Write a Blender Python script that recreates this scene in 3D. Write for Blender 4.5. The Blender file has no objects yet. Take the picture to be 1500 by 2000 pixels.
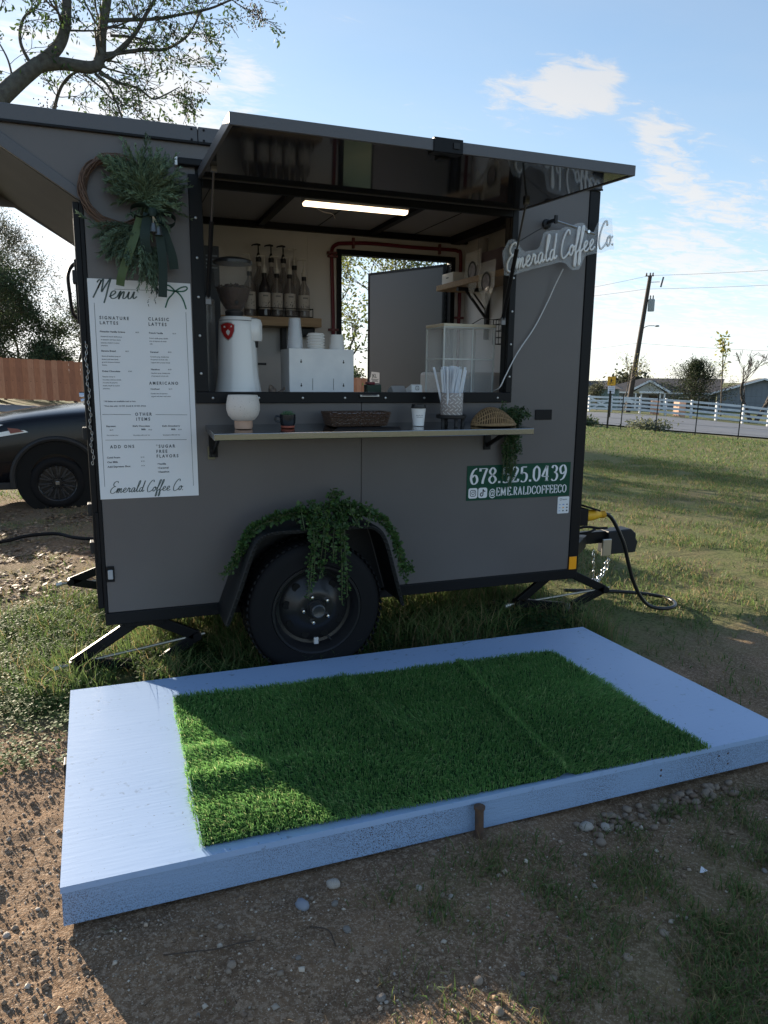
import bpy, math, random
import numpy as np
from mathutils import Vector, Matrix, noise as mnoise
random.seed(7)
RNG = np.random.default_rng(7)
S = bpy.context.scene
COL = S.collection
R = math.radians
PI = math.pi

# ------------------------------------------------------------------ camera, sky, sun, exposure
cd = bpy.data.cameras.new('camera'); cam = bpy.data.objects.new('camera', cd); COL.objects.link(cam)
cd.sensor_fit = 'VERTICAL'; cd.sensor_height = 36.0; cd.sensor_width = 27.0
cd.lens = 1419.56 / 2000 * 36; cd.clip_start = 0.05; cd.clip_end = 3000
yaw, pitch, roll = .3582, .1866, .011
fwd0 = Vector((math.sin(yaw), math.cos(yaw), 0)); right0 = Vector((math.cos(yaw), -math.sin(yaw), 0)); up0 = Vector((0, 0, 1))
fw = math.cos(pitch) * fwd0 - math.sin(pitch) * up0; u_ = math.cos(pitch) * up0 + math.sin(pitch) * fwd0
rt = math.cos(roll) * right0 + math.sin(roll) * u_; u_ = math.cos(roll) * u_ - math.sin(roll) * right0
cam.matrix_world = Matrix(((rt.x, u_.x, -fw.x, 0), (rt.y, u_.y, -fw.y, -3.51), (rt.z, u_.z, -fw.z, 1.4534), (0, 0, 0, 1)))
S.camera = cam

SUN_AZ = R(-23.0)       # from +Y towards +X
SUN_EL = R(14.0)
world = bpy.data.worlds.new('World'); S.world = world; world.use_nodes = True
nt = world.node_tree; nt.nodes.clear()
def N(t, ty, **kw):
    n = t.nodes.new(ty)
    for k, v in kw.items():
        if k.startswith('i_'):
            n.inputs[int(k[2:]) if k[2:].isdigit() else k[2:].replace('_', ' ')].default_value = v
        else: setattr(n, k, v)
    return n
out = N(nt, 'ShaderNodeOutputWorld'); bg = N(nt, 'ShaderNodeBackground'); bg.inputs[1].default_value = 0.15
sky = N(nt, 'ShaderNodeTexSky'); sky.sky_type = 'NISHITA'; sky.sun_disc = False
sky.sun_elevation = SUN_EL; sky.sun_rotation = SUN_AZ; sky.altitude = 200; sky.air_density = 0.75; sky.dust_density = 0.2; sky.ozone_density = 2.2
L = nt.links.new
geo = N(nt, 'ShaderNodeTexCoord')
sep = N(nt, 'ShaderNodeSeparateXYZ'); L(geo.outputs['Generated'], sep.inputs[0])
def M(op, a, b=None, c=None, clamp=False, t=nt):
    n = t.nodes.new('ShaderNodeMath'); n.operation = op; n.use_clamp = clamp
    for i, v in enumerate((a, b, c)):
        if v is None: continue
        if isinstance(v, (int, float)): n.inputs[i].default_value = v
        else: t.links.new(v, n.inputs[i])
    return n.outputs[0]
# clouds live on a plane high above: project the direction
dz = M('ADD', M('MAXIMUM', sep.outputs[2], 0.0), 0.12)
px_ = M('DIVIDE', sep.outputs[0], dz); py_ = M('DIVIDE', sep.outputs[1], dz)
cv = N(nt, 'ShaderNodeCombineXYZ'); L(px_, cv.inputs[0]); L(py_, cv.inputs[1])
mp = N(nt, 'ShaderNodeMapping'); mp.inputs['Rotation'].default_value = (0, 0, R(-38)); mp.inputs['Scale'].default_value = (1.0, 1.9, 1.0)
L(cv.outputs[0], mp.inputs[0])
n1 = N(nt, 'ShaderNodeTexNoise'); n1.inputs['Scale'].default_value = 1.5; n1.inputs['Detail'].default_value = 9; n1.inputs['Roughness'].default_value = .58; n1.inputs['Distortion'].default_value = .45
L(mp.outputs[0], n1.inputs['Vector'])
n2 = N(nt, 'ShaderNodeTexNoise'); n2.inputs['Scale'].default_value = 8.5; n2.inputs['Detail'].default_value = 11; n2.inputs['Roughness'].default_value = .66; n2.inputs['Distortion'].default_value = .6
L(mp.outputs[0], n2.inputs['Vector'])
def blob(d, w, amp):
    v = N(nt, 'ShaderNodeVectorMath', operation='DISTANCE'); L(geo.outputs['Generated'], v.inputs[0]); dv = Vector(d).normalized(); v.inputs[1].default_value = dv
    x = M('DIVIDE', v.outputs['Value'], w); x = M('MULTIPLY', x, x)
    return M('MULTIPLY', M('POWER', 2.718, M('MULTIPLY', x, -1.0)), amp)
blobs = [((.498, .801, .332), .036, .40), ((.535, .778, .334), .036, .42), ((.45, .826, .338), .026, .28), ((.555, .763, .337), .022, .30),
         ((.615, .741, .268), .028, .27), ((.637, .729, .25), .026, .26), ((.645, .728, .215), .030, .16), ((.70, .70, .20), .05, .05), ((.60, .752, .283), .022, .26),
         ((.171, .926, .337), .025, .26), ((.03, .96, .25), .13, .30), ((.10, .945, .29), .07, .26), ((.55, .82, .14), .09, .24), ((.69, .71, .12), .09, .12), ((.66, .735, .16), .05, .20)]
acc = None
for b in blobs:
    o = blob(*b); acc = o if acc is None else M('ADD', acc, o)
low = M('MULTIPLY', M('SUBTRACT', 1.0, M('MULTIPLY', sep.outputs[2], 2.6, None, True)), .31)
left = blob((-.35, .93, .12), .55, .17)
dens = M('ADD', M('ADD', M('MULTIPLY', n1.outputs[0], .85), M('MULTIPLY', n2.outputs[0], 1.05)), M('ADD', M('ADD', acc, low), left))
cl = N(nt, 'ShaderNodeMapRange', interpolation_type='SMOOTHSTEP'); L(dens, cl.inputs[0]); cl.inputs[1].default_value = 1.17; cl.inputs[2].default_value = 1.50
mixc = N(nt, 'ShaderNodeMix', data_type='RGBA')
# clouds: whiter, brighter than the blue behind, more so near the sun
den = N(nt, 'ShaderNodeVectorMath', operation='MULTIPLY_ADD'); L(sky.outputs[0], den.inputs[0]); den.inputs[1].default_value = (.17, .17, .17); den.inputs[2].default_value = (1, 1, 1)
vb = N(nt, 'ShaderNodeVectorMath', operation='DIVIDE'); L(sky.outputs[0], vb.inputs[0]); L(den.outputs[0], vb.inputs[1])
bw = N(nt, 'ShaderNodeRGBToBW'); L(vb.outputs[0], bw.inputs[0])
gl = blob((-.39, .92, .22), .50, .6)
cb = M('ADD', M('MULTIPLY', bw.outputs[0], .52), M('ADD', gl, 1.25))
cc = N(nt, 'ShaderNodeCombineColor'); L(cb, cc.inputs[0]); L(M('MULTIPLY', cb, .985), cc.inputs[1]); L(M('MULTIPLY', cb, .97), cc.inputs[2])
veil = M('MULTIPLY', n1.outputs[0], .20)
L(M('ADD', M('MULTIPLY', cl.outputs[0], .72), veil, None, True), mixc.inputs[0]); L(vb.outputs[0], mixc.inputs[6]); L(cc.outputs[0], mixc.inputs[7])
L(mixc.outputs[2], bg.inputs[0]); L(bg.outputs[0], out.inputs[0])

sd = bpy.data.lights.new('sun', 'SUN'); sd.energy = 5.0; sd.angle = R(0.6); sd.color = (1.0, .86, .68)
sun = bpy.data.objects.new('sun', sd); COL.objects.link(sun)
to_sun = Vector((math.sin(SUN_AZ) * math.cos(SUN_EL), math.cos(SUN_AZ) * math.cos(SUN_EL), math.sin(SUN_EL)))
sun.rotation_euler = to_sun.to_track_quat('Z', 'Y').to_euler(); sun.location = to_sun * 50
vs = S.view_settings; vs.view_transform = 'Standard'; vs.look = 'None'; vs.gamma = 1; vs.use_curve_mapping = False; vs.exposure = 1.5
S.cycles.max_bounces = 10; S.cycles.transparent_max_bounces = 16; S.cycles.use_denoising = True
S.cycles.sample_clamp_indirect = 6.0

# ------------------------------------------------------------------ materials
MATS = {}
def mat(name, col, rough=.5, metal=0.0, var=None, bump=None, spec=.5, trans=0.0, alpha=1.0, coat=0.0, emit=None, speck=None, translucent=0.0, attr=None, ior=1.45):
    if name in MATS: return MATS[name]
    m = bpy.data.materials.new(name); m.use_nodes = True; t = m.node_tree; MATS[name] = m
    p = t.nodes['Principled BSDF']
    p.inputs['Base Color'].default_value = (*col, 1); p.inputs['Roughness'].default_value = rough; p.inputs['Metallic'].default_value = metal
    p.inputs['Specular IOR Level'].default_value = spec; p.inputs['Transmission Weight'].default_value = trans; p.inputs['Alpha'].default_value = alpha
    p.inputs['Coat Weight'].default_value = coat; p.inputs['Coat Roughness'].default_value = .06; p.inputs['IOR'].default_value = ior
    if emit: p.inputs['Emission Color'].default_value = (*emit[0], 1); p.inputs['Emission Strength'].default_value = emit[1]
    tc = t.nodes.new('ShaderNodeTexCoord')
    csock = None
    if attr:
        a = t.nodes.new('ShaderNodeAttribute'); a.attribute_name = attr; csock = a.outputs['Color']
    if var:                                   # (scale, other colour, amount, stretch)
        n = t.nodes.new('ShaderNodeTexNoise'); n.inputs['Scale'].default_value = var[0]; n.inputs['Detail'].default_value = 6
        v = tc.outputs['Object']
        if len(var) > 3:
            mpn = t.nodes.new('ShaderNodeMapping'); mpn.inputs['Scale'].default_value = var[3]; t.links.new(v, mpn.inputs[0]); v = mpn.outputs[0]
        t.links.new(v, n.inputs['Vector'])
        mr = t.nodes.new('ShaderNodeMapRange'); mr.inputs[1].default_value = .35; mr.inputs[2].default_value = .65; mr.inputs[4].default_value = var[2]
        t.links.new(n.outputs[0], mr.inputs[0])
        mx = t.nodes.new('ShaderNodeMix'); mx.data_type = 'RGBA'; mx.inputs[6].default_value = (*col, 1); mx.inputs[7].default_value = (*var[1], 1)
        if csock: t.links.new(csock, mx.inputs[6])
        t.links.new(mr.outputs[0], mx.inputs[0]); csock = mx.outputs[2]
    if speck:                                 # (scale, colour, low, high)  spots of dirt or wear
        for sp in (speck if isinstance(speck[0], tuple) else (speck,)):
            n = t.nodes.new('ShaderNodeTexNoise'); n.inputs['Scale'].default_value = sp[0]; n.inputs['Detail'].default_value = 3
            t.links.new(tc.outputs['Object'], n.inputs['Vector'])
            mr = t.nodes.new('ShaderNodeMapRange'); mr.inputs[1].default_value = sp[2]; mr.inputs[2].default_value = sp[3]; t.links.new(n.outputs[0], mr.inputs[0])
            f = mr.outputs[0]
            if len(sp) > 4:                   # only towards low z of the object, fading
                mk = t.nodes.new('ShaderNodeTexNoise'); mk.inputs['Scale'].default_value = sp[4]; t.links.new(tc.outputs['Object'], mk.inputs['Vector'])
                m2 = t.nodes.new('ShaderNodeMapRange'); m2.inputs[1].default_value = .42; m2.inputs[2].default_value = .62; t.links.new(mk.outputs[0], m2.inputs[0])
                f = M('MULTIPLY', f, m2.outputs[0], t=t)
            mx = t.nodes.new('ShaderNodeMix'); mx.data_type = 'RGBA'; mx.inputs[6].default_value = (*col, 1); mx.inputs[7].default_value = (*sp[1], 1)
            if csock: t.links.new(csock, mx.inputs[6])
            t.links.new(f, mx.inputs[0]); csock = mx.outputs[2]
    if csock: t.links.new(csock, p.inputs['Base Color'])
    if bump:                                  # (scale, strength, distance, stretch)
        n = t.nodes.new('ShaderNodeTexNoise'); n.inputs['Scale'].default_value = bump[0]; n.inputs['Detail'].default_value = 5
        v = tc.outputs['Object']
        if len(bump) > 3:
            mpn = t.nodes.new('ShaderNodeMapping'); mpn.inputs['Scale'].default_value = bump[3]; t.links.new(v, mpn.inputs[0]); v = mpn.outputs[0]
        t.links.new(v, n.inputs['Vector'])
        b = t.nodes.new('ShaderNodeBump'); b.inputs['Strength'].default_value = bump[1]; b.inputs['Distance'].default_value = bump[2]
        t.links.new(n.outputs[0], b.inputs['Height']); t.links.new(b.outputs[0], p.inputs['Normal'])
    if translucent:
        tr = t.nodes.new('ShaderNodeBsdfTranslucent'); tr.inputs[0].default_value = (*col, 1)
        if csock: t.links.new(csock, tr.inputs[0])
        ms = t.nodes.new('ShaderNodeMixShader'); ms.inputs[0].default_value = translucent
        t.links.new(p.outputs[0], ms.inputs[1]); t.links.new(tr.outputs[0], ms.inputs[2]); t.links.new(ms.outputs[0], t.nodes['Material Output'].inputs[0])
    return m

panel_m = mat('charcoal trailer skin', (.120, .110, .107), .38, var=(3, (.107, .098, .096), .7), bump=(2.2, .05, .02), spec=.45, speck=(260, (.03, .03, .034), .70, .74, 5))
trim_m = mat('black powder coat', (.0065, .007, .0085), .45, bump=(300, .08, .001), spec=.22)
fascia_m = mat('charcoal roof rail', (.085, .085, .092), .38, speck=((210, (.03, .03, .034), .64, .70, 6),), bump=(120, .15, .001))
flapface_m = mat('glossy black flap lining', (.018, .020, .026), .06, spec=.34)
black_m = mat('matt black', (.010, .010, .011), .55)
rubber_m = mat('tyre rubber', (.007, .007, .008), .7, bump=(60, .2, .002), spec=.2)
rim_m = mat('satin black steel', (.016, .016, .018), .30)
steel_m = mat('brushed steel', (.44, .45, .45), .27, 1.0, var=(8, (.36, .37, .37), .6, (1, 30, 30)))
chrome_m = mat('chrome', (.62, .62, .62), .16, 1.0)
galv_m = mat('galvanised steel', (.45, .46, .47), .38, 1.0, var=(30, (.3, .3, .3), .8))
white_m = mat('white print board', (.70, .71, .72), .5)
ink_m = mat('dark ink', (.05, .058, .066), .6)
inkg_m = mat('green ink', (.025, .115, .075), .6)
greensign_m = mat('dark green vinyl', (.002, .055, .030), .5, spec=.3)
inner_m = mat('interior wall board', (.64, .61, .585), .5, var=(2, (.57, .545, .52), .6))
ceil_m = mat('interior ceiling board', (.34, .325, .32), .5)
wood_m = mat('pine shelf', (.40, .27, .15), .55, var=(6, (.30, .19, .10), .9, (1, 14, 14)))
red_m = mat('red tubing', (.15, .008, .018), .4)
whitegloss_m = mat('white gloss plastic', (.78, .78, .77), .22, coat=.4)
clear_m = mat('clear plastic', (.93, .95, .95), .06, alpha=.16, spec=.6)
cream_m = mat('cream plastic', (.72, .65, .50), .45)
paper_m = mat('paper cup white', (.80, .79, .77), .6)

# ------------------------------------------------------------------ mesh builder
class MB:
    def __init__(self): self.v = []; self.f = []
    def add(self, vs, fs):
        o = len(self.v); self.v.extend([tuple(p) for p in vs]); self.f.extend([tuple(i + o for i in f) for f in fs]); return self
    def box(self, a, b, mtx=None):
        (x0, y0, z0), (x1, y1, z1) = a, b
        p = [(x0, y0, z0), (x1, y0, z0), (x1, y1, z0), (x0, y1, z0), (x0, y0, z1), (x1, y0, z1), (x1, y1, z1), (x0, y1, z1)]
        if mtx is not None: p = [mtx @ Vector(q) for q in p]
        return self.add(p, [(3, 2, 1, 0), (4, 5, 6, 7), (0, 1, 5, 4), (1, 2, 6, 5), (2, 3, 7, 6), (3, 0, 4, 7)])
    def bar(self, p, q, w, h, up=(0, 0, 1)):
        p, q = Vector(p), Vector(q); d = (q - p); l = d.length; d.normalize(); u = Vector(up); s = d.cross(u)
        if s.length < 1e-4: s = d.cross(Vector((0, 1, 0)))
        s.normalize(); u = s.cross(d)
        m = Matrix(((d.x, s.x, u.x, p.x), (d.y, s.y, u.y, p.y), (d.z, s.z, u.z, p.z), (0, 0, 0, 1)))
        return self.box((0, -w / 2, -h / 2), (l, w / 2, h / 2), m)
    def tube(self, pts, r, n=8, closed=False, caps=True):
        pts = [Vector(p) for p in pts]; k = len(pts); rr = r if isinstance(r, (list, tuple)) else [r] * k
        o = len(self.v); up = None
        for i, p in enumerate(pts):
            a = pts[i - 1] if (i or closed) else p; b = pts[(i + 1) % k] if (i < k - 1 or closed) else p
            t = (b - a)
            t = t.normalized() if t.length > 1e-9 else Vector((0, 0, 1))
            if up is None: up = t.orthogonal().normalized()
            up = up - t * up.dot(t)
            up = up.normalized() if up.length > 1e-6 else t.orthogonal().normalized()
            s = t.cross(up)
            for j in range(n):
                an = 2 * PI * j / n; q = p + (up * math.cos(an) + s * math.sin(an)) * rr[i]
                self.v.append((q.x, q.y, q.z))
        for i in range(k if closed else k - 1):
            i2 = (i + 1) % k
            for j in range(n):
                j2 = (j + 1) % n; self.f.append((o + i * n + j, o + i * n + j2, o + i2 * n + j2, o + i2 * n + j))
        if caps and not closed:
            self.f.append(tuple(o + j for j in range(n))[::-1]); self.f.append(tuple(o + (k - 1) * n + j for j in range(n)))
        return self
    def lathe(self, prof, c, n=24, axis='z', a0=0, caps=True):
        o = len(self.v); k = len(prof); c = Vector(c)
        for r, h in prof:
            for j in range(n):
                an = a0 + 2 * PI * j / n; x, y = r * math.cos(an), r * math.sin(an)
                q = {'z': (x, y, h), 'y': (x, h, y), 'x': (h, x, y)}[axis]; self.v.append((c.x + q[0], c.y + q[1], c.z + q[2]))
        fl = axis == 'y'
        for i in range(k - 1):
            for j in range(n):
                j2 = (j + 1) % n; f = (o + i * n + j, o + i * n + j2, o + (i + 1) * n + j2, o + (i + 1) * n + j); self.f.append(f[::-1] if fl else f)
        for i, rev in ((0, True), (k - 1, False)):
            if caps and prof[i][0] > 1e-5:
                f = tuple(o + i * n + j for j in range(n)); self.f.append(f[::-1] if rev != fl else f)
        return self
    def prism(self, poly, y0, y1, plane='xz'):
        """extrude a polygon given in plane coords along the third axis"""
        n = len(poly); P = lambda a, b, t: {'xz': (a, t, b), 'xy': (a, b, t), 'yz': (t, a, b)}[plane]
        v = [P(a, b, y0) for a, b in poly] + [P(a, b, y1) for a, b in poly]
        f = [tuple(range(n)), tuple(range(2 * n - 1, n - 1, -1))] + [(i, i + n, (i + 1) % n + n, (i + 1) % n) for i in range(n)]
        return self.add(v, f)
    def quad(self, *p): return self.add(p, [tuple(range(len(p)))])
    def mesh(self, me, mtx):
        return self.add([mtx @ v.co for v in me.vertices], [tuple(p.vertices) for p in me.polygons])
    def build(self, name, m, parent=None, smooth=False, bevel=0, fix=False):
        me = bpy.data.meshes.new(name); me.from_pydata(self.v, [], self.f); me.validate(); me.update()
        return link(name, me, m, parent, smooth, bevel, fix)
def fixnormals(me):
    import bmesh
    b = bmesh.new(); b.from_mesh(me); bmesh.ops.recalc_face_normals(b, faces=b.faces); b.to_mesh(me); b.free()
def link(name, me, m, parent=None, smooth=False, bevel=0, fix=True):
    if fix: fixnormals(me)
    o = bpy.data.objects.new(name, me); COL.objects.link(o)
    if m: me.materials.append(m)
    if smooth:
        me.polygons.foreach_set('use_smooth', [True] * len(me.polygons))
        if smooth != 'all': me.set_sharp_from_angle(angle=R(40))
    if bevel:
        b = o.modifiers.new('bevel', 'BEVEL'); b.width = bevel; b.segments = 2; b.limit_method = 'ANGLE'; b.angle_limit = R(40)
    if parent is not None: attach(o, parent)
    return o
def attach(o, parent):
    o.parent = parent
    o.matrix_parent_inverse = Matrix.Translation(-parent.location) if parent.type == 'EMPTY' else Matrix.Identity(4)
def thing(name, label, cat, loc=(0, 0, 0), group=None):
    o = bpy.data.objects.new(name, None); o.empty_display_size = .1; COL.objects.link(o); o.location = loc
    return tag(o, label, cat, group)
def tag(o, label=None, cat=None, group=None, kind=None):
    if label: o['label'] = label
    if cat: o['category'] = cat
    if group: o['group'] = group
    if kind: o['kind'] = kind
    return o
def copy_tree(o, parent=None):
    c = o.copy(); COL.objects.link(c)
    if parent is not None: c.parent = parent
    for ch in o.children: copy_tree(ch, c)
    return c
def box(name, a, b, m, parent=None, bevel=.002): return MB().box(a, b).build(name, m, parent, bevel=bevel)
def spline(pts, n=8, closed=False):
    P = [Vector(p) for p in pts]; k = len(P); o = []
    for i in range(k if closed else k - 1):
        p0 = P[i - 1] if (i or closed) else P[0] * 2 - P[1]; p1 = P[i]; p2 = P[(i + 1) % k]; p3 = P[(i + 2) % k] if (i + 2 < k or closed) else P[-1] * 2 - P[-2]
        for j in range(n):
            t = j / n; o.append(.5 * ((2 * p1) + (p2 - p0) * t + (2 * p0 - 5 * p1 + 4 * p2 - p3) * t * t + (3 * p1 - p0 - 3 * p2 + p3) * t ** 3))
    if not closed: o.append(P[-1])
    return o
def npmesh(name, verts, faces_list, m, parent=None, colors=None, smooth=False):
    """verts (N,3); faces_list: list of (M,k) int arrays"""
    me = bpy.data.meshes.new(name); verts = np.asarray(verts, dtype=np.float32)
    me.vertices.add(len(verts)); me.vertices.foreach_set('co', verts.ravel())
    tot = sum(f.size for f in faces_list); nf = sum(len(f) for f in faces_list)
    me.loops.add(tot); me.polygons.add(nf)
    me.loops.foreach_set('vertex_index', np.concatenate([f.ravel() for f in faces_list]).astype(np.int32))
    st = []; c = 0
    for f in faces_list:
        st.append(c + np.arange(len(f)) * f.shape[1]); c += f.size
    me.polygons.foreach_set('loop_start', np.concatenate(st).astype(np.int32))
    if smooth: me.polygons.foreach_set('use_smooth', np.ones(nf, dtype=bool))
    me.update(calc_edges=True)
    if colors is not None:
        a = me.color_attributes.new('tint', 'FLOAT_COLOR', 'POINT'); cc_ = np.ones((len(verts), 4), np.float32); cc_[:, :3] = colors; a.data.foreach_set('color', cc_.ravel())
    return link(name, me, m, parent, fix=False)

# ---- lettering
_TX = {}
def text_mesh(s, bold=0.0, spacing=1.0):
    k = (s, bold, spacing)
    if k not in _TX:
        c = bpy.data.curves.new('t', 'FONT'); c.body = s; c.size = 1; c.offset = bold; c.space_character = spacing; c.resolution_u = 3
        o = bpy.data.objects.new('t', c); COL.objects.link(o)
        dg = bpy.context.evaluated_depsgraph_get(); me = bpy.data.meshes.new_from_object(o.evaluated_get(dg))
        bpy.data.objects.remove(o); bpy.data.curves.remove(c); _TX[k] = me
    return _TX[k]
def put_text(mb, s, x, z, y, cap, bold=0, spacing=1.0, width=None, align='L', squeeze=1.0, rot=0.0):
    me = text_mesh(s, bold, spacing); sc = cap / .715
    xs = [v.co.x for v in me.vertices] or [0]; w = (max(xs) - min(xs)) * sc
    sx = sc * squeeze if width is None else sc * width / max(w, 1e-6)
    ox = x if align == 'L' else x - (max(xs) + min(xs)) / 2 * sx
    return mb.mesh(me, Matrix.Translation((ox, y, z)) @ Matrix.Rotation(rot, 4, 'Y') @ Matrix.Rotation(R(90), 4, 'X') @ Matrix.Diagonal((sx, sc, sc, 1)))
SCRIPT = {
 'e': ([[(0, .12), (.14, .19), (.24, .31), (.18, .40), (.08, .34), (.05, .18), (.12, .04), (.24, .03), (.36, .12)]], .36),
 'm': ([[(0, .12), (.06, .34), (.09, .38), (.085, .2), (.07, .0), (.11, .2), (.19, .36), (.235, .34), (.23, .18), (.22, .0), (.26, .2), (.34, .36), (.385, .34), (.385, .18), (.39, .05), (.46, .03), (.54, .12)]], .54),
 'n': ([[(0, .12), (.06, .34), (.09, .38), (.085, .2), (.07, 0), (.12, .2), (.2, .36), (.245, .34), (.245, .18), (.25, .05), (.32, .03), (.4, .12)]], .4),
 'u': ([[(0, .12), (.06, .36), (.055, .16), (.10, .02), (.2, .08), (.28, .37), (.275, .14), (.33, .03), (.44, .14)]], .42),
 'r': ([[(0, .12), (.07, .36), (.10, .41), (.12, .33), (.2, .35), (.21, .28), (.19, .12), (.25, .03), (.34, .12)]], .34),
 'a': ([[(.28, .33), (.18, .39), (.07, .3), (.05, .12), (.12, .02), (.22, .1), (.29, .36), (.275, .14), (.32, .03), (.42, .12)]], .42),
 'l': ([[(0, .12), (.13, .5), (.2, .85), (.16, .97), (.09, .85), (.07, .4), (.09, .1), (.16, .02), (.28, .12)]], .26),
 'd': ([[(.27, .33), (.17, .39), (.07, .3), (.05, .12), (.12, .02), (.22, .1), (.30, .5), (.33, .95)], [(.33, .95), (.29, .5), (.28, .14), (.34, .03), (.46, .14)]], .46),
 'o': ([[(.22, .37), (.1, .34), (.04, .18), (.11, .02), (.22, .07), (.26, .26), (.19, .39), (.2, .3), (.3, .29), (.38, .33)]], .34),
 'f': ([[(0, .14), (.12, .42), (.22, .85), (.19, .98), (.12, .9), (.09, .5), (.06, 0), (.05, -.36), (.1, -.42), (.15, -.28), (.12, .02), (.2, .1), (.3, .16)]], .26),
 'C': ([[(.47, .78), (.42, .95), (.27, .92), (.10, .62), (.05, .25), (.16, -.02), (.36, .02), (.52, .16)]], .50),
 'E': ([[(.50, .84), (.42, .97), (.22, .92), (.14, .75), (.22, .59), (.38, .55)], [(.38, .55), (.2, .5), (.04, .3), (.07, .06), (.27, -.02), (.5, .12)]], .52),
 'M': ([[(-.04, .05), (.06, .5), (.13, .85), (.05, .93), (-.02, .8)], [(.06, .5), (.16, .88), (.22, .96), (.24, .7), (.26, .35), (.36, .62), (.52, 1.02), (.50, .6), (.49, .1), (.47, -.2)]], .62),
 '.': ([[(.06, .0), (.075, .025), (.06, .04), (.045, .02)]], .14), ' ': ([], .2)}
def script_strokes(s, x, z, h, ang=0.0, slant=.18, sxs=1.0):
    res = []; cx = 0
    for ch in s:
        st, adv = SCRIPT[ch]
        for k in st: res.append([((cx + a) * sxs + b * slant, b) for a, b in k])
        cx += adv
    ca, sa = math.cos(ang), math.sin(ang); o = []
    for k in res:
        p = spline([(a, 0, b) for a, b in k], 6); o.append([(x + (q.x * ca - q.z * sa) * h, z + (q.x * sa + q.z * ca) * h) for q in p])
    return o
def ribbon_stroke(mb, pts, y, w, nib=None):
    """flat ink stroke in the xz plane; nib: (thin, thick) width by stroke direction"""
    n = len(pts); L_, R_ = [], []
    for i in range(n):
        a = pts[max(i - 1, 0)]; b = pts[min(i + 1, n - 1)]; dx, dz_ = b[0] - a[0], b[1] - a[1]; l = math.hypot(dx, dz_) or 1
        ww = w if nib is None else nib[0] + (nib[1] - nib[0]) * abs(dz_ / l) ** 1.5
        nx, nz = -dz_ / l * ww / 2, dx / l * ww / 2; L_.append((pts[i][0] + nx, y, pts[i][1] + nz)); R_.append((pts[i][0] - nx, y, pts[i][1] - nz))
    mb.add(L_ + R_, [(i, n + i, n + i + 1, i + 1) for i in range(n - 1)])
SERIF = {
 '6': ([[(.47, .97), (.25, .85), (.1, .55), (.08, .28), (.18, .04), (.32, .0), (.47, .12), (.5, .3), (.42, .5), (.3, .55), (.14, .42)]], .58),
 '7': ([[(.05, .95), (.52, .95)], [(.52, .95), (.38, .6), (.26, .25), (.22, 0)], [(.06, .98), (.05, .78)]], .56),
 '8': ([[(.28, .52), (.13, .64), (.1, .8), (.28, .98), (.46, .82), (.43, .66), (.28, .52), (.1, .36), (.07, .18), (.28, 0), (.5, .18), (.46, .36), (.28, .52)]], .58),
 '5': ([[(.48, .94), (.14, .94)], [(.14, .95), (.12, .52)], [(.12, .52), (.28, .6), (.46, .5), (.5, .28), (.4, .06), (.22, 0), (.08, .08)], [(.15, .97), (.49, .97)]], .57),
 '2': ([[(.1, .75), (.16, .93), (.3, .98), (.46, .86), (.45, .68), (.3, .4), (.1, .05)], [(.06, .03), (.5, .03)], [(.06, .07), (.5, .07)], [(.5, .04), (.53, .22)]], .57),
 '0': ([[(.28, .98), (.1, .78), (.07, .5), (.1, .22), (.28, .02), (.46, .22), (.49, .5), (.46, .78), (.28, .98)]], .57),
 '4': ([[(.38, .98), (.2, .62), (.05, .3)], [(.04, .29), (.55, .29)], [(.4, .98), (.4, 0)], [(.28, .02), (.52, .02)]], .60),
 '3': ([[(.1, .82), (.18, .96), (.32, .97), (.45, .82), (.4, .62), (.25, .54)], [(.25, .54), (.44, .46), (.5, .26), (.4, .05), (.22, 0), (.07, .1)]], .57),
 '.': ([[(.13, .0), (.13, .13)]], .26),
 'E': ([[(.14, 1), (.14, 0)], [(.04, .98), (.5, .98), (.52, .8)], [(.04, .02), (.5, .02), (.54, .22)], [(.14, .51), (.4, .51)], [(.4, .62), (.4, .4)]], .58),
 'M': ([[(.12, 1), (.12, 0)], [(.14, 1), (.42, .1)], [(.42, .1), (.70, 1)], [(.72, 1), (.72, 0)], [(.02, .02), (.22, .02)], [(.6, .02), (.82, .02)], [(.02, .98), (.14, .98)], [(.7, .98), (.82, .98)]], .88),
 'R': ([[(.14, 1), (.14, 0)], [(.04, .98), (.3, .98), (.47, .86), (.45, .62), (.3, .5), (.14, .5)], [(.28, .5), (.5, .06), (.6, .02)], [(.04, .02), (.25, .02)]], .62),
 'A': ([[(.3, 1), (.08, 0)], [(.31, 1), (.55, 0)], [(.14, .3), (.46, .3)], [(0, .02), (.18, .02)], [(.44, .02), (.66, .02)]], .66),
 'L': ([[(.14, 1), (.14, 0)], [(.04, .98), (.25, .98)], [(.04, .02), (.48, .02), (.52, .25)]], .55),
 'D': ([[(.14, 1), (.14, 0)], [(.04, .98), (.3, .97), (.54, .78), (.58, .5), (.54, .22), (.3, .03), (.04, .02)]], .66),
 'C': ([[(.56, .72), (.54, .9), (.36, .98), (.15, .82), (.07, .5), (.15, .18), (.36, .02), (.52, .1), (.58, .28)]], .64),
 'O': ([[(.34, .98), (.12, .8), (.07, .5), (.12, .2), (.34, .02), (.56, .2), (.61, .5), (.56, .8), (.34, .98)]], .69),
 'F': ([[(.14, 1), (.14, 0)], [(.04, .98), (.5, .98), (.52, .78)], [(.14, .5), (.4, .5)], [(.4, .61), (.4, .4)], [(.04, .02), (.27, .02)]], .55)}
SERIF['9'] = ([[(.57 - a, .98 - b) for a, b in SERIF['6'][0][0]]], .58)
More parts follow.
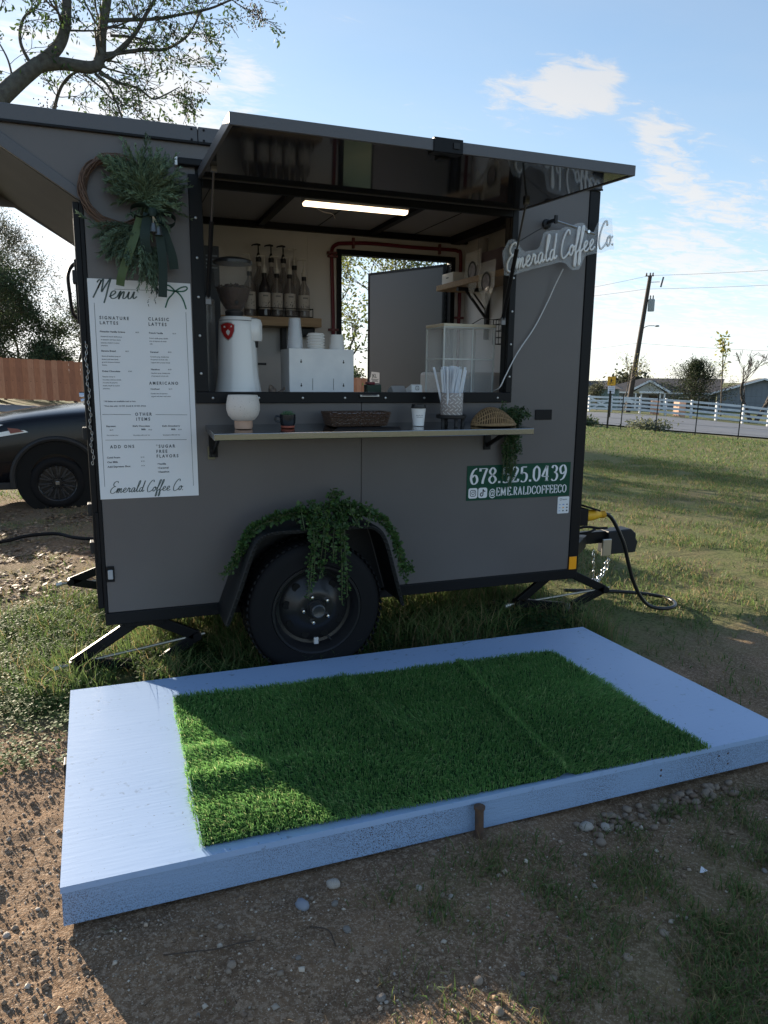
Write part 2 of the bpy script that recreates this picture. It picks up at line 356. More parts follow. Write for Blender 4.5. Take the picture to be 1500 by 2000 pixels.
def put_serif(mb, s, x, z, y, h, width):
    tot = sum(SERIF[c][1] for c in s); k = width / tot; cx = x
    for c in s:
        st, adv = SERIF[c]
        for q in st:
            p = spline([(a, 0, b) for a, b in q], 5) if len(q) > 2 else [Vector((a, 0, b)) for a, b in q]
            ribbon_stroke(mb, [(cx + (.05 * adv + v.x * .88) * k, z + v.z * h) for v in p], y, 0, (.05 * h, .125 * h * min(1.3, k / h * 1.15)))
        cx += adv * k

# ------------------------------------------------------------------ terrain
CTRL = np.array([(-3, -3, 0), (-1.5, -1.5, 0), (0, -2, 0), (0, 0, 0), (1, -2.2, -.012), (-1.5, 1, 0), (1, 1, 0), (2.4, -2.2, -.05), (2.6, -.4, -.045), (3.6, -1, -.065), (2.6, .9, -.01), (3.4, .2, -.005),
    (0, 4, 0), (4, 4, -.02), (8, 6, -.05), (-.6, 5.4, -.10), (2, 6.4, -.13), (-4, 5.5, -.06), (7, -4, -.15), (13.3, 14, .02), (14.4, 13.1, -.06), (15.2, 12.4, -.11), (15.9, 11.7, -.17), (16.8, 10.7, -.24), (11, 15.5, .06), (19, 8, -.36),
    (12.8, 16.8, .09), (14.1, 15.9, .0), (15.9, 14.4, -.15), (17.9, 12.5, -.26), (19.5, 10.5, -.34), (17, 24, -.12), (21.2, 25.6, -.2), (23.8, 23.5, -.3), (26.8, 20.5, -.62), (29.2, 17.6, -.74),
    (25.3, 31.3, -.42), (27.5, 29.6, -.45), (29.4, 27.9, -.66), (32, 25.2, -.95), (34.2, 22.5, -1.28), (44.4, 50.6, -1.3), (49, 46.4, -1.3), (52, 43.3, -1.3), (60, 60, -1.6), (60, 30, -1.7),
    (-6.9, 32.8, .1), (-4.6, 33.2, .05), (-1.1, 33.4, -.2), (5, 33, -.45), (12, 31.5, -.75), (-4.6, 22, .12), (-.7, 22.4, .0), (-12, 30, .2), (-3, 40, .1), (4, 42, -.3), (-8, 12, .02), (5, 12, 0),
    (0, 300, -1.5), (200, 220, -3), (320, 60, -3.5), (-250, 200, -.5), (-300, 0, -.5), (0, -60, -.3), (-60, -40, 0), (80, -60, -1.6), (0, -350, -1), (350, -300, -3), (-300, -300, -1), (-300, 500, -1), (500, 500, -4)], float)
def _phi(r2): return np.where(r2 > 1e-9, .5 * r2 * np.log(np.maximum(r2, 1e-9)), 0)
_n = len(CTRL); _A = np.zeros((_n + 3, _n + 3)); _d = ((CTRL[:, None, :2] - CTRL[None, :, :2]) ** 2).sum(-1) / 100.
_A[:_n, :_n] = _phi(_d) + np.eye(_n) * .02; _A[:_n, _n:] = np.c_[np.ones(_n), CTRL[:, :2] / 10]; _A[_n:, :_n] = _A[:_n, _n:].T
_w = np.linalg.solve(_A, np.r_[CTRL[:, 2], 0, 0, 0])
def tps(x, y):
    x = np.asarray(x, float); y = np.asarray(y, float); s = x.shape; xf, yf = x.ravel(), y.ravel(); o = np.empty(len(xf))
    for i in range(0, len(xf), 20000):
        a, b = xf[i:i + 20000], yf[i:i + 20000]; d = ((a[:, None] - CTRL[:, 0]) ** 2 + (b[:, None] - CTRL[:, 1]) ** 2) / 100.
        o[i:i + 20000] = _phi(d) @ _w[:_n] + _w[_n] + _w[_n + 1] * a / 10 + _w[_n + 2] * b / 10
    return o.reshape(s)
_perm = RNG.random((256, 256)).astype(np.float32)
def vnoise(x, y):
    xi = np.floor(x).astype(int); yi = np.floor(y).astype(int); fx = x - xi; fy = y - yi; fx = fx * fx * (3 - 2 * fx); fy = fy * fy * (3 - 2 * fy)
    g = lambda a, b: _perm[a & 255, b & 255]
    return (g(xi, yi) * (1 - fx) + g(xi + 1, yi) * fx) * (1 - fy) + (g(xi, yi + 1) * (1 - fx) + g(xi + 1, yi + 1) * fx) * fy - .5
def fbm(x, y, oct=4, s=1.0):
    o = 0; a = 1.0
    for k in range(oct): o = o + a * vnoise(x * s + 17.3 * k, y * s + 5.1 * k); a *= .5; s *= 2.03
    return o
def sstep(a, b, x): t = np.clip((x - a) / (b - a), 0, 1); return t * t * (3 - 2 * t)
def ground(x, y):
    x = np.asarray(x, float); y = np.asarray(y, float)
    z = tps(x, y); d = np.hypot(x, y); near = 1 - sstep(4, 9, d)
    z = z + near * (.022 * fbm(x, y, 2, 2.0) + .007 * fbm(x + 9, y, 2, 9) + .007 * fbm(x, y + 3, 2, 30)) + (1 - near) * .03 * fbm(x, y, 3, .5) * (1 - sstep(10, 13, d))
    # worn hollow and mound against the platform's front
    z = z - .012 - .02 * np.exp(-((y + 1.75) / .22) ** 2) * (x > 1.1) * sstep(1.1, 1.6, x)
    return z
def grassiness(x, y):
    """0 bare soil .. 1 full grass, shared by the soil colour and the blades"""
    n = fbm(x, y, 4, 1.1); nf = fbm(x + 31, y + 7, 3, 4.0)
    front = sstep(.55, 1.7, x + .55 * (-(y + 2.0)) + .9 * n) * sstep(-1.45, -1.75, y) * (.52 + .9 * nf)
    left = sstep(-.55, -.05, y + .25 * nf) * (.62 + .9 * n) * sstep(3.2, 1.2, y + .5 * n) * (x < .6)
    leftfar = (.16 + .6 * nf) * (y > 1.4) * (x < 1.2) * (y < 6.5)
    under = sstep(-.5, -.25, y) * (x > .1) * (x < 2.75) * (y < 2.0) * .95
    right = (x >= 2.3) * sstep(-.9, 1.0, y + .5 * n + .12 * (x - 3)) * (.82 + .55 * n) + (x >= 2.5) * (y < 1.2) * .2 * (1 + 2 * nf)
    far = sstep(4.5, 7, np.hypot(x, y)) * np.clip(.58 + .95 * n + .5 * nf, 0, 1)
    return np.clip(np.maximum.reduce([front, left, leftfar, under, right, far]), 0, 1)

def axis_pts(a, b, step, lim, grow):
    p = list(np.arange(a, b, step)); s = step; q = p[-1]
    while q < lim: s *= grow; q += s; p.append(q)
    s = step; q = p[0]; lo = []
    while q > -lim: s *= grow; q -= s; lo.append(q)
    return np.array(lo[::-1] + p)
gx = axis_pts(-1.3, 3.9, .019, 900, 1.10); gy = axis_pts(-2.7, 1.4, .019, 900, 1.10)
GX, GY = np.meshgrid(gx, gy, indexing='ij'); GZ = ground(GX, GY)
nx_, ny_ = GX.shape; idx = np.arange(nx_ * ny_).reshape(nx_, ny_)
def gz(x, y):
    i = np.clip(np.searchsorted(gx, x) - 1, 0, len(gx) - 2); j = np.clip(np.searchsorted(gy, y) - 1, 0, len(gy) - 2); f = (x - gx[i]) / (gx[i + 1] - gx[i]); h = (y - gy[j]) / (gy[j + 1] - gy[j])
    return (GZ[i, j] * (1 - f) + GZ[i + 1, j] * f) * (1 - h) + (GZ[i, j + 1] * (1 - f) + GZ[i + 1, j + 1] * f) * h
gf = np.stack([idx[:-1, :-1], idx[1:, :-1], idx[1:, 1:], idx[:-1, 1:]], -1).reshape(-1, 4)
gg = grassiness(GX, GY).ravel()
litter = (sstep(1.2, 2.0, GY) * (GX < 1) * (1 - sstep(5, 6.5, GY))).ravel()
gm = bpy.data.materials.new('soil'); gm.use_nodes = True; t = gm.node_tree; P = t.nodes['Principled BSDF']; P.inputs['Roughness'].default_value = .95; P.inputs['Specular IOR Level'].default_value = .15
tc = t.nodes.new('ShaderNodeTexCoord')
def tn(scale, det=6, rough=.6):
    n = t.nodes.new('ShaderNodeTexNoise'); n.inputs['Scale'].default_value = scale; n.inputs['Detail'].default_value = det; n.inputs['Roughness'].default_value = rough; t.links.new(tc.outputs['Object'], n.inputs['Vector']); return n.outputs[0]
def tmix(f, a, b):
    n = t.nodes.new('ShaderNodeMix'); n.data_type = 'RGBA'
    for s_, v in ((0, f), (6, a), (7, b)):
        if isinstance(v, tuple): n.inputs[s_].default_value = (*v, 1)
        elif isinstance(v, float): n.inputs[s_].default_value = v
        else: t.links.new(v, n.inputs[s_])
    return n.outputs[2]
def tmap(v, a, b, c=0.0, d=1.0):
    n = t.nodes.new('ShaderNodeMapRange'); t.links.new(v, n.inputs[0])
    for i, q in enumerate((a, b, c, d)): n.inputs[i + 1].default_value = q
    return n.outputs[0]
at = t.nodes.new('ShaderNodeAttribute'); at.attribute_name = 'tint'
sp = t.nodes.new('ShaderNodeSeparateColor'); t.links.new(at.outputs['Color'], sp.inputs[0])
soil = tmix(tmap(tn(4), .35, .65), (.245, .155, .092), (.155, .100, .062))
soil = tmix(tmap(tn(70, 4), .5, .62), soil, (.34, .24, .16)); soil = tmix(tmap(tn(190, 3), .56, .66), soil, (.44, .34, .25)); soil = tmix(tmap(tn(110, 3), .36, .28), soil, (.045, .030, .021))
turf = tmix(tmap(tn(.9), .38, .62), (.125, .145, .055), (.20, .175, .09)); turf = tmix(tmap(tn(14, 5), .4, .62), turf, (.15, .165, .062)); turf = tmix(tmap(tn(60, 4), .5, .68), turf, (.030, .045, .014))
lit = tmix(tmap(tn(38, 4), .42, .6), (.13, .085, .05), (.24, .17, .11)); soil = tmix(sp.outputs[1], soil, lit)
edge = M('MULTIPLY', tmap(sp.outputs[0], .1, .75), M('SUBTRACT', 1.0, M('MULTIPLY', sp.outputs[2], .72, t=t), t=t), t=t); base = tmix(edge, soil, turf); t.links.new(base, P.inputs['Base Color'])
bp = t.nodes.new('ShaderNodeBump'); bp.inputs['Strength'].default_value = .85; bp.inputs['Distance'].default_value = .014
hsum = M('ADD', tn(55, 5, .7), M('MULTIPLY', tn(170, 3), .5, t=t), t=t); t.links.new(hsum, bp.inputs['Height']); t.links.new(bp.outputs[0], P.inputs['Normal'])
gcol = np.stack([gg, litter, ((1 - sstep(3.2, 6.5, np.hypot(GX - 1, GY))) * sstep(-.2, -1.4, GY)).ravel()], -1)
g = npmesh('ground', np.stack([GX, GY, GZ], -1).reshape(-1, 3), [gf], gm, colors=gcol, smooth=True); tag(g, 'bare brown soil and patchy grass running out to the road', kind='structure')

# road: two edges, a grid between
def strip(name, near, far_, m, rows=6, lift=.0, label=None):
    near = spline(near, 6); far_ = spline(far_, 6); k = len(near); vs_, fs = [], []
    for i in range(k):
        for j in range(rows + 1):
            p = near[i].lerp(far_[i], j / rows); vs_.append((p.x, p.y, float(tps(p.x, p.y)) + lift))
    for i in range(k - 1):
        for j in range(rows): a = i * (rows + 1) + j; fs.append((a, a + 1, a + rows + 2, a + rows + 1))
    b = MB(); b.add(vs_, fs); o = b.build(name, m, smooth=True); return tag(o, label, kind='structure')
asph = mat('pale worn asphalt', (.17, .17, .175), .62, var=(1.5, (.13, .13, .135), .8), bump=(40, .2, .01))
strip('road', [(2, 25, .34), (12.82, 16.78, .15), (14.14, 15.88, .08), (15.92, 14.45, -.07), (17.91, 12.47, -.17), (19.48, 10.52, -.25), (30, -6, -.8)],
      [(8, 36, .1), (19.22, 26.93, -.02), (21.18, 25.6, -.09), (23.84, 23.47, -.2), (26.83, 20.49, -.52), (29.18, 17.57, -.62), (42, 2, -1.2)], asph, 8, .03, 'pale grey asphalt road beyond the wire fence')
gravel_m = mat('pale gravel', (.24, .225, .21), .95, var=(30, (.17, .16, .15), .9), bump=(60, .5, .02))
xs_ = np.linspace(-26, 6, 14)
gs1 = [(x, 25.0 + .05 * x, float(tps(x, 25.0 + .05 * x)) + .05) for x in xs_]; gs2 = [(x, 32.0 + .03 * x, float(tps(x, 32 + .03 * x)) + .05) for x in xs_]
strip('gravel_drive', gs1, gs2, gravel_m, 6, .02, 'pale gravel drive in front of the wooden fence')

# ------------------------------------------------------------------ the trailer
T = thing('food_trailer', 'charcoal grey single axle coffee trailer with its serving hatch propped open', 'trailer', (1.2, .76, 0))
D = 1.52
# near wall: two skins meeting at a seam, with the hatch hole; upper rear corner runs into the wedge overhang
wl = MB().prism([(-.062, .340), (1.1855, .340), (1.1855, 1.335), (.405, 1.335), (.405, 2.345), (1.1855, 2.345), (1.1855, 2.438), (-.40, 2.438), (-.40, 2.415), (-.062, 2.172)], .0, .035)
o = wl.build('wall_panel', panel_m, T, bevel=.0015)
wr = MB().prism([(1.1885, .340), (2.474, .340), (2.474, 2.438), (1.1885, 2.438), (1.1885, 2.345), (2.008, 2.345), (2.008, 1.335), (1.1885, 1.335)], .0, .035)
wr.build('wall_panel', panel_m, T, bevel=.0015)
box('bottom_rail', (-.078, -.004, .278), (2.54, .05, .3385), trim_m, T, .004)
MB().box((-.078, .0, .2785), (-.058, D, .3385)).box((2.52, .0, .2785), (2.54, D, .3385)).box((-.078, D - .03, .2785), (2.54, D, .3385)).box((-.06, .4, .24), (2.52, .48, .30)).box((-.06, 1.1, .24), (2.52, 1.18, .30)).build('chassis_rail', black_m, T)
box('corner_trim', (2.4755, -.006, .3395), (2.541, .06, 2.4365), trim_m, T, .004)
MB().box((-.079, -.004, .3395), (-.063, .05, 2.165)).build('corner_trim', trim_m, T, bevel=.003)
MB().box((-.106, .012, .36), (-.0795, .034, 2.16)).build('rear_jamb', trim_m, T, bevel=.003)
box('front_wall', (2.500, .061, .3395), (2.536, D, 2.4365), panel_m, T)
MB().box((-.076, .051, .3395), (-.06, D - .0, 2.16)).build('rear_door', panel_m, T)
# roof edge rail, in two lengths with a riveted splice
for a, b in ((-.60, .420), (.4225, 2.545)): box('roof_rail', (a, -.014, 2.439), (b, .03, 2.508), fascia_m, T, .004)
for a, b in ((-.60, .4205), (.422, 2.545)): box('rail_lip', (a, -.018, 2.4372), (b, -.0142, 2.447), trim_m, T, .001)
rv = MB()
for x in (.395, .447):
    for z in (2.452, 2.495): rv.lathe([(.0055, 0), (.0045, -.004), (0, -.005)], (x, -.0142, z), 8, 'y')
rv.build('rivet', trim_m, T)
MB().box((-.60, .031, 2.47), (2.545, D + .01, 2.506)).build('roof', fascia_m, T)
box('roof_rail', (-.60, D - .02, 2.400), (2.545, D + .014, 2.4695), fascia_m, T, .004)
# rear wedge overhang: soffit underneath, trim strip along the near diagonal, closing lip at its tip
dg = Vector((-.50, 0, .36)).normalized()
def diag(s, off=0): return (-.070 - .8115 * s - .584 * off, 2.150 + .584 * s - .8115 * off)
L0 = .60
pts_ = [diag(0), diag(L0), diag(L0, -.04), diag(0, -.048)]
MB().prism([(-.066, 2.158), (-.066, 2.205), (-.47, 2.478), (-.56, 2.478), (-.555, 2.47)], -.008, .012).build('wedge_trim', fascia_m, T, bevel=.002)
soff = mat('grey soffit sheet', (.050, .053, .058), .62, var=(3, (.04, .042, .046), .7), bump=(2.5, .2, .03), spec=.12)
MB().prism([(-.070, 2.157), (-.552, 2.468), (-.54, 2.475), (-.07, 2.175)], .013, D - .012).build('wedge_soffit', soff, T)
MB().prism([(-.066, 2.150), (-.066, 2.20), (-.47, 2.478), (-.575, 2.478), (-.57, 2.462)], D - .010, D + .01).build('wedge_trim', fascia_m, T, bevel=.002)
MB().prism([(-.062, 2.172), (-.062, 2.39), (-.40, 2.39), (-.40, 2.40)], D - .03, D - .011).build('wedge_side', panel_m, T)
MB().box((-.59, .0, 2.44), (-.555, D, 2.47)).build('wedge_lip', fascia_m, T, bevel=.003)
# far wall with the doorway
MB().prism([(-.058, .340), (1.50, .340), (1.50, 2.438), (-.058, 2.438)], D - .04, D).build('far_wall', inner_m, T)
MB().prism([(2.392, .340), (2.499, .340), (2.499, 2.438), (2.392, 2.438)], D - .04, D).build('far_wall', inner_m, T)
MB().prism([(1.5005, 2.292), (2.3915, 2.292), (2.3915, 2.438), (1.5005, 2.438)], D - .04, D).build('far_wall', inner_m, T)
MB().box((1.298, D - .043, .42), (1.306, D - .0405, 2.40)).build('wall_batten', inner_m, T)
df = MB().box((1.501, D - .06, .4), (1.533, D + .012, 2.291)).box((2.358, D - .06, .4), (2.391, D + .012, 2.291)).box((1.5335, D - .06, 2.258), (2.3575, D + .012, 2.291))
df.build('door_frame', trim_m, T)
# door leaf swung out on its right-hand hinges
hx, hy = 2.352, D + .016; fx, fy = 2.005, 2.235; dl = math.hypot(fx - hx, fy - hy); ang = math.atan2(fy - hy, fx - hx)
mt = Matrix.Translation((hx, hy, 0)) @ Matrix.Rotation(ang, 4, 'Z')
leaf = MB().box((.016, -.014, .43), (dl - .016, .014, 2.232), mt).build('door_leaf', mat('door skin', (.050, .049, .054), .3, bump=(2, .12, .03)), T)
lf = MB().box((0, -.018, .41), (.0155, .018, 2.25), mt).box((dl - .0155, -.018, .41), (dl, .018, 2.25), mt).box((.016, -.018, 2.2325), (dl - .016, .018, 2.25), mt)
lf.build('leaf_edge', trim_m, leaf)
hg = MB()
for k in range(40): hg.tube([(hx + .008, hy + .006, .5 + k * .043), (hx + .008, hy + .006, .5 + k * .043 + .030)], .006, 6)
hg.build('piano_hinge', trim_m, T)
# maker's plate, a white decal near the free edge of the leaf
mp_ = mt @ Matrix.Translation((dl - .085, .0155, 1.432)) @ Matrix.Rotation(PI, 4, 'Z')
dc = MB()
dc.add([mp_ @ Vector(p) for p in [(-.055, 0, -.045), (.05, 0, -.045), (.05, 0, .038), (-.04, 0, .045), (-.05, 0, .0), (-.062, 0, -.012)]], [(0, 1, 2, 3, 4, 5)]); dcl = dc.build('maker_decal', mat('decal pale', (.45, .45, .46), .5), leaf)
me_ = text_mesh('JKL', .02); dct = MB().mesh(me_, mp_ @ Matrix.Translation((-.034, -.0015, -.002)) @ Matrix.Rotation(R(90), 4, 'X') @ Matrix.Diagonal((.038, .042, 1, 1)))
for dzz, l in ((-.014, .08), (-.022, .06), (-.03, .07)): dct.add([mp_ @ Vector(p) for p in [(-l / 2, -.0015, dzz), (l / 2, -.0015, dzz), (l / 2, -.0015, dzz - .004), (-l / 2, -.0015, dzz - .004)]], [(0, 1, 2, 3)])
dct.build('lettering', ink_m, leaf)
MB().lathe([(.012, 0), (.016, .02), (.010, .035), (0, .038)], mp_ @ Vector((.055, 0, -.06)), 12, 'y').build('knob', chrome_m, leaf, smooth=True)
# inside: floor, ceiling with ribs, end walls, hidden worktop below the sill
box('interior_floor', (-.058, .036, .34), (2.499, D - .041, .40), mat('vinyl floor', (.2, .19, .18), .5), T)
MB().box((-.058, .036, 2.425), (2.499, D - .041, 2.436)).build('ceiling', ceil_m, T)
for x in (.16, .955, 1.725): box('ceiling_rib', (x, .06, 2.395), (x + .045, D - .042, 2.4245), trim_m, T)
box('ceiling_rib', (2.33, .06, 2.370), (2.40, D - .1, 2.4245), trim_m, T)
MB().box((-.05, D - .075, 2.385), (2.49, D - .0415, 2.4245)).build('cove_trim', trim_m, T)
for x in (.56, 1.36, 2.06): MB().box((x, .07, 2.4215), (x + .004, D - .08, 2.4248)).build('ceiling_seam', black_m, T)
MB().box((2.478, .0615, .402), (2.499, D - .042, 2.423)).build('end_wall', inner_m, T)
MB().box((-.058, .0615, .402), (-.045, D - .042, 2.423)).build('end_wall', inner_m, T)
box('worktop', (-.04, .062, 1.17), (2.47, .62, 1.20), steel_m, T, .003)
MB().box((-.04, .55, .41), (2.47, .58, 1.169)).build('worktop_front', inner_m, T)
# hatch frame with its screws
fr = MB().box((.373, -.013, 1.313), (2.040, .012, 1.366)).box((.373, -.013, 1.3665), (.432, .012, 2.312)).box((2.004, -.013, 1.3665), (2.040, .012, 2.312)).box((.4325, -.013, 2.262), (2.0035, .012, 2.312))
hf = fr.build('hatch_frame', trim_m, T, bevel=.003)
MB().box((.4325, .0125, 1.337), (2.0035, .06, 1.3655)).box((.406, .0125, 1.366), (.4335, .06, 2.34)).box((2.0025, .0125, 1.366), (2.0075, .06, 2.34)).build('hatch_reveal', trim_m, T)
sc = MB()
for x in [.45 + .215 * k for k in range(8)]: sc.lathe([(.0065, 0), (.005, -.003), (0, -.0038)], (x, -.0132, 1.338), 10, 'y')
for z in [1.45 + .17 * k for k in range(5)]:
    for x in (.40, 2.022): sc.lathe([(.0065, 0), (.005, -.003), (0, -.0038)], (x, -.0132, z), 10, 'y')
sc.build('screw', galv_m, hf)
MB().box((1.17, -.03, 1.345), (1.27, -.0135, 1.354)).tube([(1.18, -.03, 1.352), (1.22, -.035, 1.352), (1.26, -.03, 1.352)], .004, 6).build('hatch_catch', galv_m, hf)
MB().box((.33, -.034, 2.341), (2.085, -.0005, 2.371)).build('drip_rail', trim_m, T, bevel=.005)
MB().box((.318, -.03, 2.338), (.3295, -.001, 2.374)).build('rail_end', whitegloss_m, T, bevel=.002)
# the raised hatch door
A = .055   # droop angle
mh = Matrix.Translation((0, -.036, 2.318)) @ Matrix.Rotation(-A * 0, 4, 'X')
def hp(x, s, h):   # along the flap: s metres out from hinge, h up from its underside
    return Vector((x, -.036 - s * math.cos(A) + 0 * h, 2.290 - s * math.sin(A) * .75 + h))
Wd = .885
def slab(mb, x0, x1, s0, s1, h0, h1):
    c = [hp(x0, s0, h0), hp(x1, s0, h0), hp(x1, s1, h0), hp(x0, s1, h0), hp(x0, s0, h1), hp(x1, s0, h1), hp(x1, s1, h1), hp(x0, s1, h1)]
    return mb.add(c, [(3, 2, 1, 0), (4, 5, 6, 7), (0, 1, 5, 4), (1, 2, 6, 5), (2, 3, 7, 6), (3, 0, 4, 7)])
flap = slab(MB(), .428, 2.024, .012, Wd - .012, .004, .036).build('hatch_door', flapface_m, T)
fe = MB(); slab(fe, .414, 2.038, Wd - .0115, Wd, 0, .040); slab(fe, .414, .4275, 0, Wd - .012, 0, .040); slab(fe, 2.0245, 2.038, 0, Wd - .012, 0, .040); slab(fe, .428, 2.024, 0, .0115, 0, .040)
fe.build('edge_frame', fascia_m, flap, bevel=.0015)
la = MB(); slab(la, 1.145, 1.262, Wd - .05, Wd + .006, -.004, .046); slab(la, 1.19, 1.235, Wd - .09, Wd - .051, -.012, .0035); lt = la.build('latch', trim_m, flap, bevel=.002)
lb = MB(); slab(lb, 1.222, 1.246, Wd + .0065, Wd + .011, .012, .032); lb.build('latch_handle', black_m, lt)
slab(MB(), .428, 2.024, .0125, Wd - .0125, .0365, .0385).build('outer_skin', panel_m, flap)
# gas struts
for x, tx in ((.442, .450), (1.965, 1.925)):
    p0 = Vector((x, -.018, 1.79 if x < 1 else 1.75)); p1 = Vector((tx, -.27, 2.274)); m_ = p0.lerp(p1, .62)
    st = MB().tube([p0, m_], .0105, 10).build('gas_strut', trim_m, T, smooth=True)
    MB().tube([m_, p1], .005, 8).build('strut_rod', mat('dark piston rod', (.08, .08, .085), .35, .6), st, smooth=True)
    MB().lathe([(.011, -.01), (.011, .01)], p0, 8, 'x').lathe([(.012, -.012), (.012, .012)], p1, 8, 'x').box(p1 + Vector((-.012, -.012, 0)), p1 + Vector((.012, .012, .014))).box(p0 + Vector((-.012, -.008, -.03)), p0 + Vector((.012, .004, .0))).build('strut_end', mat('grey strut end', (.16, .16, .165), .4, .5), st)
# fold-down counter with its brackets
def ctop(y): return 1.213 + .063 * y
cp = MB().add([(.412, -.002, 1.182), (2.012, -.002, 1.182), (2.012, -.30, ctop(-.30) - .031), (.412, -.30, ctop(-.30) - .031), (.412, -.002, ctop(0)), (2.012, -.002, ctop(0)), (2.012, -.30, ctop(-.30)), (.412, -.30, ctop(-.30))],
     [(3, 2, 1, 0), (4, 5, 6, 7), (0, 1, 5, 4), (1, 2, 6, 5), (2, 3, 7, 6), (3, 0, 4, 7)])
counter = cp.build('counter', mat('stainless counter', (.36, .37, .38), .16, 1.0, var=(4, (.30, .31, .32), .6, (1, 25, 25)), bump=(6, .03, .004)), T, bevel=.003)
for x in (.445, 1.905):
    MB().box((x - .02, -.012, 1.06), (x + .02, -.0005, 1.176)).bar((x, -.014, 1.085), (x, -.20, 1.166), .012, .02).build('bracket', trim_m, counter, bevel=.001)
brass = mat('tarnished brass plate', (.16, .15, .10), .45, .6)
pl = MB().box((.418, -.010, 1.050), (.452, -.0005, 1.112)).build('strike_plate', brass, T, bevel=.002)
MB().lathe([(.006, 0), (.006, -.004)], (.435, -.0102, 1.092), 8, 'y').lathe([(.006, 0), (.006, -.004)], (.428, -.0102, 1.068), 8, 'y').lathe([(.006, 0), (.006, -.004)], (.443, -.0102, 1.068), 8, 'y').build('screw', black_m, pl)
vn = MB().box((2.200, -.006, 1.217), (2.307, -.0005, 1.273)).build('vent_plate', trim_m, T, bevel=.002)
amber = mat('amber reflector', (.80, .33, .01), .3, spec=.6, emit=((.8, .33, .01), .02))  # faint glow added to the reflector's own amber
MB().box((2.476, -.0125, .338), (2.526, -.0065, .414)).build('side_reflector', amber, T, bevel=.002)
rl = MB().box((-.061, -.008, .49), (-.026, -.0005, .565)).build('marker_lamp', trim_m, T, bevel=.003)
MB().prism([(-.055, .505), (-.055, .55), (-.032, .55), (-.032, .505)], -.02, -.0085).build('lens', mat('clear lens', (.35, .36, .37), .15), rl, bevel=.004)
# rear hardware seen past the corner: grab rail, lock rod, brackets
MB().tube(spline([(-.078, .20, 1.945), (-.125, .20, 1.925), (-.148, .20, 1.88), (-.146, .20, 1.80), (-.142, .20, 1.74), (-.13, .20, 1.70), (-.08, .20, 1.675)], 5), .008, 8).build('grab_rail', trim_m, T, smooth=True)
MB().tube([(-.098, .06, .42), (-.098, .06, 2.10)], .011, 8).build('lock_rod', trim_m, T, smooth=True)
for z in (1.83, 1.15, .62, .80): MB().box((-.125, .035, z), (-.0795, .10, z + .055)).build('rod_bracket', black_m, T, bevel=.003)
MB().box((-.115, .036, 1.66), (-.080, .05, 1.93)).build('hinge_strap', trim_m, T, bevel=.003)
MB().box((-.094, -.003, .58), (-.0795, .011, .82)).build('hinge_strap', trim_m, T, bevel=.002)
ch = MB()
for k in range(40):
    z = 1.575 - k * .0135; c = Vector((-.088 + .004 * math.sin(k * .9), -.006, z)); a = (0 if k % 2 else PI / 2)
    ch.tube([c + Vector((math.cos(q) * .0042 * math.cos(a), math.cos(q) * .0042 * math.sin(a), math.sin(q) * .0085)) for q in [2 * PI * j / 8 for j in range(8)]], .0017, 5, closed=True)
ch.build('door_chain', mat('dull chain', (.34, .34, .34), .35, .9), T, smooth=True)
MB().tube([(-.13, .09, 1.35), (-.09, .09, 1.35)], .012, 8).tube([(-.125, .09, 1.325), (-.09, .09, 1.33)], .008, 8).build('door_latch', chrome_m, T, smooth=True)

# fender
prof = spline([(.437, 0, .312), (.50, 0, .48), (.560, 0, .645), (.60, 0, .715), (.665, 0, .742), (.80, 0, .745), (1.0, 0, .746), (1.135, 0, .744), (1.19, 0, .722), (1.232, 0, .660), (1.28, 0, .50), (1.329, 0, .322)], 4)
fb = MB(); k = len(prof); cx_, cz_ = .884, .34
def inn(p, t_): q = Vector((cx_, 0, cz_)) - p; q.normalize(); return p + q * t_
rows_ = []
for y, t_ in ((-.001, 0), (-.268, 0), (-.276, .006), (-.276, .022), (-.272, .022), (-.270, .008), (-.001, .005)):
    rows_.append([(q.x, y, q.z) for q in (inn(p, t_) for p in prof)])
fb.add([p for r_ in rows_ for p in r_], [(i * k + j, i * k + j + 1, (i + 1) * k + j + 1, (i + 1) * k + j) for i in range(6) for j in range(k - 1)])
fender_m = mat('black tread plate fender', (.008, .009, .010), .40, bump=(90, .3, .003), spec=.25)
fender = fb.build('fender', fender_m, T, smooth=True)
MB().prism([(p.x, p.z) for p in [inn(q, .012) for q in prof]], -.004, -.0008).build('fender_shade_sheet', black_m, T)  # black sheet over the wall, standing in for the shade under the fender
rope = MB()
for j in range(46):
    s_ = j / 45 * (k - 1); a = prof[int(s_)]; b = prof[min(int(s_) + 1, k - 1)]; p = inn(a.lerp(b, s_ - int(s_)), .011)
    rope.lathe([(0, -.003), (.007, -.001), (.007, .001), (0, .003)], (p.x, -.278, p.z), 6, 'y')
tag(rope.build('edge_beading', fender_m, fender, smooth=True), kind='stuff')
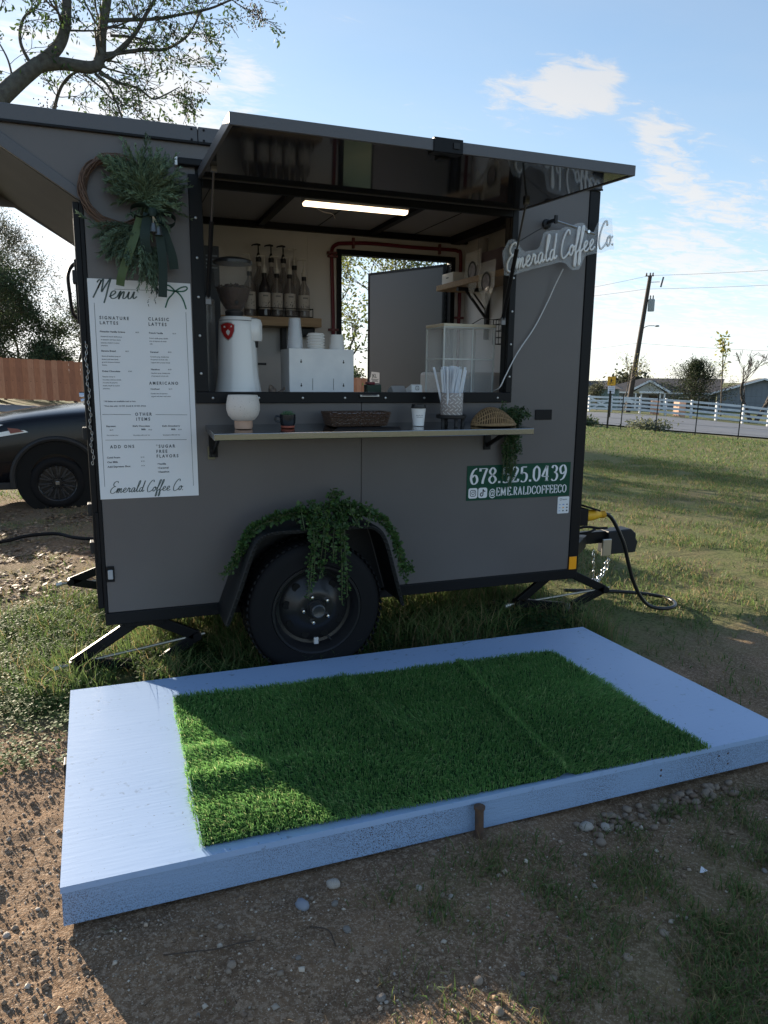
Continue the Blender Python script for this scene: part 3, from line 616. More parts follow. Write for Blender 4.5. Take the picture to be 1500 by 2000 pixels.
# wheel
def wheel(parent, c, r, w, rim_r, detail=True, face=-1, rim_mat=None, name='wheel', spokes=0):
    c = Vector(c); rm = rim_mat or rim_m; y0 = face
    tp = [(rim_r, -.004 + w * .0), (rim_r + .008, -.010), (r * .80, -.004), (r * .90, -.0), (r * .965, .012), (r * .992, .03), (r, .05), (r, w - .05), (r * .97, w - .012), (rim_r + .02, w), (rim_r, w)]
    ty = MB().lathe([(a, b) for a, b in tp], c, 56, 'y', 0, False); wob = ty.build(name, rubber_m, parent, smooth=True)
    if detail:
        tr_ = MB()
        for j in range(64):
            a = 2 * PI * j / 64
            for yy, sg in ((.03, 1), (w - .03, -1)):
                u = Vector((math.cos(a), 0, math.sin(a))); q = c + u * (r + .0005); tr_.bar(q + Vector((0, yy - .022, 0)) , q + Vector((0, yy + .03, 0)) + u * 0 + Vector((-math.sin(a), 0, math.cos(a))) * .008 * sg, .016, .008, u)
        tag(tr_.build('tread_block', rubber_m, wob), kind='stuff')
    rp = [(rim_r + .004, -.006), (rim_r + .002, -.012), (rim_r - .008, -.012), (rim_r - .014, .004), (rim_r - .022, .02), (rim_r - .03, .055), (rim_r - .045, .058), (rim_r - .06, .045)]
    if not spokes: rp += [(.115, .030), (.098, .016), (.075, .010), (.050, .012), (.046, .004), (0, .004)]
    else: rp += [(.05, .05), (0, .05)]
    rb = MB().lathe(rp, c, 48, 'y', 0, False).build('rim', rm, wob, smooth=True)
    return wob, rb
wh, rb = wheel(T, (.876, -.262, .340), .332, .195, .216)
for j in range(9):
    hb = MB(); a = 2 * PI * j / 9 + .18; q = Vector((.876 + .140 * math.cos(a), -.262 + .0365, .340 + .140 * math.sin(a))); hb.lathe([(.0, -.0005), (.0195, -.001), (.021, .001), (.021, .02)], q, 14, 'y'); hb.build('vent_hole', mat('dark void', (.002, .002, .002), .9), rb)
MB().lathe([(.034, .006), (.036, -.012), (.034, -.034), (.028, -.038), (.024, -.036), (.0, -.034)], (.876, -.262, .34), 24, 'y').build('hub_cap', mat('grey hub', (.06, .062, .065), .35, .5), rb, smooth=True)
for j in range(5):
    a = R(90 + 72 * j + 20); q = (.876 + .066 * math.cos(a), -.255, .340 + .066 * math.sin(a)); MB().lathe([(.0115, .006), (.0115, -.008), (.008, -.016), (0, -.018)], q, 6, 'y').build('lug_nut', chrome_m, rb)
MB().box((.862, -.263, .165), (.884, -.248, .198)).build('wheel_weight', mat('zinc weight', (.6, .58, .57), .4, .4), rb, bevel=.003)
MB().tube([(.93, -.25, .20), (.945, -.272, .185)], .005, 6).build('valve_stem', black_m, rb)

# corner jacks
def jack(parent, top, k1, k2, base, y, w=.028):
    j = MB().box((top[0] - .09, y - .03, top[1] - .02), (top[0] + .09, y + .03, top[1] + .012)).build('jack', trim_m, parent, bevel=.003)
    for a, b in (((top[0] - .04, top[1]), k1), ((top[0] + .04, top[1]), k2), (k1, (base[0] - .03, base[1] + .02)), (k2, (base[0] + .03, base[1] + .02))):
        MB().bar((a[0], y, a[1]), (b[0], y, b[1]), w, .052, (0, 0, 1)).build('jack_arm', trim_m, j, bevel=.004)
    MB().tube([(k1[0] - .05, y, k1[1] - .01), (k2[0] + .04, y, k2[1] + .006)], .0075, 8).build('screw_rod', mat('bare screw rod', (.36, .33, .27), .42, .8), j, smooth=True)
    for q in (k1, k2): MB().lathe([(.022, -.03), (.022, .03)], (q[0], y, q[1]), 10, 'y').build('pivot', trim_m, j)
    MB().box((base[0] - .09, y - .07, base[1] - .012), (base[0] + .09, y + .07, base[1] + .012)).build('jack_foot', trim_m, j, bevel=.003)
    MB().tube([(k1[0] - .05, y, k1[1] - .010), (k1[0] - .085, y, k1[1] - .018)], .013, 8).build('jack_nut', mat('pale zinc', (.55, .53, .48), .4, .6), j)
jack(T, (.10, .258), (-.235, .075), (.345, .150), (.13, .012), .09)
jack(T, (2.58, .255), (2.29, .080), (2.93, .105), (2.66, .0), .24)
jack(T, (.08, .258), (-.30, .135), (.42, .12), (.10, .02), 1.38)
# tongue, coupler lock box, safety chains
tg = MB().box((2.30, .70, .285), (3.28, .76, .370)).build('tongue', trim_m, T, bevel=.004)
MB().bar((2.5, .12, .325), (3.05, .66, .325), .05, .085).bar((2.5, 1.40, .325), (3.05, .80, .325), .05, .085).build('tongue_brace', trim_m, T)
MB().prism([(3.27, .205), (3.275, .375), (3.47, .382), (3.515, .345), (3.515, .31), (3.535, .285), (3.52, .205)], .665, .78).build('coupler', mat('navy black cover', (.011, .014, .019), .5, spec=.3), tg, bevel=.008)
MB().box((3.215, .645, .20), (3.290, .6645, .325)).build('padlock', mat('dull padlock steel', (.42, .41, .39), .35, .9), tg, bevel=.006)
MB().tube(spline([(2.95, .66, .405), (3.02, .64, .425), (3.10, .66, .42), (3.2, .68, .40), (3.28, .70, .395)], 5), .010, 6).tube(spline([(2.9, .64, .38), (3.05, .62, .392), (3.15, .66, .40)], 5), .008, 6).build('brake_hose', rubber_m, tg, smooth=True)
def chain(parent, pts, r=.0082):
    sp_ = spline(pts, 12); b = MB(); acc_ = 0; last = sp_[0]; k = 0
    for p in sp_[1:]:
        acc_ += (p - last).length
        if acc_ > .026:
            d = (p - last).normalized() if (p - last).length > 1e-5 else Vector((0, 0, -1)); s_ = d.cross(Vector((0, 1, 0))) if k % 2 else Vector((0, 1, 0)).cross(d).cross(d)
            if s_.length < 1e-3: s_ = Vector((1, 0, 0))
            s_.normalize(); b.tube([p + d * math.sin(q) * .020 + s_ * math.cos(q) * r for q in [2 * PI * j / 8 for j in range(8)]], .0027, 5, closed=True); acc_ = 0; k += 1
        last = p
    return b.build('safety_chain', chrome_m, parent, smooth=True)
chain(tg, [(2.99, .70, .28), (3.0, .69, .18), (3.03, .69, .07), (3.10, .67, .02), (3.17, .66, .03)])
chain(tg, [(3.15, .67, .27), (3.155, .66, .15), (3.16, .66, .03), (3.13, .65, .02)])
chain(tg, [(3.27, .65, .20), (3.24, .65, .12), (3.20, .65, .05), (3.16, .64, .015)])
chain(tg, [(3.29, .66, .19), (3.275, .66, .11), (3.24, .66, .06), (3.20, .65, .02)])
# power inlet on the front wall
inl = MB().box((2.5365, .01, .59), (2.606, .11, .69)).build('power_inlet', trim_m, T, bevel=.003)
MB().prism([(2.585, .712), (2.585, .700), (2.690, .668), (2.690, .679)], .01, .11).build('inlet_flap', trim_m, inl, bevel=.002)
MB().tube([(2.552, .03, .66), (2.575, .03, .66)], .011, 8).build('hose_bib', black_m, T)
MB().box((2.5415, .02, .55), (2.56, .05, .78)).build('conduit_cover', trim_m, T, bevel=.003)
cord = thing('power_cable', 'black power cable with yellow plug looping down to the grass at the trailer nose', 'cable', (2.7, .25, .53))
MB().lathe([(.030, -.02), (.035, 0), (.033, .05), (.026, .08), (.021, .10), (.019, .14), (0, .142)], (2.618, .06, .641), 16, 'x').build('plug', mat('yellow plug', (.78, .42, .02), .5), cord, smooth=True)
rg = MB()
for k in range(3): rg.lathe([(.0225, 0), (.0225, .006)], (2.724 + .012 * k, .06, .641), 14, 'x')
rg.build('strain_relief', mat('yellow plug dark', (.55, .28, .015), .6), cord)
MB().tube(spline([(2.757, .06, .641), (2.79, .06, .632), (2.833, .056, .584), (2.905, .05, .455), (2.955, .05, .318), (3.00, .05, .205), (3.06, .05, .105), (3.13, .045, .035), (3.21, .018, .012), (3.30, .018, .011), (3.372, .075, .011), (3.405, .155, .011), (3.39, .235, .011), (3.31, .33, .012), (3.18, .42, .012), (3.04, .48, .012), (2.85, .56, .012)], 8), .0118, 10).build('flex', mat('black rubber cable', (.012, .012, .013), .32), cord, smooth=True)
hose = MB().tube(spline([(-2.2, 2.9, .02), (-1.5, 3.1, .02), (-.947, 3.28, .02), (-.78, 3.40, .028), (-.644, 3.45, .03), (-.50, 3.42, .03), (-.36, 3.26, .022), (-.174, 3.15, .02), (.2, 3.1, .02), (.9, 3.2, .02)], 8), .016, 8).build('hose', rubber_m, smooth=True)
tag(hose, 'thin black hose lying across the leaf litter behind the trailer', 'hose')

# ------------------------------------------------------------------ signs on the wall
MENU = [('SIGNATURE', -0.0249, 1.6793, 0.0143, 'h'), ('LATTES', -0.0251, 1.6579, 0.0143, 'h'), ('CLASSIC', 0.1783, 1.6808, 0.0146, 'h'), ('LATTES', 0.1782, 1.6584, 0.0146, 'h'), ('Pistachio Vanilla Crème', -0.0266, 1.6235, 0.0103, 'b'), ('$6.25', 0.1215, 1.6248, 0.0073, 'n'), ('Pistachio & french vanilla syrup', -0.0243, 1.6031, 0.0077, 'n'), ('w/ pistachio cold foam (iced),', -0.0246, 1.5897, 0.0077, 'n'), ('pistachio drizzle & crushed', -0.0249, 1.5763, 0.0077, 'n'), ('pistachios.', -0.0251, 1.5644, 0.0077, 'n'), ('Banana Bread', -0.0255, 1.5406, 0.0104, 'b'), ('$6.25', 0.0746, 1.5416, 0.0074, 'n'), ('Banana & hazelnut syrup w/', -0.0247, 1.5188, 0.0078, 'n'), ('banana cold foam (iced),', -0.025, 1.5053, 0.0078, 'n'), ('ground cinnamon & sliced', -0.0252, 1.4928, 0.0078, 'n'), ('banana.', -0.0254, 1.4803, 0.0078, 'n'), ('Dubai Chocolate', -0.027, 1.4526, 0.0104, 'b'), ('$7.00', 0.0823, 1.4538, 0.0075, 'n'), ('Pistachio syrup w/', -0.0268, 1.4295, 0.0079, 'n'), ('chocolate cold foam (iced),', -0.0271, 1.4159, 0.0079, 'n'), ('chocolate & pistachio', -0.0273, 1.4033, 0.0079, 'n'), ('drizzle, kataifi & crushed', -0.0276, 1.3901, 0.0079, 'n'), ('pistachios.', -0.0278, 1.3774, 0.008, 'n'), ('French Vanilla', 0.1786, 1.6233, 0.01, 'b'), ('$5.25', 0.2805, 1.6242, 0.0074, 'n'), ('French vanilla syrup, double', 0.1791, 1.6008, 0.0079, 'n'), ('shot of espresso & whole', 0.179, 1.5881, 0.0079, 'n'), ('milk.', 0.1795, 1.576, 0.0079, 'n'), ('Caramel', 0.1794, 1.5396, 0.01, 'b'), ('$5.25', 0.2571, 1.5411, 0.0075, 'n'), ('Caramel syrup, double shot', 0.1794, 1.5194, 0.008, 'n'), ('of espresso & whole milk.', 0.1799, 1.5072, 0.008, 'n'), ('Topped with caramel drizzle', 0.1803, 1.4939, 0.008, 'n'), ('Hazelnut', 0.1794, 1.463, 0.0101, 'b'), ('$5.25', 0.2538, 1.4639, 0.0075, 'n'), ('Hazelnut syrup, double shot', 0.1792, 1.4469, 0.0081, 'n'), ('of espresso & whole milk.', 0.1796, 1.4341, 0.008, 'n'), ('AMERICANO', 0.1697, 1.3986, 0.014, 'h'), ('Hot/Iced', 0.1743, 1.3755, 0.0102, 'b'), ('$3.25', 0.2532, 1.3762, 0.0077, 'n'), ('Double shot of espresso', 0.1739, 1.3555, 0.0081, 'n'), ('topped with hot / cold water', 0.1744, 1.343, 0.0082, 'n'), ('*All lattes are available iced or hot.', -0.0275, 1.3208, 0.009, 'b'), ('*One size only: 16 OZ. (Iced) & 12 OZ. (Hot)', -0.0282, 1.3001, 0.009, 'b'), ('OTHER', 0.1016, 1.2589, 0.0146, 'h'), ('ITEMS', 0.1047, 1.2366, 0.0146, 'h'), ('Espresso', -0.0232, 1.2096, 0.0107, 'b'), ('$2.75', -0.01, 1.1932, 0.0075, 'n'), ('Hot double shot', -0.0234, 1.1697, 0.008, 'n'), ("Kid's Chocolate", 0.0888, 1.2085, 0.0109, 'b'), ('Milk', 0.1254, 1.1932, 0.0109, 'b'), ('$3.25', 0.1563, 1.1927, 0.0077, 'n'), ('Chocolate milk over ice', 0.0888, 1.1681, 0.0082, 'n'), ("Kid's Strawberry", 0.2173, 1.2072, 0.011, 'b'), ('Milk', 0.2566, 1.1917, 0.0111, 'b'), ('$3.25', 0.2878, 1.1912, 0.0078, 'n'), ('Strawberry milk over ice', 0.2187, 1.1668, 0.0083, 'n'), ('ADD ONS', -0.0118, 1.1135, 0.0147, 'h'), ('*SUGAR', 0.1858, 1.1109, 0.015, 'h'), ('FREE', 0.1858, 1.0875, 0.015, 'h'), ('FLAVORS', 0.1859, 1.0652, 0.015, 'h'), ('Cold Foam', -0.0287, 1.0676, 0.012, 'b'), ('Oat Milk', -0.0283, 1.0468, 0.012, 'b'), ('Add Espresso Shot', -0.0279, 1.0259, 0.0121, 'b'), ('$1.25', 0.1167, 1.0672, 0.0077, 'n'), ('$1.25', 0.1169, 1.0489, 0.0077, 'n'), ('$1.25', 0.1174, 1.0282, 0.0078, 'n'), ('•Vanilla', 0.1881, 1.0321, 0.0123, 'b'), ('•Caramel', 0.1884, 1.0135, 0.0124, 'b'), ('•Hazelnut', 0.1886, 0.995, 0.0123, 'b')]
ms = thing('menu_sign', 'white menu board lettered Menu and Emerald Coffee Co., beside the hatch', 'menu board', (.15, -.002, 1.36))
MB().prism([(-.066, .881), (.370, .880), (.367, 1.848), (-.0655, 1.849)], -.0045, -.0008).build('board', white_m, ms)
mb = MB(); yM = -.0052
for s_, x, z, cap, kind in MENU:
    if kind == 'h': put_text(mb, s_, x, z, yM, cap * .94, .030, 1.55, squeeze=.86)
    elif kind == 'b': put_text(mb, s_, x, z, yM, cap * .66, .028, 1.02, squeeze=1.12)
    else: put_text(mb, s_, x, z, yM, cap * .66, .012, 1.0, squeeze=.98)
mb.build('lettering', ink_m, ms, fix=False)
ln = MB()
for (xa, za), (xb, zb) in [((-.0424, 1.7476), (-.0451, .9389)), ((.3425, 1.722), (.3472, .9277)), ((.0434, 1.8082), (.2479, 1.8109)), ((-.0367, 1.266), (.0843, 1.2639)), ((.1906, 1.263), (.3312, 1.2607)), ((-.0306, 1.1509), (.3241, 1.1463))]:
    ribbon_stroke(ln, [(xa, za), (xb, zb)], yM, .0016)
ln.build('ruled_line', ink_m, ms, fix=False)
scm = MB(); scn = MB()
for st in script_strokes('Menu', -.043, 1.764, .086, .03, .30, 1.12): ribbon_stroke(scm, st, -.0056, .0052, (.0036, .0066))
for st in script_strokes('Emerald Coffee Co.', -.026, .908, .055, .004, .32, .93): ribbon_stroke(scn, st, -.0056, .0032, (.0024, .0040))
scm.build('script_lettering', mat('grey green ink', (.07, .10, .095), .6), ms, fix=False); scn.build('script_lettering', MATS['grey green ink'], ms, fix=False)
bw_ = MB()
for q in ([(.300, 1.812), (.275, 1.834), (.255, 1.832), (.258, 1.818), (.300, 1.811)], [(.300, 1.812), (.325, 1.828), (.347, 1.833), (.352, 1.824), (.335, 1.813), (.300, 1.811)], [(.298, 1.812), (.285, 1.795), (.268, 1.775), (.254, 1.738)], [(.302, 1.812), (.317, 1.80), (.333, 1.775), (.345, 1.735)]):
    ribbon_stroke(bw_, [(p.x, p.z) for p in spline([(a, 0, b) for a, b in q], 8)], -.0060, .0062)
bw_.build('printed_bow', inkg_m, ms, fix=False)

ps = thing('contact_sign', 'dark green banner sticker with white phone number 678.525.0439 and handle', 'sticker', (2.12, -.001, .877))
MB().prism([(1.7915, .781), (2.452, .780), (2.452, .975), (1.7915, .973)], -.003, -.0006).build('backing', greensign_m, ps)
wv = mat('white vinyl', (.72, .73, .74), .5); lm = MB()
put_serif(lm, '678.525.0439', 1.807, .872, -.0036, .088, .625)
put_serif(lm, 'EME.RALDCOFFEECO', 1.972, .800, -.0036, .047, .462)
put_text(lm, '@', 1.928, .801, -.0036, .040, .01, width=.040)
lm.build('lettering', wv, ps, fix=False)
def rrect(x, z, w, h, r, n=5):
    p = []
    for cx, cz, a0 in ((x + w - r, z + h - r, 0), (x + r, z + h - r, 90), (x + r, z + r, 180), (x + w - r, z + r, 270)):
        p += [(cx + r * math.cos(R(a0 + 90 * j / n)), cz + r * math.sin(R(a0 + 90 * j / n))) for j in range(n + 1)]
    return p
for x, kind in ((1.803, 'camera'), (1.863, 'note')):
    ic = MB().prism(rrect(x, .793, .055, .057, .012), -.0040, -.0031).build('app_icon', wv, ps)
    g_ = MB(); c = (x + .0275, .8215)
    if kind == 'camera':
        pr_ = rrect(x + .011, .805, .033, .033, .009); ribbon_stroke(g_, pr_ + [pr_[0]], -.0045, .0035)
        ribbon_stroke(g_, [(c[0] + .008 * math.cos(a), c[1] + .008 * math.sin(a)) for a in [2 * PI * j / 16 for j in range(17)]], -.0045, .0033)
        g_.lathe([(.0022, 0), (.0001, -.0002)], (x + .037, -.0044, .831), 8, 'y')
    else:
        ribbon_stroke(g_, [(p.x, p.z) for p in spline([(x + .024, 0, .822), (x + .017, 0, .820), (x + .013, 0, .812), (x + .018, 0, .804), (x + .026, 0, .806), (x + .029, 0, .814), (x + .029, 0, .842)], 5)], -.0045, .006)
        ribbon_stroke(g_, [(p.x, p.z) for p in spline([(x + .029, 0, .842), (x + .033, 0, .833), (x + .043, 0, .829)], 5)], -.0046, .006)
    g_.build('glyph', black_m, ic, fix=False)
pay = thing('payment_sticker', 'small white payment sticker below the green phone banner', 'sticker', (2.417, -.001, .726))
MB().prism(rrect(2.379, .677, .077, .098, .006), -.0028, -.0006).build('backing', white_m, pay)
pt = MB(); put_text(pt, 'Square', 2.408, .7555, -.0032, .0085, .01); pr_ = rrect(2.393, .7545, .010, .010, .002); ribbon_stroke(pt, pr_ + [pr_[0]], -.0032, .002)
for r_ in range(3): ribbon_stroke(pt, [(2.437, .693 + .018 * r_), (2.447, .693 + .018 * r_)], -.0032, .008 - .001 * r_)
ribbon_stroke(pt, [(2.412, .693), (2.422, .693)], -.0032, .007); pt.build('lettering', ink_m, pay, fix=False)
pc = MB()
for r_ in range(3): ribbon_stroke(pc, [(2.387, .693 + .018 * r_), (2.399, .693 + .018 * r_)], -.0032, .0035)
ribbon_stroke(pc, [(2.411, .729), (2.424, .729)], -.0032, .005); pc.build('card_logo', mat('logo blue', (.10, .22, .5), .5), pay, fix=False)
po = MB(); ribbon_stroke(po, [(2.412, .711), (2.422, .711)], -.0032, .007); po.build('card_logo', mat('logo amber', (.8, .4, .05), .5), pay, fix=False)

# neon style sign on a hanging bar
nang = .245
ns = thing('neon_sign', 'white script neon style sign Emerald Coffee Co. hanging off the wall corner', 'neon sign', (2.25, -.06, 2.08))
tube_m = mat('white silicone tube', (.82, .82, .80), .45); acr_m = mat('clear acrylic', (.90, .94, .97), .05, alpha=.13, spec=.8)
strokes = script_strokes('Emerald Coffee Co.', 1.965, 1.978, .150, nang, .30, .86)
xs = [p[0] for k_ in strokes for p in k_]; fitx = (2.585 - 1.945) / (max(xs) - min(xs)); x00 = min(xs)
strokes = [[(1.945 + (a - x00) * fitx, 1.978 + (b - 1.978) * (.42 + .58 * fitx) + 0) for a, b in k_] for k_ in strokes]
tb = MB()
for k_ in strokes: tb.tube([(a, -.075, b) for a, b in k_[::2] + ([k_[-1]] if len(k_) % 2 == 0 else [])], .0050, 8)
tb.build('letter_tube', tube_m, ns, smooth='all')
# backing sheet: an outline that follows the lettering at a margin
cols = {}
for k_ in strokes:
    for a, b in k_: cols.setdefault(round((a + (b - 2.08) * .22) / .018), []).append(b)
ks = sorted(cols); top = []; bot = []
for i in ks:
    near_ = [v for j in range(i - 1, i + 2) for v in cols.get(j, [])]; x = i * .018
    top.append((x - (max(near_) - 2.08) * .22, max(near_) + .018)); bot.append((x - (min(near_) - 2.08) * .22, min(near_) - .018))
def sm(p): return [((p[max(i - 1, 0)][0] + 2 * p[i][0] + p[min(i + 1, len(p) - 1)][0]) / 4, (p[max(i - 1, 0)][1] + 2 * p[i][1] + p[min(i + 1, len(p) - 1)][1]) / 4) for i in range(len(p))]
top, bot = sm(top), sm(bot); top[0] = (top[0][0] - .014, top[0][1]); bot[0] = (bot[0][0] - .014, bot[0][1]); top[-1] = (top[-1][0] + .014, top[-1][1]); bot[-1] = (bot[-1][0] + .014, bot[-1][1])
ab = MB(); n_ = len(top)
for y in (-.066, -.061): ab.add([(a, y, b) for a, b in top] + [(a, y, b) for a, b in bot], [(i, i + 1, n_ + i + 1, n_ + i) for i in range(n_ - 1)])
rim_ = top + bot[::-1]; ab.add([(a, -.066, b) for a, b in rim_] + [(a, -.061, b) for a, b in rim_], [(i, (i + 1) % len(rim_), len(rim_) + (i + 1) % len(rim_), len(rim_) + i) for i in range(len(rim_))])
ab.build('acrylic_sheet', acr_m, ns)
MB().bar((2.216, -.012, 2.252), (2.216, -.075, 2.252), .016, .016).lathe([(.026, 0), (.024, -.012), (.012, -.016), (.0, -.016)], (2.212, -.0008, 2.245), 16, 'y').box((2.210, -.088, 2.235), (2.226, -.076, 2.275)).build('wall_hook', black_m, ns, bevel=.001)
MB().tube([(1.978, -.066, 2.112), (2.10, -.070, 2.185), (2.216, -.078, 2.248)], .0022, 6).build('hanging_wire', black_m, ns)
MB().tube([(2.216, -.076, 2.250), (2.33, -.07, 2.232), (2.47, -.066, 2.205)], .0055, 8).build('hanging_rod', galv_m, ns)
MB().lathe([(.008, 0), (.008, -.014), (.0, -.014)], (2.43, -.062, 2.212), 10, 'y').build('standoff', chrome_m, ns)
MB().tube(spline([(2.294, -.058, 2.017), (2.27, -.03, 1.94), (2.234, -.016, 1.847), (2.162, -.012, 1.711), (2.059, -.020, 1.574), (1.990, -.022, 1.45), (1.962, -.02, 1.395), (1.955, .03, 1.375)], 8), .0035, 6).build('lead', mat('white flex', (.6, .6, .6), .4), ns, smooth=True)

# ------------------------------------------------------------------ wreath
wr_ = thing('wreath', 'twig wreath with green sprays, dark bow and little bells above the menu', 'wreath', (.1, -.02, 2.2))
vine_m = mat('bare twig', (.135, .082, .055), .8, var=(60, (.09, .055, .04), .9)); spray_m = mat('faux pine', (.07, .12, .07), .6, translucent=.25, attr='tint')
cw = Vector((.075, -.035, 2.205)); vb_ = MB()
for j in range(34):
    ph = random.uniform(0, 6.28); ro = random.uniform(-.019, .019); zo = random.uniform(-.014, .014); tw = random.uniform(1.5, 4)
    rr_ = random.uniform(.0022, .0042)
    vb_.tube([cw + Vector(((.137 + ro * math.cos(ph + tw * a)) * math.cos(a), zo + .012 * math.sin(ph + tw * a), (.137 + ro * math.cos(ph + tw * a)) * math.sin(a))) for a in [2 * PI * q / 36 for q in range(36)]], rr_, 5, closed=True)
vb_.build('twig_ring', vine_m, wr_, smooth=True)
def sprays(name, parent, items, needle, m, base=(.13, .19, .115)):
    """items: (start, direction, length, needles); feather-like sprigs of thin needles"""
    V, F, C = [], [], []
    for p, d, ln_, nn in items:
        p = np.array(p, float); d = np.array(d, float); d /= np.linalg.norm(d); sag = RNG.uniform(-.12, .3)
        side = np.cross(d, [0, 1, 0]); side /= np.linalg.norm(side) + 1e-6; up_ = np.cross(side, d); shade = RNG.uniform(.6, 1.5)
        tt = np.sort(RNG.random(nn)); c = p + d * (tt * ln_)[:, None]; c[:, 2] -= sag * ln_ * tt ** 2
        a = RNG.random(nn) * 2 * PI; nl = needle * (1.05 - .6 * tt) * RNG.uniform(.6, 1.2, nn)
        nd = d * .9 + (side * np.cos(a)[:, None] + up_ * np.sin(a)[:, None]) * .55; e = c + nd * nl[:, None]; e[:, 2] -= .1 * nl
        w = np.cross(nd, RNG.normal(size=(nn, 3))); w /= np.linalg.norm(w, axis=1)[:, None] + 1e-9; w *= (needle * .085)
        o = len(V) and sum(len(v) for v in V); V.append(np.concatenate([c - w, c + w, e + w * .4, e - w * .4])); k_ = np.arange(nn)
        F.append(np.stack([o + k_, o + nn + k_, o + 2 * nn + k_, o + 3 * nn + k_], -1)); C.append(np.tile(np.array(base) * shade, (4 * nn, 1)) * RNG.uniform(.7, 1.3, (4 * nn, 1)))
    return npmesh(name, np.concatenate(V), F, m, parent, np.concatenate(C))
it = []
for j in range(150):
    a = R(random.gauss(72, 56)); l_ = random.uniform(.12, .215) * (1 if abs(a - 1.2) < 1.3 else .8); it.append(((.185 + random.uniform(-.03, .03), -.055 - random.random() * .03, 2.175 + random.uniform(-.02, .05)), (math.cos(a), random.uniform(-.55, .15), math.sin(a)), l_, 70))
for j in range(26):
    a = R(random.uniform(150, 215)); it.append(((.16 + random.uniform(-.05, .02), -.055, 2.26 + random.uniform(-.07, .06)), (math.cos(a), random.uniform(-.4, .1), math.sin(a) + .3), random.uniform(.07, .14), 55))
sprays('upper_spray', wr_, it, .034, spray_m)
it = []
for j in range(80):
    a = R(random.gauss(238, 34)); it.append(((.125 + random.uniform(-.07, .075), -.055 - random.random() * .03, 2.045 + random.uniform(-.05, .03)), (math.cos(a), random.uniform(-.5, .15), math.sin(a)), random.uniform(.07, .185), 70))
for j in range(24): it.append(((.21 + random.uniform(-.03, .02), -.06, 1.99), (random.uniform(-.35, .25), -.2, -1), random.uniform(.08, .17), 60))
sprays('lower_spray', wr_, it, .030, spray_m, (.115, .170, .110))
it = [((.21, -.07, 1.86), (random.uniform(-.5, .5), -.3, -1), random.uniform(.05, .10), 18) for j in range(9)]
sprays('trailing_sprig', wr_, it, .022, spray_m, (.02, .04, .03))
dark_r = mat('dark green velvet ribbon', (.010, .026, .021), .7, bump=(200, .2, .001)); olive_r = mat('olive ribbon', (.062, .100, .038), .6, bump=(200, .2, .001))
def ribbon(name, pts, w, m, parent, tilt=.0):
    p = spline(pts, 8); b = MB(); n = len(p); A_, B_ = [], []
    for i in range(n):
        d = (p[min(i + 1, n - 1)] - p[max(i - 1, 0)]).normalized(); s_ = d.cross(Vector((0, 1, .0))).normalized() + Vector((0, tilt * math.sin(i * .5), 0)); A_.append(p[i] + s_ * w / 2); B_.append(p[i] - s_ * w / 2)
    for off in (0, .0016): b.add([q + Vector((0, off, 0)) for q in A_ + B_], [(i, i + 1, n + i + 1, n + i) for i in range(n - 1)])
    return b.build(name, m, parent, smooth=True)
ribbon('ribbon_tail', [(.165, -.100, 2.105), (.135, -.108, 2.02), (.105, -.112, 1.94), (.075, -.100, 1.86), (.066, -.090, 1.815)], .034, olive_r, wr_, .25)
ribbon('ribbon_tail', [(.195, -.102, 2.115), (.178, -.114, 2.04), (.176, -.112, 1.99), (.185, -.10, 1.95)], .040, dark_r, wr_, .2)
ribbon('ribbon_tail', [(.225, -.104, 2.11), (.238, -.115, 2.00), (.244, -.112, 1.90), (.238, -.10, 1.775)], .036, dark_r, wr_, .15)
ribbon('ribbon_tail', [(.235, -.098, 2.11), (.262, -.105, 2.02), (.285, -.100, 1.95), (.292, -.09, 1.895)], .038, dark_r, wr_, .15)
for sx, c in ((-1, (.162, -.098, 2.125)), (1, (.265, -.098, 2.098))):
    c = Vector(c); lp = MB(); P_ = [c + Vector((sx * (.040 * math.cos(a)), .0, .026 * math.sin(a))) for a in [2 * PI * j / 20 for j in range(21)]]; n = len(P_)
    lp.add([q + Vector((0, -.022, 0)) for q in P_] + [q + Vector((0, .018, -.01)) for q in P_], [(i, i + 1, n + i + 1, n + i) for i in range(n - 1)]); lp.build('bow_loop', dark_r, wr_, smooth=True)
MB().lathe([(.0, -.02), (.016, -.016), (.02, 0), (.016, .016), (0, .02)], (.212, -.108, 2.118), 12).build('bow_knot', dark_r, wr_, smooth=True)
bellm = mat('dull pewter bell', (.13, .14, .14), .4, .7)
for x, z in ((.213, 2.052), (.232, 2.040)):
    be = MB().lathe([(.003, .024), (.009, .021), (.012, .010), (.0145, -.006), (.018, -.014), (.016, -.014), (.010, .0)], (x, -.118, z), 16).build('bell', bellm, wr_, smooth=True)
    MB().tube([(x, -.116, z + .022), (.211, -.118, 2.105)], .0022, 5).build('cord', mat('jute', (.42, .36, .26), .8), be)

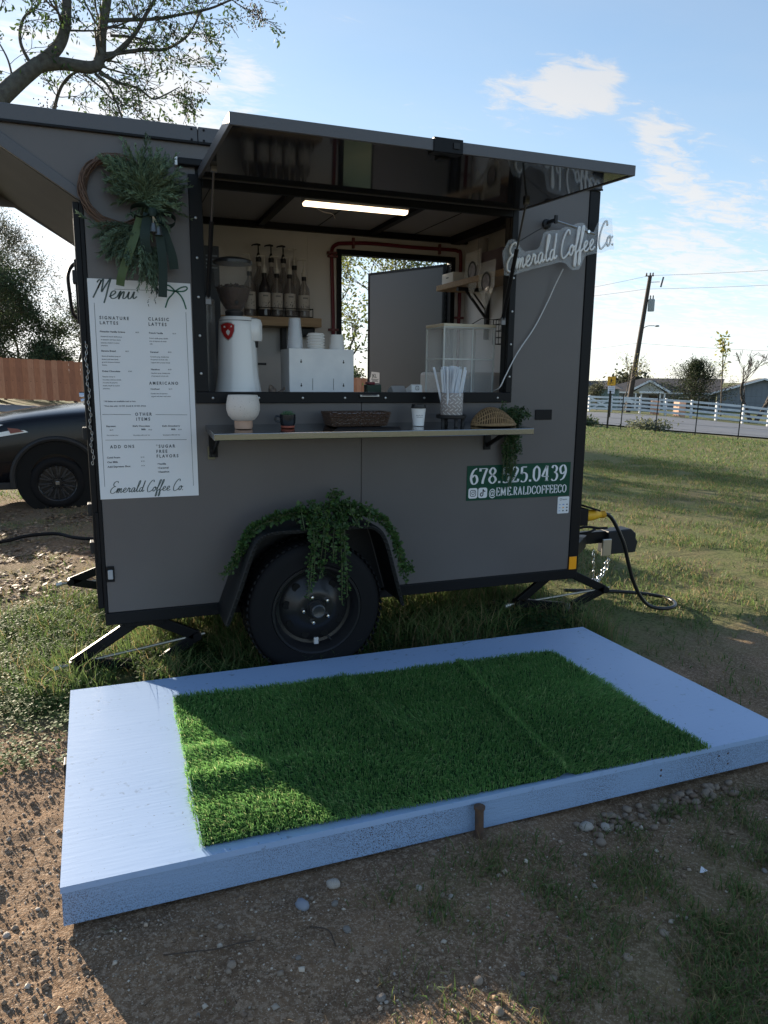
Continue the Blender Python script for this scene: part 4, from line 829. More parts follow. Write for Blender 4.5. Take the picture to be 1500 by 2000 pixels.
# ------------------------------------------------------------------ leafy garland helper: strands with small paired oval leaves
def strands(name, parent, paths, leaf, m, dens=150, base=(.035, .085, .025), tipc=(.09, .16, .03)):
    V, F, C = [], [], []; o = 0; stem = MB()
    for pth in paths:
        p = spline(pth, 10); ln_ = sum((p[i + 1] - p[i]).length for i in range(len(p) - 1)); n = max(8, int(ln_ * dens)); stem.tube(p[::3] + [p[-1]], .0022, 4)
        P_ = np.array([tuple(q) for q in p]); u = np.linspace(0, len(P_) - 1.001, n); i = u.astype(int); f = (u - i)[:, None]; c = P_[i] * (1 - f) + P_[i + 1] * f; d = P_[i + 1] - P_[i]; d /= np.linalg.norm(d, axis=1)[:, None] + 1e-9
        r_ = RNG.normal(size=(n, 3)); r_ -= d * (r_ * d).sum(1)[:, None]; r_ /= np.linalg.norm(r_, axis=1)[:, None] + 1e-9
        out_ = r_ + d * RNG.uniform(-.1, .7, (n, 1)) + np.array([0, -.25, .1]); out_ /= np.linalg.norm(out_, axis=1)[:, None]
        w = np.cross(out_, RNG.normal(size=(n, 3)) * .7 + np.array([0, -1, .6])); w /= np.linalg.norm(w, axis=1)[:, None] + 1e-9
        sz = leaf * RNG.uniform(.6, 1.25, n)[:, None] * (1.05 - .45 * (u / len(P_)))[:, None]; c = c + r_ * RNG.uniform(0, .35, (n, 1)) * leaf
        nrm = np.cross(out_, w); a = c; b = c + out_ * sz * .5 + w * sz * .36 + nrm * sz * .12; e = c + out_ * sz; g_ = c + out_ * sz * .5 - w * sz * .36 + nrm * sz * .12
        V.append(np.concatenate([a, b, e, g_])); k_ = np.arange(n); F.append(np.stack([o + k_, o + n + k_, o + 2 * n + k_, o + 3 * n + k_], -1)); o += 4 * n
        mixf = np.clip(RNG.beta(1.4, 3.2, (n, 1)), 0, 1); cc_ = np.array(base) * (1 - mixf) + np.array(tipc) * mixf; cc_ = cc_ * RNG.uniform(.7, 1.25, (n, 1)); C.append(np.tile(cc_, (4, 1)))
    fo = npmesh(name, np.concatenate(V), F, m, parent, np.concatenate(C)); stem.build('stem', mat('green stem', (.06, .08, .03), .7), parent)
    return fo
leafm = mat('faux leaves', (.04, .09, .03), .5, translucent=.3, attr='tint')
gl_ = thing('leaf_garland', 'trailing artificial greenery draped over the black wheel fender', 'garland', (.9, -.2, .75))
ga = []
def jit(p, s_=.012): return [(a + random.uniform(-s_, s_), b + random.uniform(-s_, s_), c + random.uniform(-s_, s_)) for a, b, c in p]
for j in range(7): ga.append(jit([(.92, -.16 - .02 * j % .1, .80), (.80, -.19, .81), (.68, -.20, .785), (.60, -.20, .745), (.555, -.19, .68), (.525, -.18, .62), (.50 - .01 * j, -.17, .575 - .012 * j)]))
for j in range(6): ga.append(jit([(.98, -.15, .83), (1.10, -.20, .80), (1.20, -.22, .77), (1.27, -.23, .69), (1.31, -.22, .60), (1.345, -.21, .50), (1.37 + .005 * j, -.2, .42 + .02 * j)]))
for j in range(11): ga.append(jit([(.80 + .03 * j, -.14, .76), (.81 + .03 * j, -.18, .82 + .03 * random.random()), (.82 + .03 * j + random.uniform(-.04, .04), -.24, .80), (.82 + .03 * j, -.29, .745)]))
for j in range(4): ga.append(jit([(.985 + .01 * j, -.12, .80), (.99 + .01 * j, -.12, .86), (1.0 + .02 * j, -.13, .90 - .012 * j)], .01))
for x0, xe, ze in ((.86, .815, .425), (.875, .83, .46), (.85, .84, .50), (.895, .885, .52), (.91, .90, .60), (.985, .995, .375), (.995, 1.01, .41), (1.005, .99, .455), (.95, .94, .68)):
    ga.append(jit([(x0, -.2, .78), (x0, -.285, .755), (x0 + (xe - x0) * .25, -.312, .68), (x0 + (xe - x0) * .6, -.315, .58), (xe, -.318, ze)], .010))
strands('foliage', gl_, ga, .027, leafm, 210, base=(.030, .080, .024), tipc=(.10, .17, .035))

# ------------------------------------------------------------------ things on the counter
vx, vy = .566, -.15; vz = ctop(vy) + .001
va = thing('vase', 'speckled cream vase on a bare terracotta foot at the left of the counter', 'vase', (vx, vy, vz))
cer = mat('speckled cream glaze', (.62, .57, .52), .5, speck=((170, (.25, .2, .16), .66, .70), (420, (.3, .26, .22), .68, .72)))
MB().lathe([(.040, .036), (.052, .041), (.068, .060), (.0755, .085), (.0755, .110), (.070, .140), (.066, .152), (.0625, .152), (.066, .135), (.070, .10), (.062, .06), (.0, .045)], (vx, vy, vz), 36).build('bowl', cer, va, smooth=True)
MB().lathe([(0, 0), (.0385, 0), (.0415, .012), (.0405, .036), (0, .0362)], (vx, vy, vz), 32).build('foot', mat('bare terracotta', (.50, .32, .23), .75, var=(40, (.42, .26, .18), .7)), va, smooth=True)
vx, vy = .772, -.15; vz = ctop(vy) + .001
mg = thing('mug_planter', 'small black mug holding a spiky succulent, on the counter', 'planter', (vx, vy, vz))
MB().lathe([(0, .010), (.030, .010), (.0355, .022), (.037, .05), (.037, .062), (.034, .062), (.034, .045), (0, .045)], (vx, vy, vz), 24).build('mug', mat('black glaze', (.012, .014, .018), .25), mg, smooth=True)
MB().lathe([(0, 0), (.030, 0), (.033, .004), (.032, .0105), (0, .0105)], (vx, vy, vz), 24).build('unglazed_base', mat('red clay', (.30, .075, .045), .7), mg, smooth=True)
MB().tube(spline([(vx - .034, vy, vz + .052), (vx - .054, vy, vz + .054), (vx - .057, vy, vz + .036), (vx - .034, vy, vz + .024)], 6), .005, 8).build('handle', MATS['black glaze'], mg, smooth=True)
su = MB(); succ = mat('succulent green', (.07, .13, .07), .5)
for ring, (nl, ln_, el) in enumerate(((9, .038, 25), (8, .034, 48), (6, .030, 68), (3, .024, 84))):
    for j in range(nl):
        a = 2 * PI * j / nl + ring * .4; d = Vector((math.cos(a) * math.cos(R(el)), math.sin(a) * math.cos(R(el)), math.sin(R(el)))); c = Vector((vx, vy, vz + .052)); su.tube([c, c + d * ln_ * .45, c + d * ln_ * .8, c + d * ln_], [.004, .0065, .0042, .0006], 6)
su.build('succulent', succ, mg, smooth=True)
# woven napkin basket
def basket(bx0, bx1, by, bd, bz, hgt, root, m, rows, splay=.018):
    b = MB()
    for r_ in range(rows):
        t_ = (r_ + .5) / rows; e = splay * t_; z = bz + hgt * t_; x0, x1, y0, y1 = bx0 - e + splay, bx1 + e - splay, by - bd / 2 - e * .5, by + bd / 2 + e * .5
        path = []
        for (ax, ay), (cx, cy) in (((x0, y0), (x1, y0)), ((x1, y0), (x1, y1)), ((x1, y1), (x0, y1)), ((x0, y1), (x0, y0))):
            l_ = math.hypot(cx - ax, cy - ay); n = max(4, int(l_ / .009)); nx, ny = (cy - ay) / l_, -(cx - ax) / l_
            for q in range(n):
                w_ = .0028 * (1 if (q // 1 + r_) % 2 else -1); path.append((ax + (cx - ax) * q / n + nx * w_, ay + (cy - ay) * q / n + ny * w_, z + random.uniform(-.0009, .0009)))
        b.tube(path, hgt / rows * .50, 5, closed=True)
    return b.build('weave', m, root, smooth=True)
nb = thing('napkin_basket', 'rectangular dark brown woven basket of napkins at mid counter', 'basket', (1.106, -.12, 1.206))
wk = mat('dark wicker', (.085, .048, .030), .6, var=(90, (.045, .026, .018), .9), bump=(160, .4, .003))
basket(.962, 1.270, -.125, .125, ctop(-.12) + .005, .067, nb, wk, 11)
MB().box((.985, -.18, 1.2085), (1.247, -.07, 1.214)).build('basket_base', wk, nb)
bz = ctop(-.12)
for k, (x0, x1) in enumerate(((.982, 1.075), (1.078, 1.16), (1.163, 1.25))):
    b = MB()
    for q in range(8): b.box((x0 + random.uniform(0, .003), -.178, bz + .012 + q * .0068), (x1 - random.uniform(0, .003), -.072, bz + .0178 + q * .0068))
    o = b.build('napkin_stack', mat('white napkin', (.78, .78, .80), .9), None); tag(o, ('left', 'middle', 'right')[k] + ' of three stacks of white napkins in the dark woven basket', 'napkins', 'napkins in the basket')
tr = MB().add([(.953, -.292, ctop(-.292) + .0012), (1.288, -.295, ctop(-.295) + .0012), (1.318, -.192, ctop(-.192) + .0012), (1.008, -.192, ctop(-.192) + .0012), (.953, -.292, ctop(-.292) + .0052), (1.288, -.295, ctop(-.295) + .0052), (1.318, -.192, ctop(-.192) + .0052), (1.008, -.192, ctop(-.192) + .0052)],
     [(3, 2, 1, 0), (4, 5, 6, 7), (0, 1, 5, 4), (1, 2, 6, 5), (2, 3, 7, 6), (3, 0, 4, 7)]).build('serving_mat', mat('black silicone', (.010, .011, .014), .6), bevel=.001)
tag(tr, 'flat black mat lying on the counter before the woven basket', 'mat')
vx, vy = 1.440, -.14; vz = ctop(vy) + .001
cf = thing('coffee_cup', 'white takeaway coffee cup with a black lid on the counter', 'cup', (vx, vy, vz))
MB().lathe([(0, .002), (.026, .002), (.0275, 0), (.0365, .088), (.0375, .090), (.0365, .092), (.0, .0915)], (vx, vy, vz), 32).build('cup_body', paper_m, cf, smooth=True)
MB().lathe([(.0385, .086), (.0395, .089), (.0385, .094), (.0355, .0945), (.0345, .106), (.031, .108), (.029, .104), (0, .104)], (vx, vy, vz), 32).build('lid', mat('black lid', (.012, .012, .013), .4), cf, smooth=True)
lt_ = MB(); me_ = text_mesh('LOCO', .01)
for v in [0]:
    m0 = len(lt_.v); lt_.mesh(me_, Matrix.Diagonal((.0125, .0125, 1, 1))); w_ = max(p[0] for p in lt_.v)
    lt_.v = [(vx + .0330 * math.sin((p[0] - w_ / 2) / .033 - .2), vy - .0330 * math.cos((p[0] - w_ / 2) / .033 - .2), vz + .049 + p[1]) for p in lt_.v]
lt_.build('print', ink_m, cf, fix=False)
l2 = MB(); nn = 8; ps_ = [(vx + .0324 * math.sin(q / nn * 1.0 - .7), vy - .0324 * math.cos(q / nn * 1.0 - .7)) for q in range(nn + 1)]
l2.add([(a, b, vz + .0415) for a, b in ps_] + [(a, b, vz + .0428) for a, b in ps_], [(q, q + 1, nn + 2 + q, nn + 1 + q) for q in range(nn)]); l2.build('print_line', ink_m, cf, fix=False)
# riser with the straw cup
vx, vy = 1.614, -.155; vz = ctop(vy) + .001
rs = thing('riser', 'small black footed riser under the patterned straw cup', 'stand', (vx, vy, vz))
MB().lathe([(0, .036), (.070, .036), (.076, .040), (.077, .052), (.072, .055), (.066, .050), (0, .050)], (vx, vy, vz), 36).build('plate', black_m, rs, smooth=True)
for a in (200, 270, 340, 90): q = (vx + .058 * math.cos(R(a)), vy + .058 * math.sin(R(a)), vz - .063 * (.058 * math.sin(R(a))) * -1 * 0); MB().lathe([(.0, -.004), (.010, -.004), (.0105, .012), (.008, .02), (.012, .0365), (0, .0366)], q, 10).build('leg', black_m, rs, smooth=True)
scup = thing('straw_cup', 'taupe cup with white dashes standing on the black riser', 'cup', (vx, vy, vz + .0505))
taupe = mat('taupe ceramic', (.30, .27, .255), .45)
MB().lathe([(0, 0), (.0535, 0), (.056, .004), (.0575, .112), (.0565, .1135), (.0545, .112), (.052, .01), (0, .008)], (vx, vy, vz + .0505), 40).build('cup_body', taupe, scup, smooth=True)
ds = MB()
for r_ in range(6):
    for j in range(14):
        a = 2 * PI * (j + (.5 if r_ % 2 else 0)) / 14; z = .012 + r_ * .0178; sg = 1 if r_ % 2 else -1
        P_ = []
        for dx, dz_ in ((-.0085, -.0055 * sg - .0017), (.0085, .0055 * sg - .0017), (.0085, .0055 * sg + .0017), (-.0085, -.0055 * sg + .0017)):
            rr_ = .0562 + .0015 * (z + dz_) / .112 + .0004; P_.append((vx + rr_ * math.cos(a + dx / rr_), vy + rr_ * math.sin(a + dx / rr_), vz + .0505 + z + dz_))
        ds.quad(*P_)
ds.build('dash_pattern', mat('white glaze', (.70, .69, .67), .4), scup, fix=False)
st0 = MB().tube([(0, 0, 0), (0, 0, .222)], .0055, 7).quad((-.0058, 0, .222), (.0058, 0, .222), (.0058, 0, .236), (-.0058, .001, .236)).build('straw', mat('white wrapped straw', (.76, .80, .85), .55, translucent=.15))
tag(st0, 'white paper wrapped straw in the bunch standing in the taupe cup', 'straw', 'wrapped straws in the cup')
for j in range(34):
    o = st0 if j == 0 else copy_tree(st0); a = j * 2.4; rr_ = .040 * math.sqrt((j + .5) / 34); o.location = (vx + rr_ * math.cos(a), vy + rr_ * math.sin(a), vz + .0605)
    til = rr_ / .040 * .26; o.rotation_euler = (-math.sin(a) * til, math.cos(a) * til, random.uniform(0, 3))
# tipped seagrass basket with a trailing plant behind it
hb = thing('tipped_basket', 'natural seagrass basket lying on its side at the right of the counter', 'basket', (1.85, -.17, 1.205))
sg_m = mat('seagrass rope', (.31, .20, .095), .75, var=(70, (.19, .12, .06), .9), bump=(220, .5, .002))
bc = Vector((1.845, -.175, ctop(-.175))); ex, ey, ez = .125, .085, .096
def dome(u, v):   # u around 0..1 (arc over the top), v along
    a = PI * u; th = v; prof_ = math.sin(th * PI) ** .55; x = -ex + 2 * ex * v; lift = .72 + .28 * math.cos((v - .30) * 3.0)
    return bc + Vector((x, ey * prof_ * math.cos(a) * 1.0, max(.004, ez * prof_ * lift * math.sin(a))))
b = MB()
for j in range(22):
    v0 = .03 + j / 22 * .94; b.tube([dome(u / 14, min(.985, max(.015, v0 + .16 * (.5 - u / 14)))) for u in range(15)], .0036, 5)
for j in range(9): b.tube([dome((j + .5) / 9, .03 + q / 22 * .94) - Vector((0, 0, .002)) for q in range(23)], .0036, 5)
b.tube([bc + Vector((-ex + 2 * ex * q / 24, -ey * math.sin(q / 24 * PI) ** .55, .007)) for q in range(25)], .006, 6)
b.build('weave', sg_m, hb, smooth=True)
b = MB(); gridp = [[dome(u / 10, .03 + v / 16 * .94) for u in range(11)] for v in range(17)]; b.add([bc + (p - bc) * .95 for r_ in gridp for p in r_], [(v * 11 + u, v * 11 + u + 1, (v + 1) * 11 + u + 1, (v + 1) * 11 + u) for v in range(16) for u in range(10)])
b.build('lining', mat('dark basket inside', (.05, .032, .018), .8), hb)
tp = thing('trailing_plant', 'trailing green plant spilling over the right end of the counter', 'plant', (1.98, -.1, 1.2))
pp = []
for j in range(16): pp.append(jit([(1.965, -.085, 1.212), (1.965 + random.uniform(-.05, .09), -.11, 1.262 + random.uniform(-.02, .03)), (1.985 + random.uniform(-.05, .09), -.16 + random.uniform(-.05, .05), 1.24)], .012))
for j in range(7): pp.append(jit([(2.03, -.05, 1.235), (2.03, -.04, 1.15), (2.0 + .012 * j, -.036, 1.02), (1.995 + .012 * j, -.032, (.90, .93, .885, .95, .91, .94, .89)[j])], .006))
for j in range(15):
    x = 1.985 + .10 * (j / 14); zz = random.choice((.86, .93, .95, .98, 1.0, 1.02)) if 2 < j < 11 else random.uniform(.98, 1.06); pp.append(jit([(1.98, -.07, 1.22), (2.03 + .03 * (j / 14), -.05, 1.235), (max(x, 2.022), -.045, 1.17), (x, -.04, 1.08), (x + random.uniform(-.015, .015), -.035, zz)], .008))
pp.append([(1.955, -.07, 1.215), (1.945, -.07, 1.26), (1.950, -.07, 1.30), (1.968, -.07, 1.322)])
strands('foliage', tp, pp, .019, leafm, 260, base=(.022, .062, .022), tipc=(.06, .12, .03))

# ------------------------------------------------------------------ inside the hatch
tl = thing('tube_light', 'lit warm white tube light under the trailer ceiling', 'light', (1.33, .53, 2.4))
MB().prism([(.49, 2.362), (.492, 2.418), (.578, 2.418), (.58, 2.362)], 1.030, 1.630, 'yz').build('housing', mat('grey lamp housing', (.55, .54, .52), .5), tl, bevel=.002)
MB().prism([(.500, 2.3615), (.503, 2.350), (.515, 2.343), (.545, 2.343), (.557, 2.350), (.560, 2.3615)], 1.033, 1.627, 'yz').build('diffuser', mat('glowing diffuser', (.9, .8, .65), .5, emit=((1.0, .77, .52), 1.35)), tl, bevel=.002)
for x in (1.12, 1.52): MB().box((x, .51, 2.4185), (x + .03, .56, 2.4245)).tube([(x, .50, 2.40), (x + .012, .485, 2.412), (x + .024, .50, 2.42)], .003, 5).build('clip', galv_m, tl)
MB().tube(spline([(1.10, .55, 2.34), (1.15, .56, 2.325), (1.20, .56, 2.318), (1.215, .56, 2.295)], 5), .0025, 5).build('pull_cord', black_m, tl)
pp_ = thing('red_pipe', 'red flexible water tubing clipped round the doorway of the trailer', 'pipe', (2, 1.47, 1.9))
yp = D - .058
MB().tube(spline([(1.466, yp, 1.25), (1.472, yp, 1.75), (1.463, yp, 2.20), (1.466, yp, 2.285), (1.500, yp, 2.320), (1.56, yp, 2.330), (1.75, yp, 2.342), (2.05, yp, 2.338), (2.35, yp, 2.340), (2.405, yp, 2.335), (2.432, yp, 2.30), (2.432, yp, 2.0), (2.430, yp, 1.25)], 8), .0125, 8).build('tubing', red_m, pp_, smooth=True)
for x, z, v in ((1.615, 2.335, 1), (2.262, 2.338, 1), (1.468, 2.24, 0), (1.472, 1.755, 0), (2.431, 1.87, 0), (1.463, 2.262, 0)):
    (MB().box((x - .008, yp - .014, z - .035), (x + .008, yp + .010, z + .035)) if v else MB().box((x - .035, yp - .014, z - .008), (x + .035, yp + .010, z + .008))).build('pipe_clip', mat('dark red clip', (.16, .05, .05), .5), pp_, bevel=.003)
sh = thing('left_wall_shelf', 'pine shelf on the back wall carrying the syrup bottles', 'shelf', (.65, 1.36, 1.78))
MB().box((-.04, 1.245, 1.755), (1.329, D - .0415, 1.812)).build('board', wood_m, sh, bevel=.003)
for x in (.30, 1.1): MB().box((x, 1.40, 1.60), (x + .03, D - .042, 1.754)).build('bracket', black_m, sh)
MB().box((1.19, 1.30, 1.70), (1.30, 1.44, 1.7545)).build('dark_holder', black_m, sh, bevel=.01)
# syrup bottles in a wire rack
amb = mat('bottle glass', (.20, .17, .16), .12, alpha=.45, spec=.6); dkg = mat('dark bottle', (.035, .03, .035), .12, spec=.6); plb = mat('cream bottle label', (.50, .46, .42), .6); pumpw = mat('cream pump', (.58, .55, .50), .45); pumpb = mat('black pump', (.012, .013, .017), .4)
def bottle(name, glass, pump, hgt, r, label=True):
    t_ = thing(name, 'bottle', 'bottle', (0, 0, 0), 'syrup bottles with pumps on the shelf')
    MB().lathe([(0, 0), (r, 0), (r, hgt * .62), (r * .92, hgt * .70), (r * .50, hgt * .80), (r * .36, hgt * .86), (r * .36, hgt), (0, hgt)], (0, 0, 0), 20).build('glass_body', glass, t_, smooth=True)
    pm = MB().lathe([(r * .46, hgt - .004), (r * .46, hgt + .022), (r * .32, hgt + .026), (r * .24, hgt + .045), (.0045, hgt + .055), (.0045, hgt + .098), (0, hgt + .098)], (0, 0, 0), 14)
    pm.tube([(.014, 0, hgt + .101), (-.008, 0, hgt + .104), (-.036, -.006, hgt + .098), (-.044, -.008, hgt + .092)], [.006, .007, .0045, .004], 8); pm.build('pump', pump, t_, smooth=True)
    MB().lathe([(r * .42, hgt - .030), (r * .42, hgt - .005)], (0, 0, 0), 14).build('collar', black_m if pump is pumpw else plb, t_)
    MB().tube([(0, 0, .02), (0, 0, hgt)], .0055, 6).build('dip_tube', pump if pump is pumpw else plb, t_)
    if label:
        lb_ = MB().lathe([(r + .0006, .045), (r + .0006, hgt * .54)], (0, 0, 0), 20).build('paper_label', plb, t_, smooth=True); pr_ = MB(); rr_ = r + .0012
        rg_ = random.Random(len(name) + int(hgt * 1000) + len(bpy.data.objects))
        for q in range(16):
            a = -PI / 2 + rg_.uniform(-.9, .9); z = rg_.uniform(.055, hgt * .36); w_, h_ = rg_.uniform(.05, .16), rg_.uniform(.004, .011); a2 = a + w_
            pr_.quad((rr_ * math.cos(a), rr_ * math.sin(a), z), (rr_ * math.cos(a2), rr_ * math.sin(a2), z + rg_.uniform(-.006, .006)), (rr_ * math.cos(a2), rr_ * math.sin(a2), z + h_), (rr_ * math.cos(a), rr_ * math.sin(a), z + h_ * .6))
        for q in range(5): a = -PI / 2 - .42 + q * .18; pr_.quad((rr_ * math.cos(a), rr_ * math.sin(a), hgt * .45), (rr_ * math.cos(a + .12), rr_ * math.sin(a + .12), hgt * .45), (rr_ * math.cos(a + .12), rr_ * math.sin(a + .12), hgt * .485), (rr_ * math.cos(a), rr_ * math.sin(a), hgt * .485))
        pr_.build('print', ink_m, lb_, fix=False)
    return t_
z0 = 1.8132
front = [(.966, 'first'), (1.047, 'second'), (1.131, 'third'), (1.226, 'last')]
for k, (x, w_) in enumerate(front):
    bt = bottle('syrup_bottle', dkg if k == 0 else amb, pumpw, .275 if k < 3 else .265, .037); bt.location = (x, 1.302, z0)
    bt['label'] = [ 'dark syrup bottle with cream pump, leftmost of the front row beside the hopper', 'cream pump syrup bottle second from the hopper in the front row', 'cream pump syrup bottle third from the hopper in the front row', 'clear syrup bottle with cream pump, rightmost of the front row'][k]
for k, x in enumerate((.935, 1.018, 1.098, 1.172)):
    bt = bottle('syrup_bottle', amb, pumpb if k < 3 else pumpw, .355 if k < 3 else .345, .040, False); bt.location = (x + .015, 1.400, z0)
    bt['label'] = ['tall bottle with black pump, leftmost of the rear row on the shelf', 'tall bottle with black pump, middle one of three in the rear row', 'tall bottle with black pump, third from the hopper in the rear row', 'tall rear row bottle with a cream pump at the right end'][k]
bt = bottle('syrup_bottle', amb, pumpw, .28, .037); bt.location = (.872, 1.31, z0); bt['label'] = 'syrup bottle mostly hidden behind the grinder hopper'
rk = MB()
for z in (1.818, 1.868): rk.tube([(.92, 1.255, z), (1.272, 1.255, z), (1.272, 1.45, z), (.92, 1.45, z)], .003, 5, closed=True)
for x in (.92, 1.008, 1.09, 1.18, 1.272): rk.tube([(x, 1.255, 1.8135), (x, 1.255, 1.872)], .003, 5)
o = rk.build('bottle_rack', black_m); tag(o, 'low black wire rack holding the syrup bottles on the shelf', 'rack')
bk = thing('dark_carton', 'tall dark carton behind the left hatch strut', 'carton', (.54, .62, 1.75))
MB().box((.475, .60, 1.2012), (.585, .70, 2.115)).build('carton_body', mat('dark navy carton', (.025, .028, .035), .5), bk, bevel=.003)
b = MB()
for q in range(4): b.box((.515, .5985, 2.0 + q * .02), (.575, .5995, 2.008 + q * .02))
b.build('print', mat('grey print', (.18, .2, .22), .6), bk)
jr = thing('glass_canister', 'clear canister on the worktop left of the grinder', 'canister', (.47, .45, 1.2))
MB().lathe([(0, 0), (.045, 0), (.045, .62), (.0, .62)], (.485, .42, 1.2005), 20).build('canister_body', mat('grey glass', (.35, .36, .37), .1, alpha=.45), jr, smooth=True)
# grinder
gx_, gy_ = .612, .25
gr = thing('coffee_grinder', 'white coffee grinder with a clear hopper of dark beans', 'grinder', (gx_, gy_, 1.2))
ell = lambda rx, ry, z, n=32, sx=0, yo=0: [(gx_ + sx + rx * math.cos(2 * PI * j / n), gy_ + yo + ry * math.sin(2 * PI * j / n), z) for j in range(n)]
def loft(rings, caps=True):
    b = MB(); n = len(rings[0]); b.add([p for r_ in rings for p in r_], [(i * n + j, i * n + (j + 1) % n, (i + 1) * n + (j + 1) % n, (i + 1) * n + j) for i in range(len(rings) - 1) for j in range(n)])
    if caps: b.f.append(tuple(range(n))[::-1]); b.f.append(tuple((len(rings) - 1) * n + j for j in range(n)))
    return b
loft([ell(.135, .12, 1.2012, sx=.01), ell(.135, .12, 1.24, sx=.01), ell(.118, .108, 1.345), ell(.103, .10, 1.44), ell(.097, .096, 1.56), ell(.090, .090, 1.68), ell(.087, .088, 1.712), ell(.078, .08, 1.727), ell(.0, .0, 1.732)]).build('grinder_body', whitegloss_m, gr, smooth=True)
MB().lathe([(.0885, -.002), (.0895, 0), (.0885, .002)], (gx_, gy_, 1.708), 32).build('joint_line', mat('grey joint', (.2, .2, .2), .5), gr)
MB().lathe([(.0, 0), (.050, 0), (.054, .01), (.054, .085), (.046, .105), (.030, .112), (0, .112)], (.682, .235, 1.612), 24).build('grinder_head', whitegloss_m, gr, smooth=True)
MB().box((.64, .2, 1.625), (.70, .27, 1.70)).build('head_neck', whitegloss_m, gr, bevel=.01)
MB().lathe([(.0, 0), (.022, 0), (.024, .03), (0, .031)], (.690, .225, 1.580), 16).build('chute', black_m, gr, smooth=True)
MB().tube([(.705, .20, 1.50), (.745, .19, 1.50)], .006, 6).build('fork_pin', black_m, gr)
hc = Vector((gx_ - .012, gy_, 0))
MB().lathe([(.038, 1.735), (.046, 1.755), (.070, 1.805), (.088, 1.865), (.0925, 1.91), (.0925, 1.985)], hc, 36).build('hopper', mat('smoked hopper', (.60, .59, .58), .03, alpha=.07, spec=.7), gr, smooth=True)
MB().lathe([(0, 2.012), (.045, 2.010), (.085, 2.000), (.0945, 1.992), (.0945, 1.980), (0, 1.980)], hc, 36).build('hopper_lid', mat('dark lid', (.03, .03, .032), .3), gr, smooth=True)
MB().lathe([(.042, 1.728), (.044, 1.752), (.034, 1.762), (0, 1.762)], hc, 24).build('hopper_neck', black_m, gr, smooth=True)
bean_m = mat('coffee beans', (.045, .022, .014), .4, bump=(150, 1, .004)); b = MB().lathe([(0, 1.763), (.040, 1.763), (.066, 1.805), (.083, 1.862), (.0, 1.885)], hc, 28); b.build('beans_mass', bean_m, gr, smooth=True)
b = MB()
for j in range(240):
    a = random.random() * 6.28; zt = random.random(); rr_ = .085 * math.sqrt(random.random()) if j < 120 else None
    if rr_ is not None: p = hc + Vector((rr_ * math.cos(a), rr_ * math.sin(a), 1.866 + .018 * (1 - rr_ / .085) + random.uniform(-.002, .006)))
    else: z = 1.775 + zt * .085; rr_ = .040 + (z - 1.763) / .1 * .042; p = hc + Vector((rr_ * math.cos(a), rr_ * math.sin(a), z))
    d = Vector((random.gauss(0, 1), random.gauss(0, 1), random.gauss(0, 1))).normalized(); b.tube([p - d * .005, p - d * .0025, p + d * .0025, p + d * .005], [.0008, .0034, .0034, .0008], 5)
tag(b.build('beans', bean_m, gr, smooth=True), kind='stuff')
MB().lathe([(.010, -.093), (.008, -.097), (0, -.097)], (hc.x, hc.y, 1.79), 10, 'y').build('hopper_knob', black_m, gr)
bx, bzz = .556, 1.655; shp = [(0, .040), (.018, .036), (.029, .030), (.027, .0), (.017, -.026), (0, -.043), (-.017, -.026), (-.027, .0), (-.029, .030), (-.018, .036)]
def onbody(x, z, off): rr_ = .0905 + (1.70 - z) * .05; dx = (x - gx_) / rr_; return (x, gy_ - rr_ * math.sqrt(max(0, 1 - dx * dx)) - off, z)
def badge(sc_, off, name, m, parent):
    b = MB(); pts = [(bx + a * sc_, bzz + c * sc_) for a, c in shp]; b.add([onbody(bx, bzz, off)] + [onbody(a, c, off) for a, c in pts], [(0, 1 + j, 1 + (j + 1) % len(pts)) for j in range(len(pts))]); return b.build(name, m, parent, fix=False)
badge(1.1, .0030, 'badge_rim', mat('badge silver', (.5, .5, .5), .3, .6), gr); bd = badge(.98, .0038, 'badge', mat('red enamel', (.38, .02, .02), .35), gr)
b = MB(); b.add([onbody(bx + a, bzz + c, .0048) for a, c in ((0, .008), (.009, -.002), (.006, -.014), (0, -.022), (-.006, -.014), (-.009, -.002))], [(0, 1, 2, 3, 4, 5)]); b.add([onbody(bx + a, bzz + c, .0048) for a, c in ((-.018, .016), (.018, .018), (.018, .026), (-.018, .024))], [(0, 1, 2, 3)]); b.build('emblem', mat('badge white', (.7, .68, .66), .4), bd, fix=False)
tb_ = thing('tabby_figurine', 'small striped brown figurine by the grinder foot at the sill', 'figurine', (.77, .14, 1.3))
MB().tube([(.765, .12, 1.20), (.765, .12, 1.32), (.755, .11, 1.375), (.745, .105, 1.395)], [.03, .028, .02, .008], 10).tube([(.775, .1, 1.35), (.80, .09, 1.368), (.815, .09, 1.385)], [.010, .009, .004], 8).build('figurine_body', mat('tabby paint', (.20, .15, .11), .6, var=(60, (.05, .035, .03), 1.0)), tb_, smooth=True)
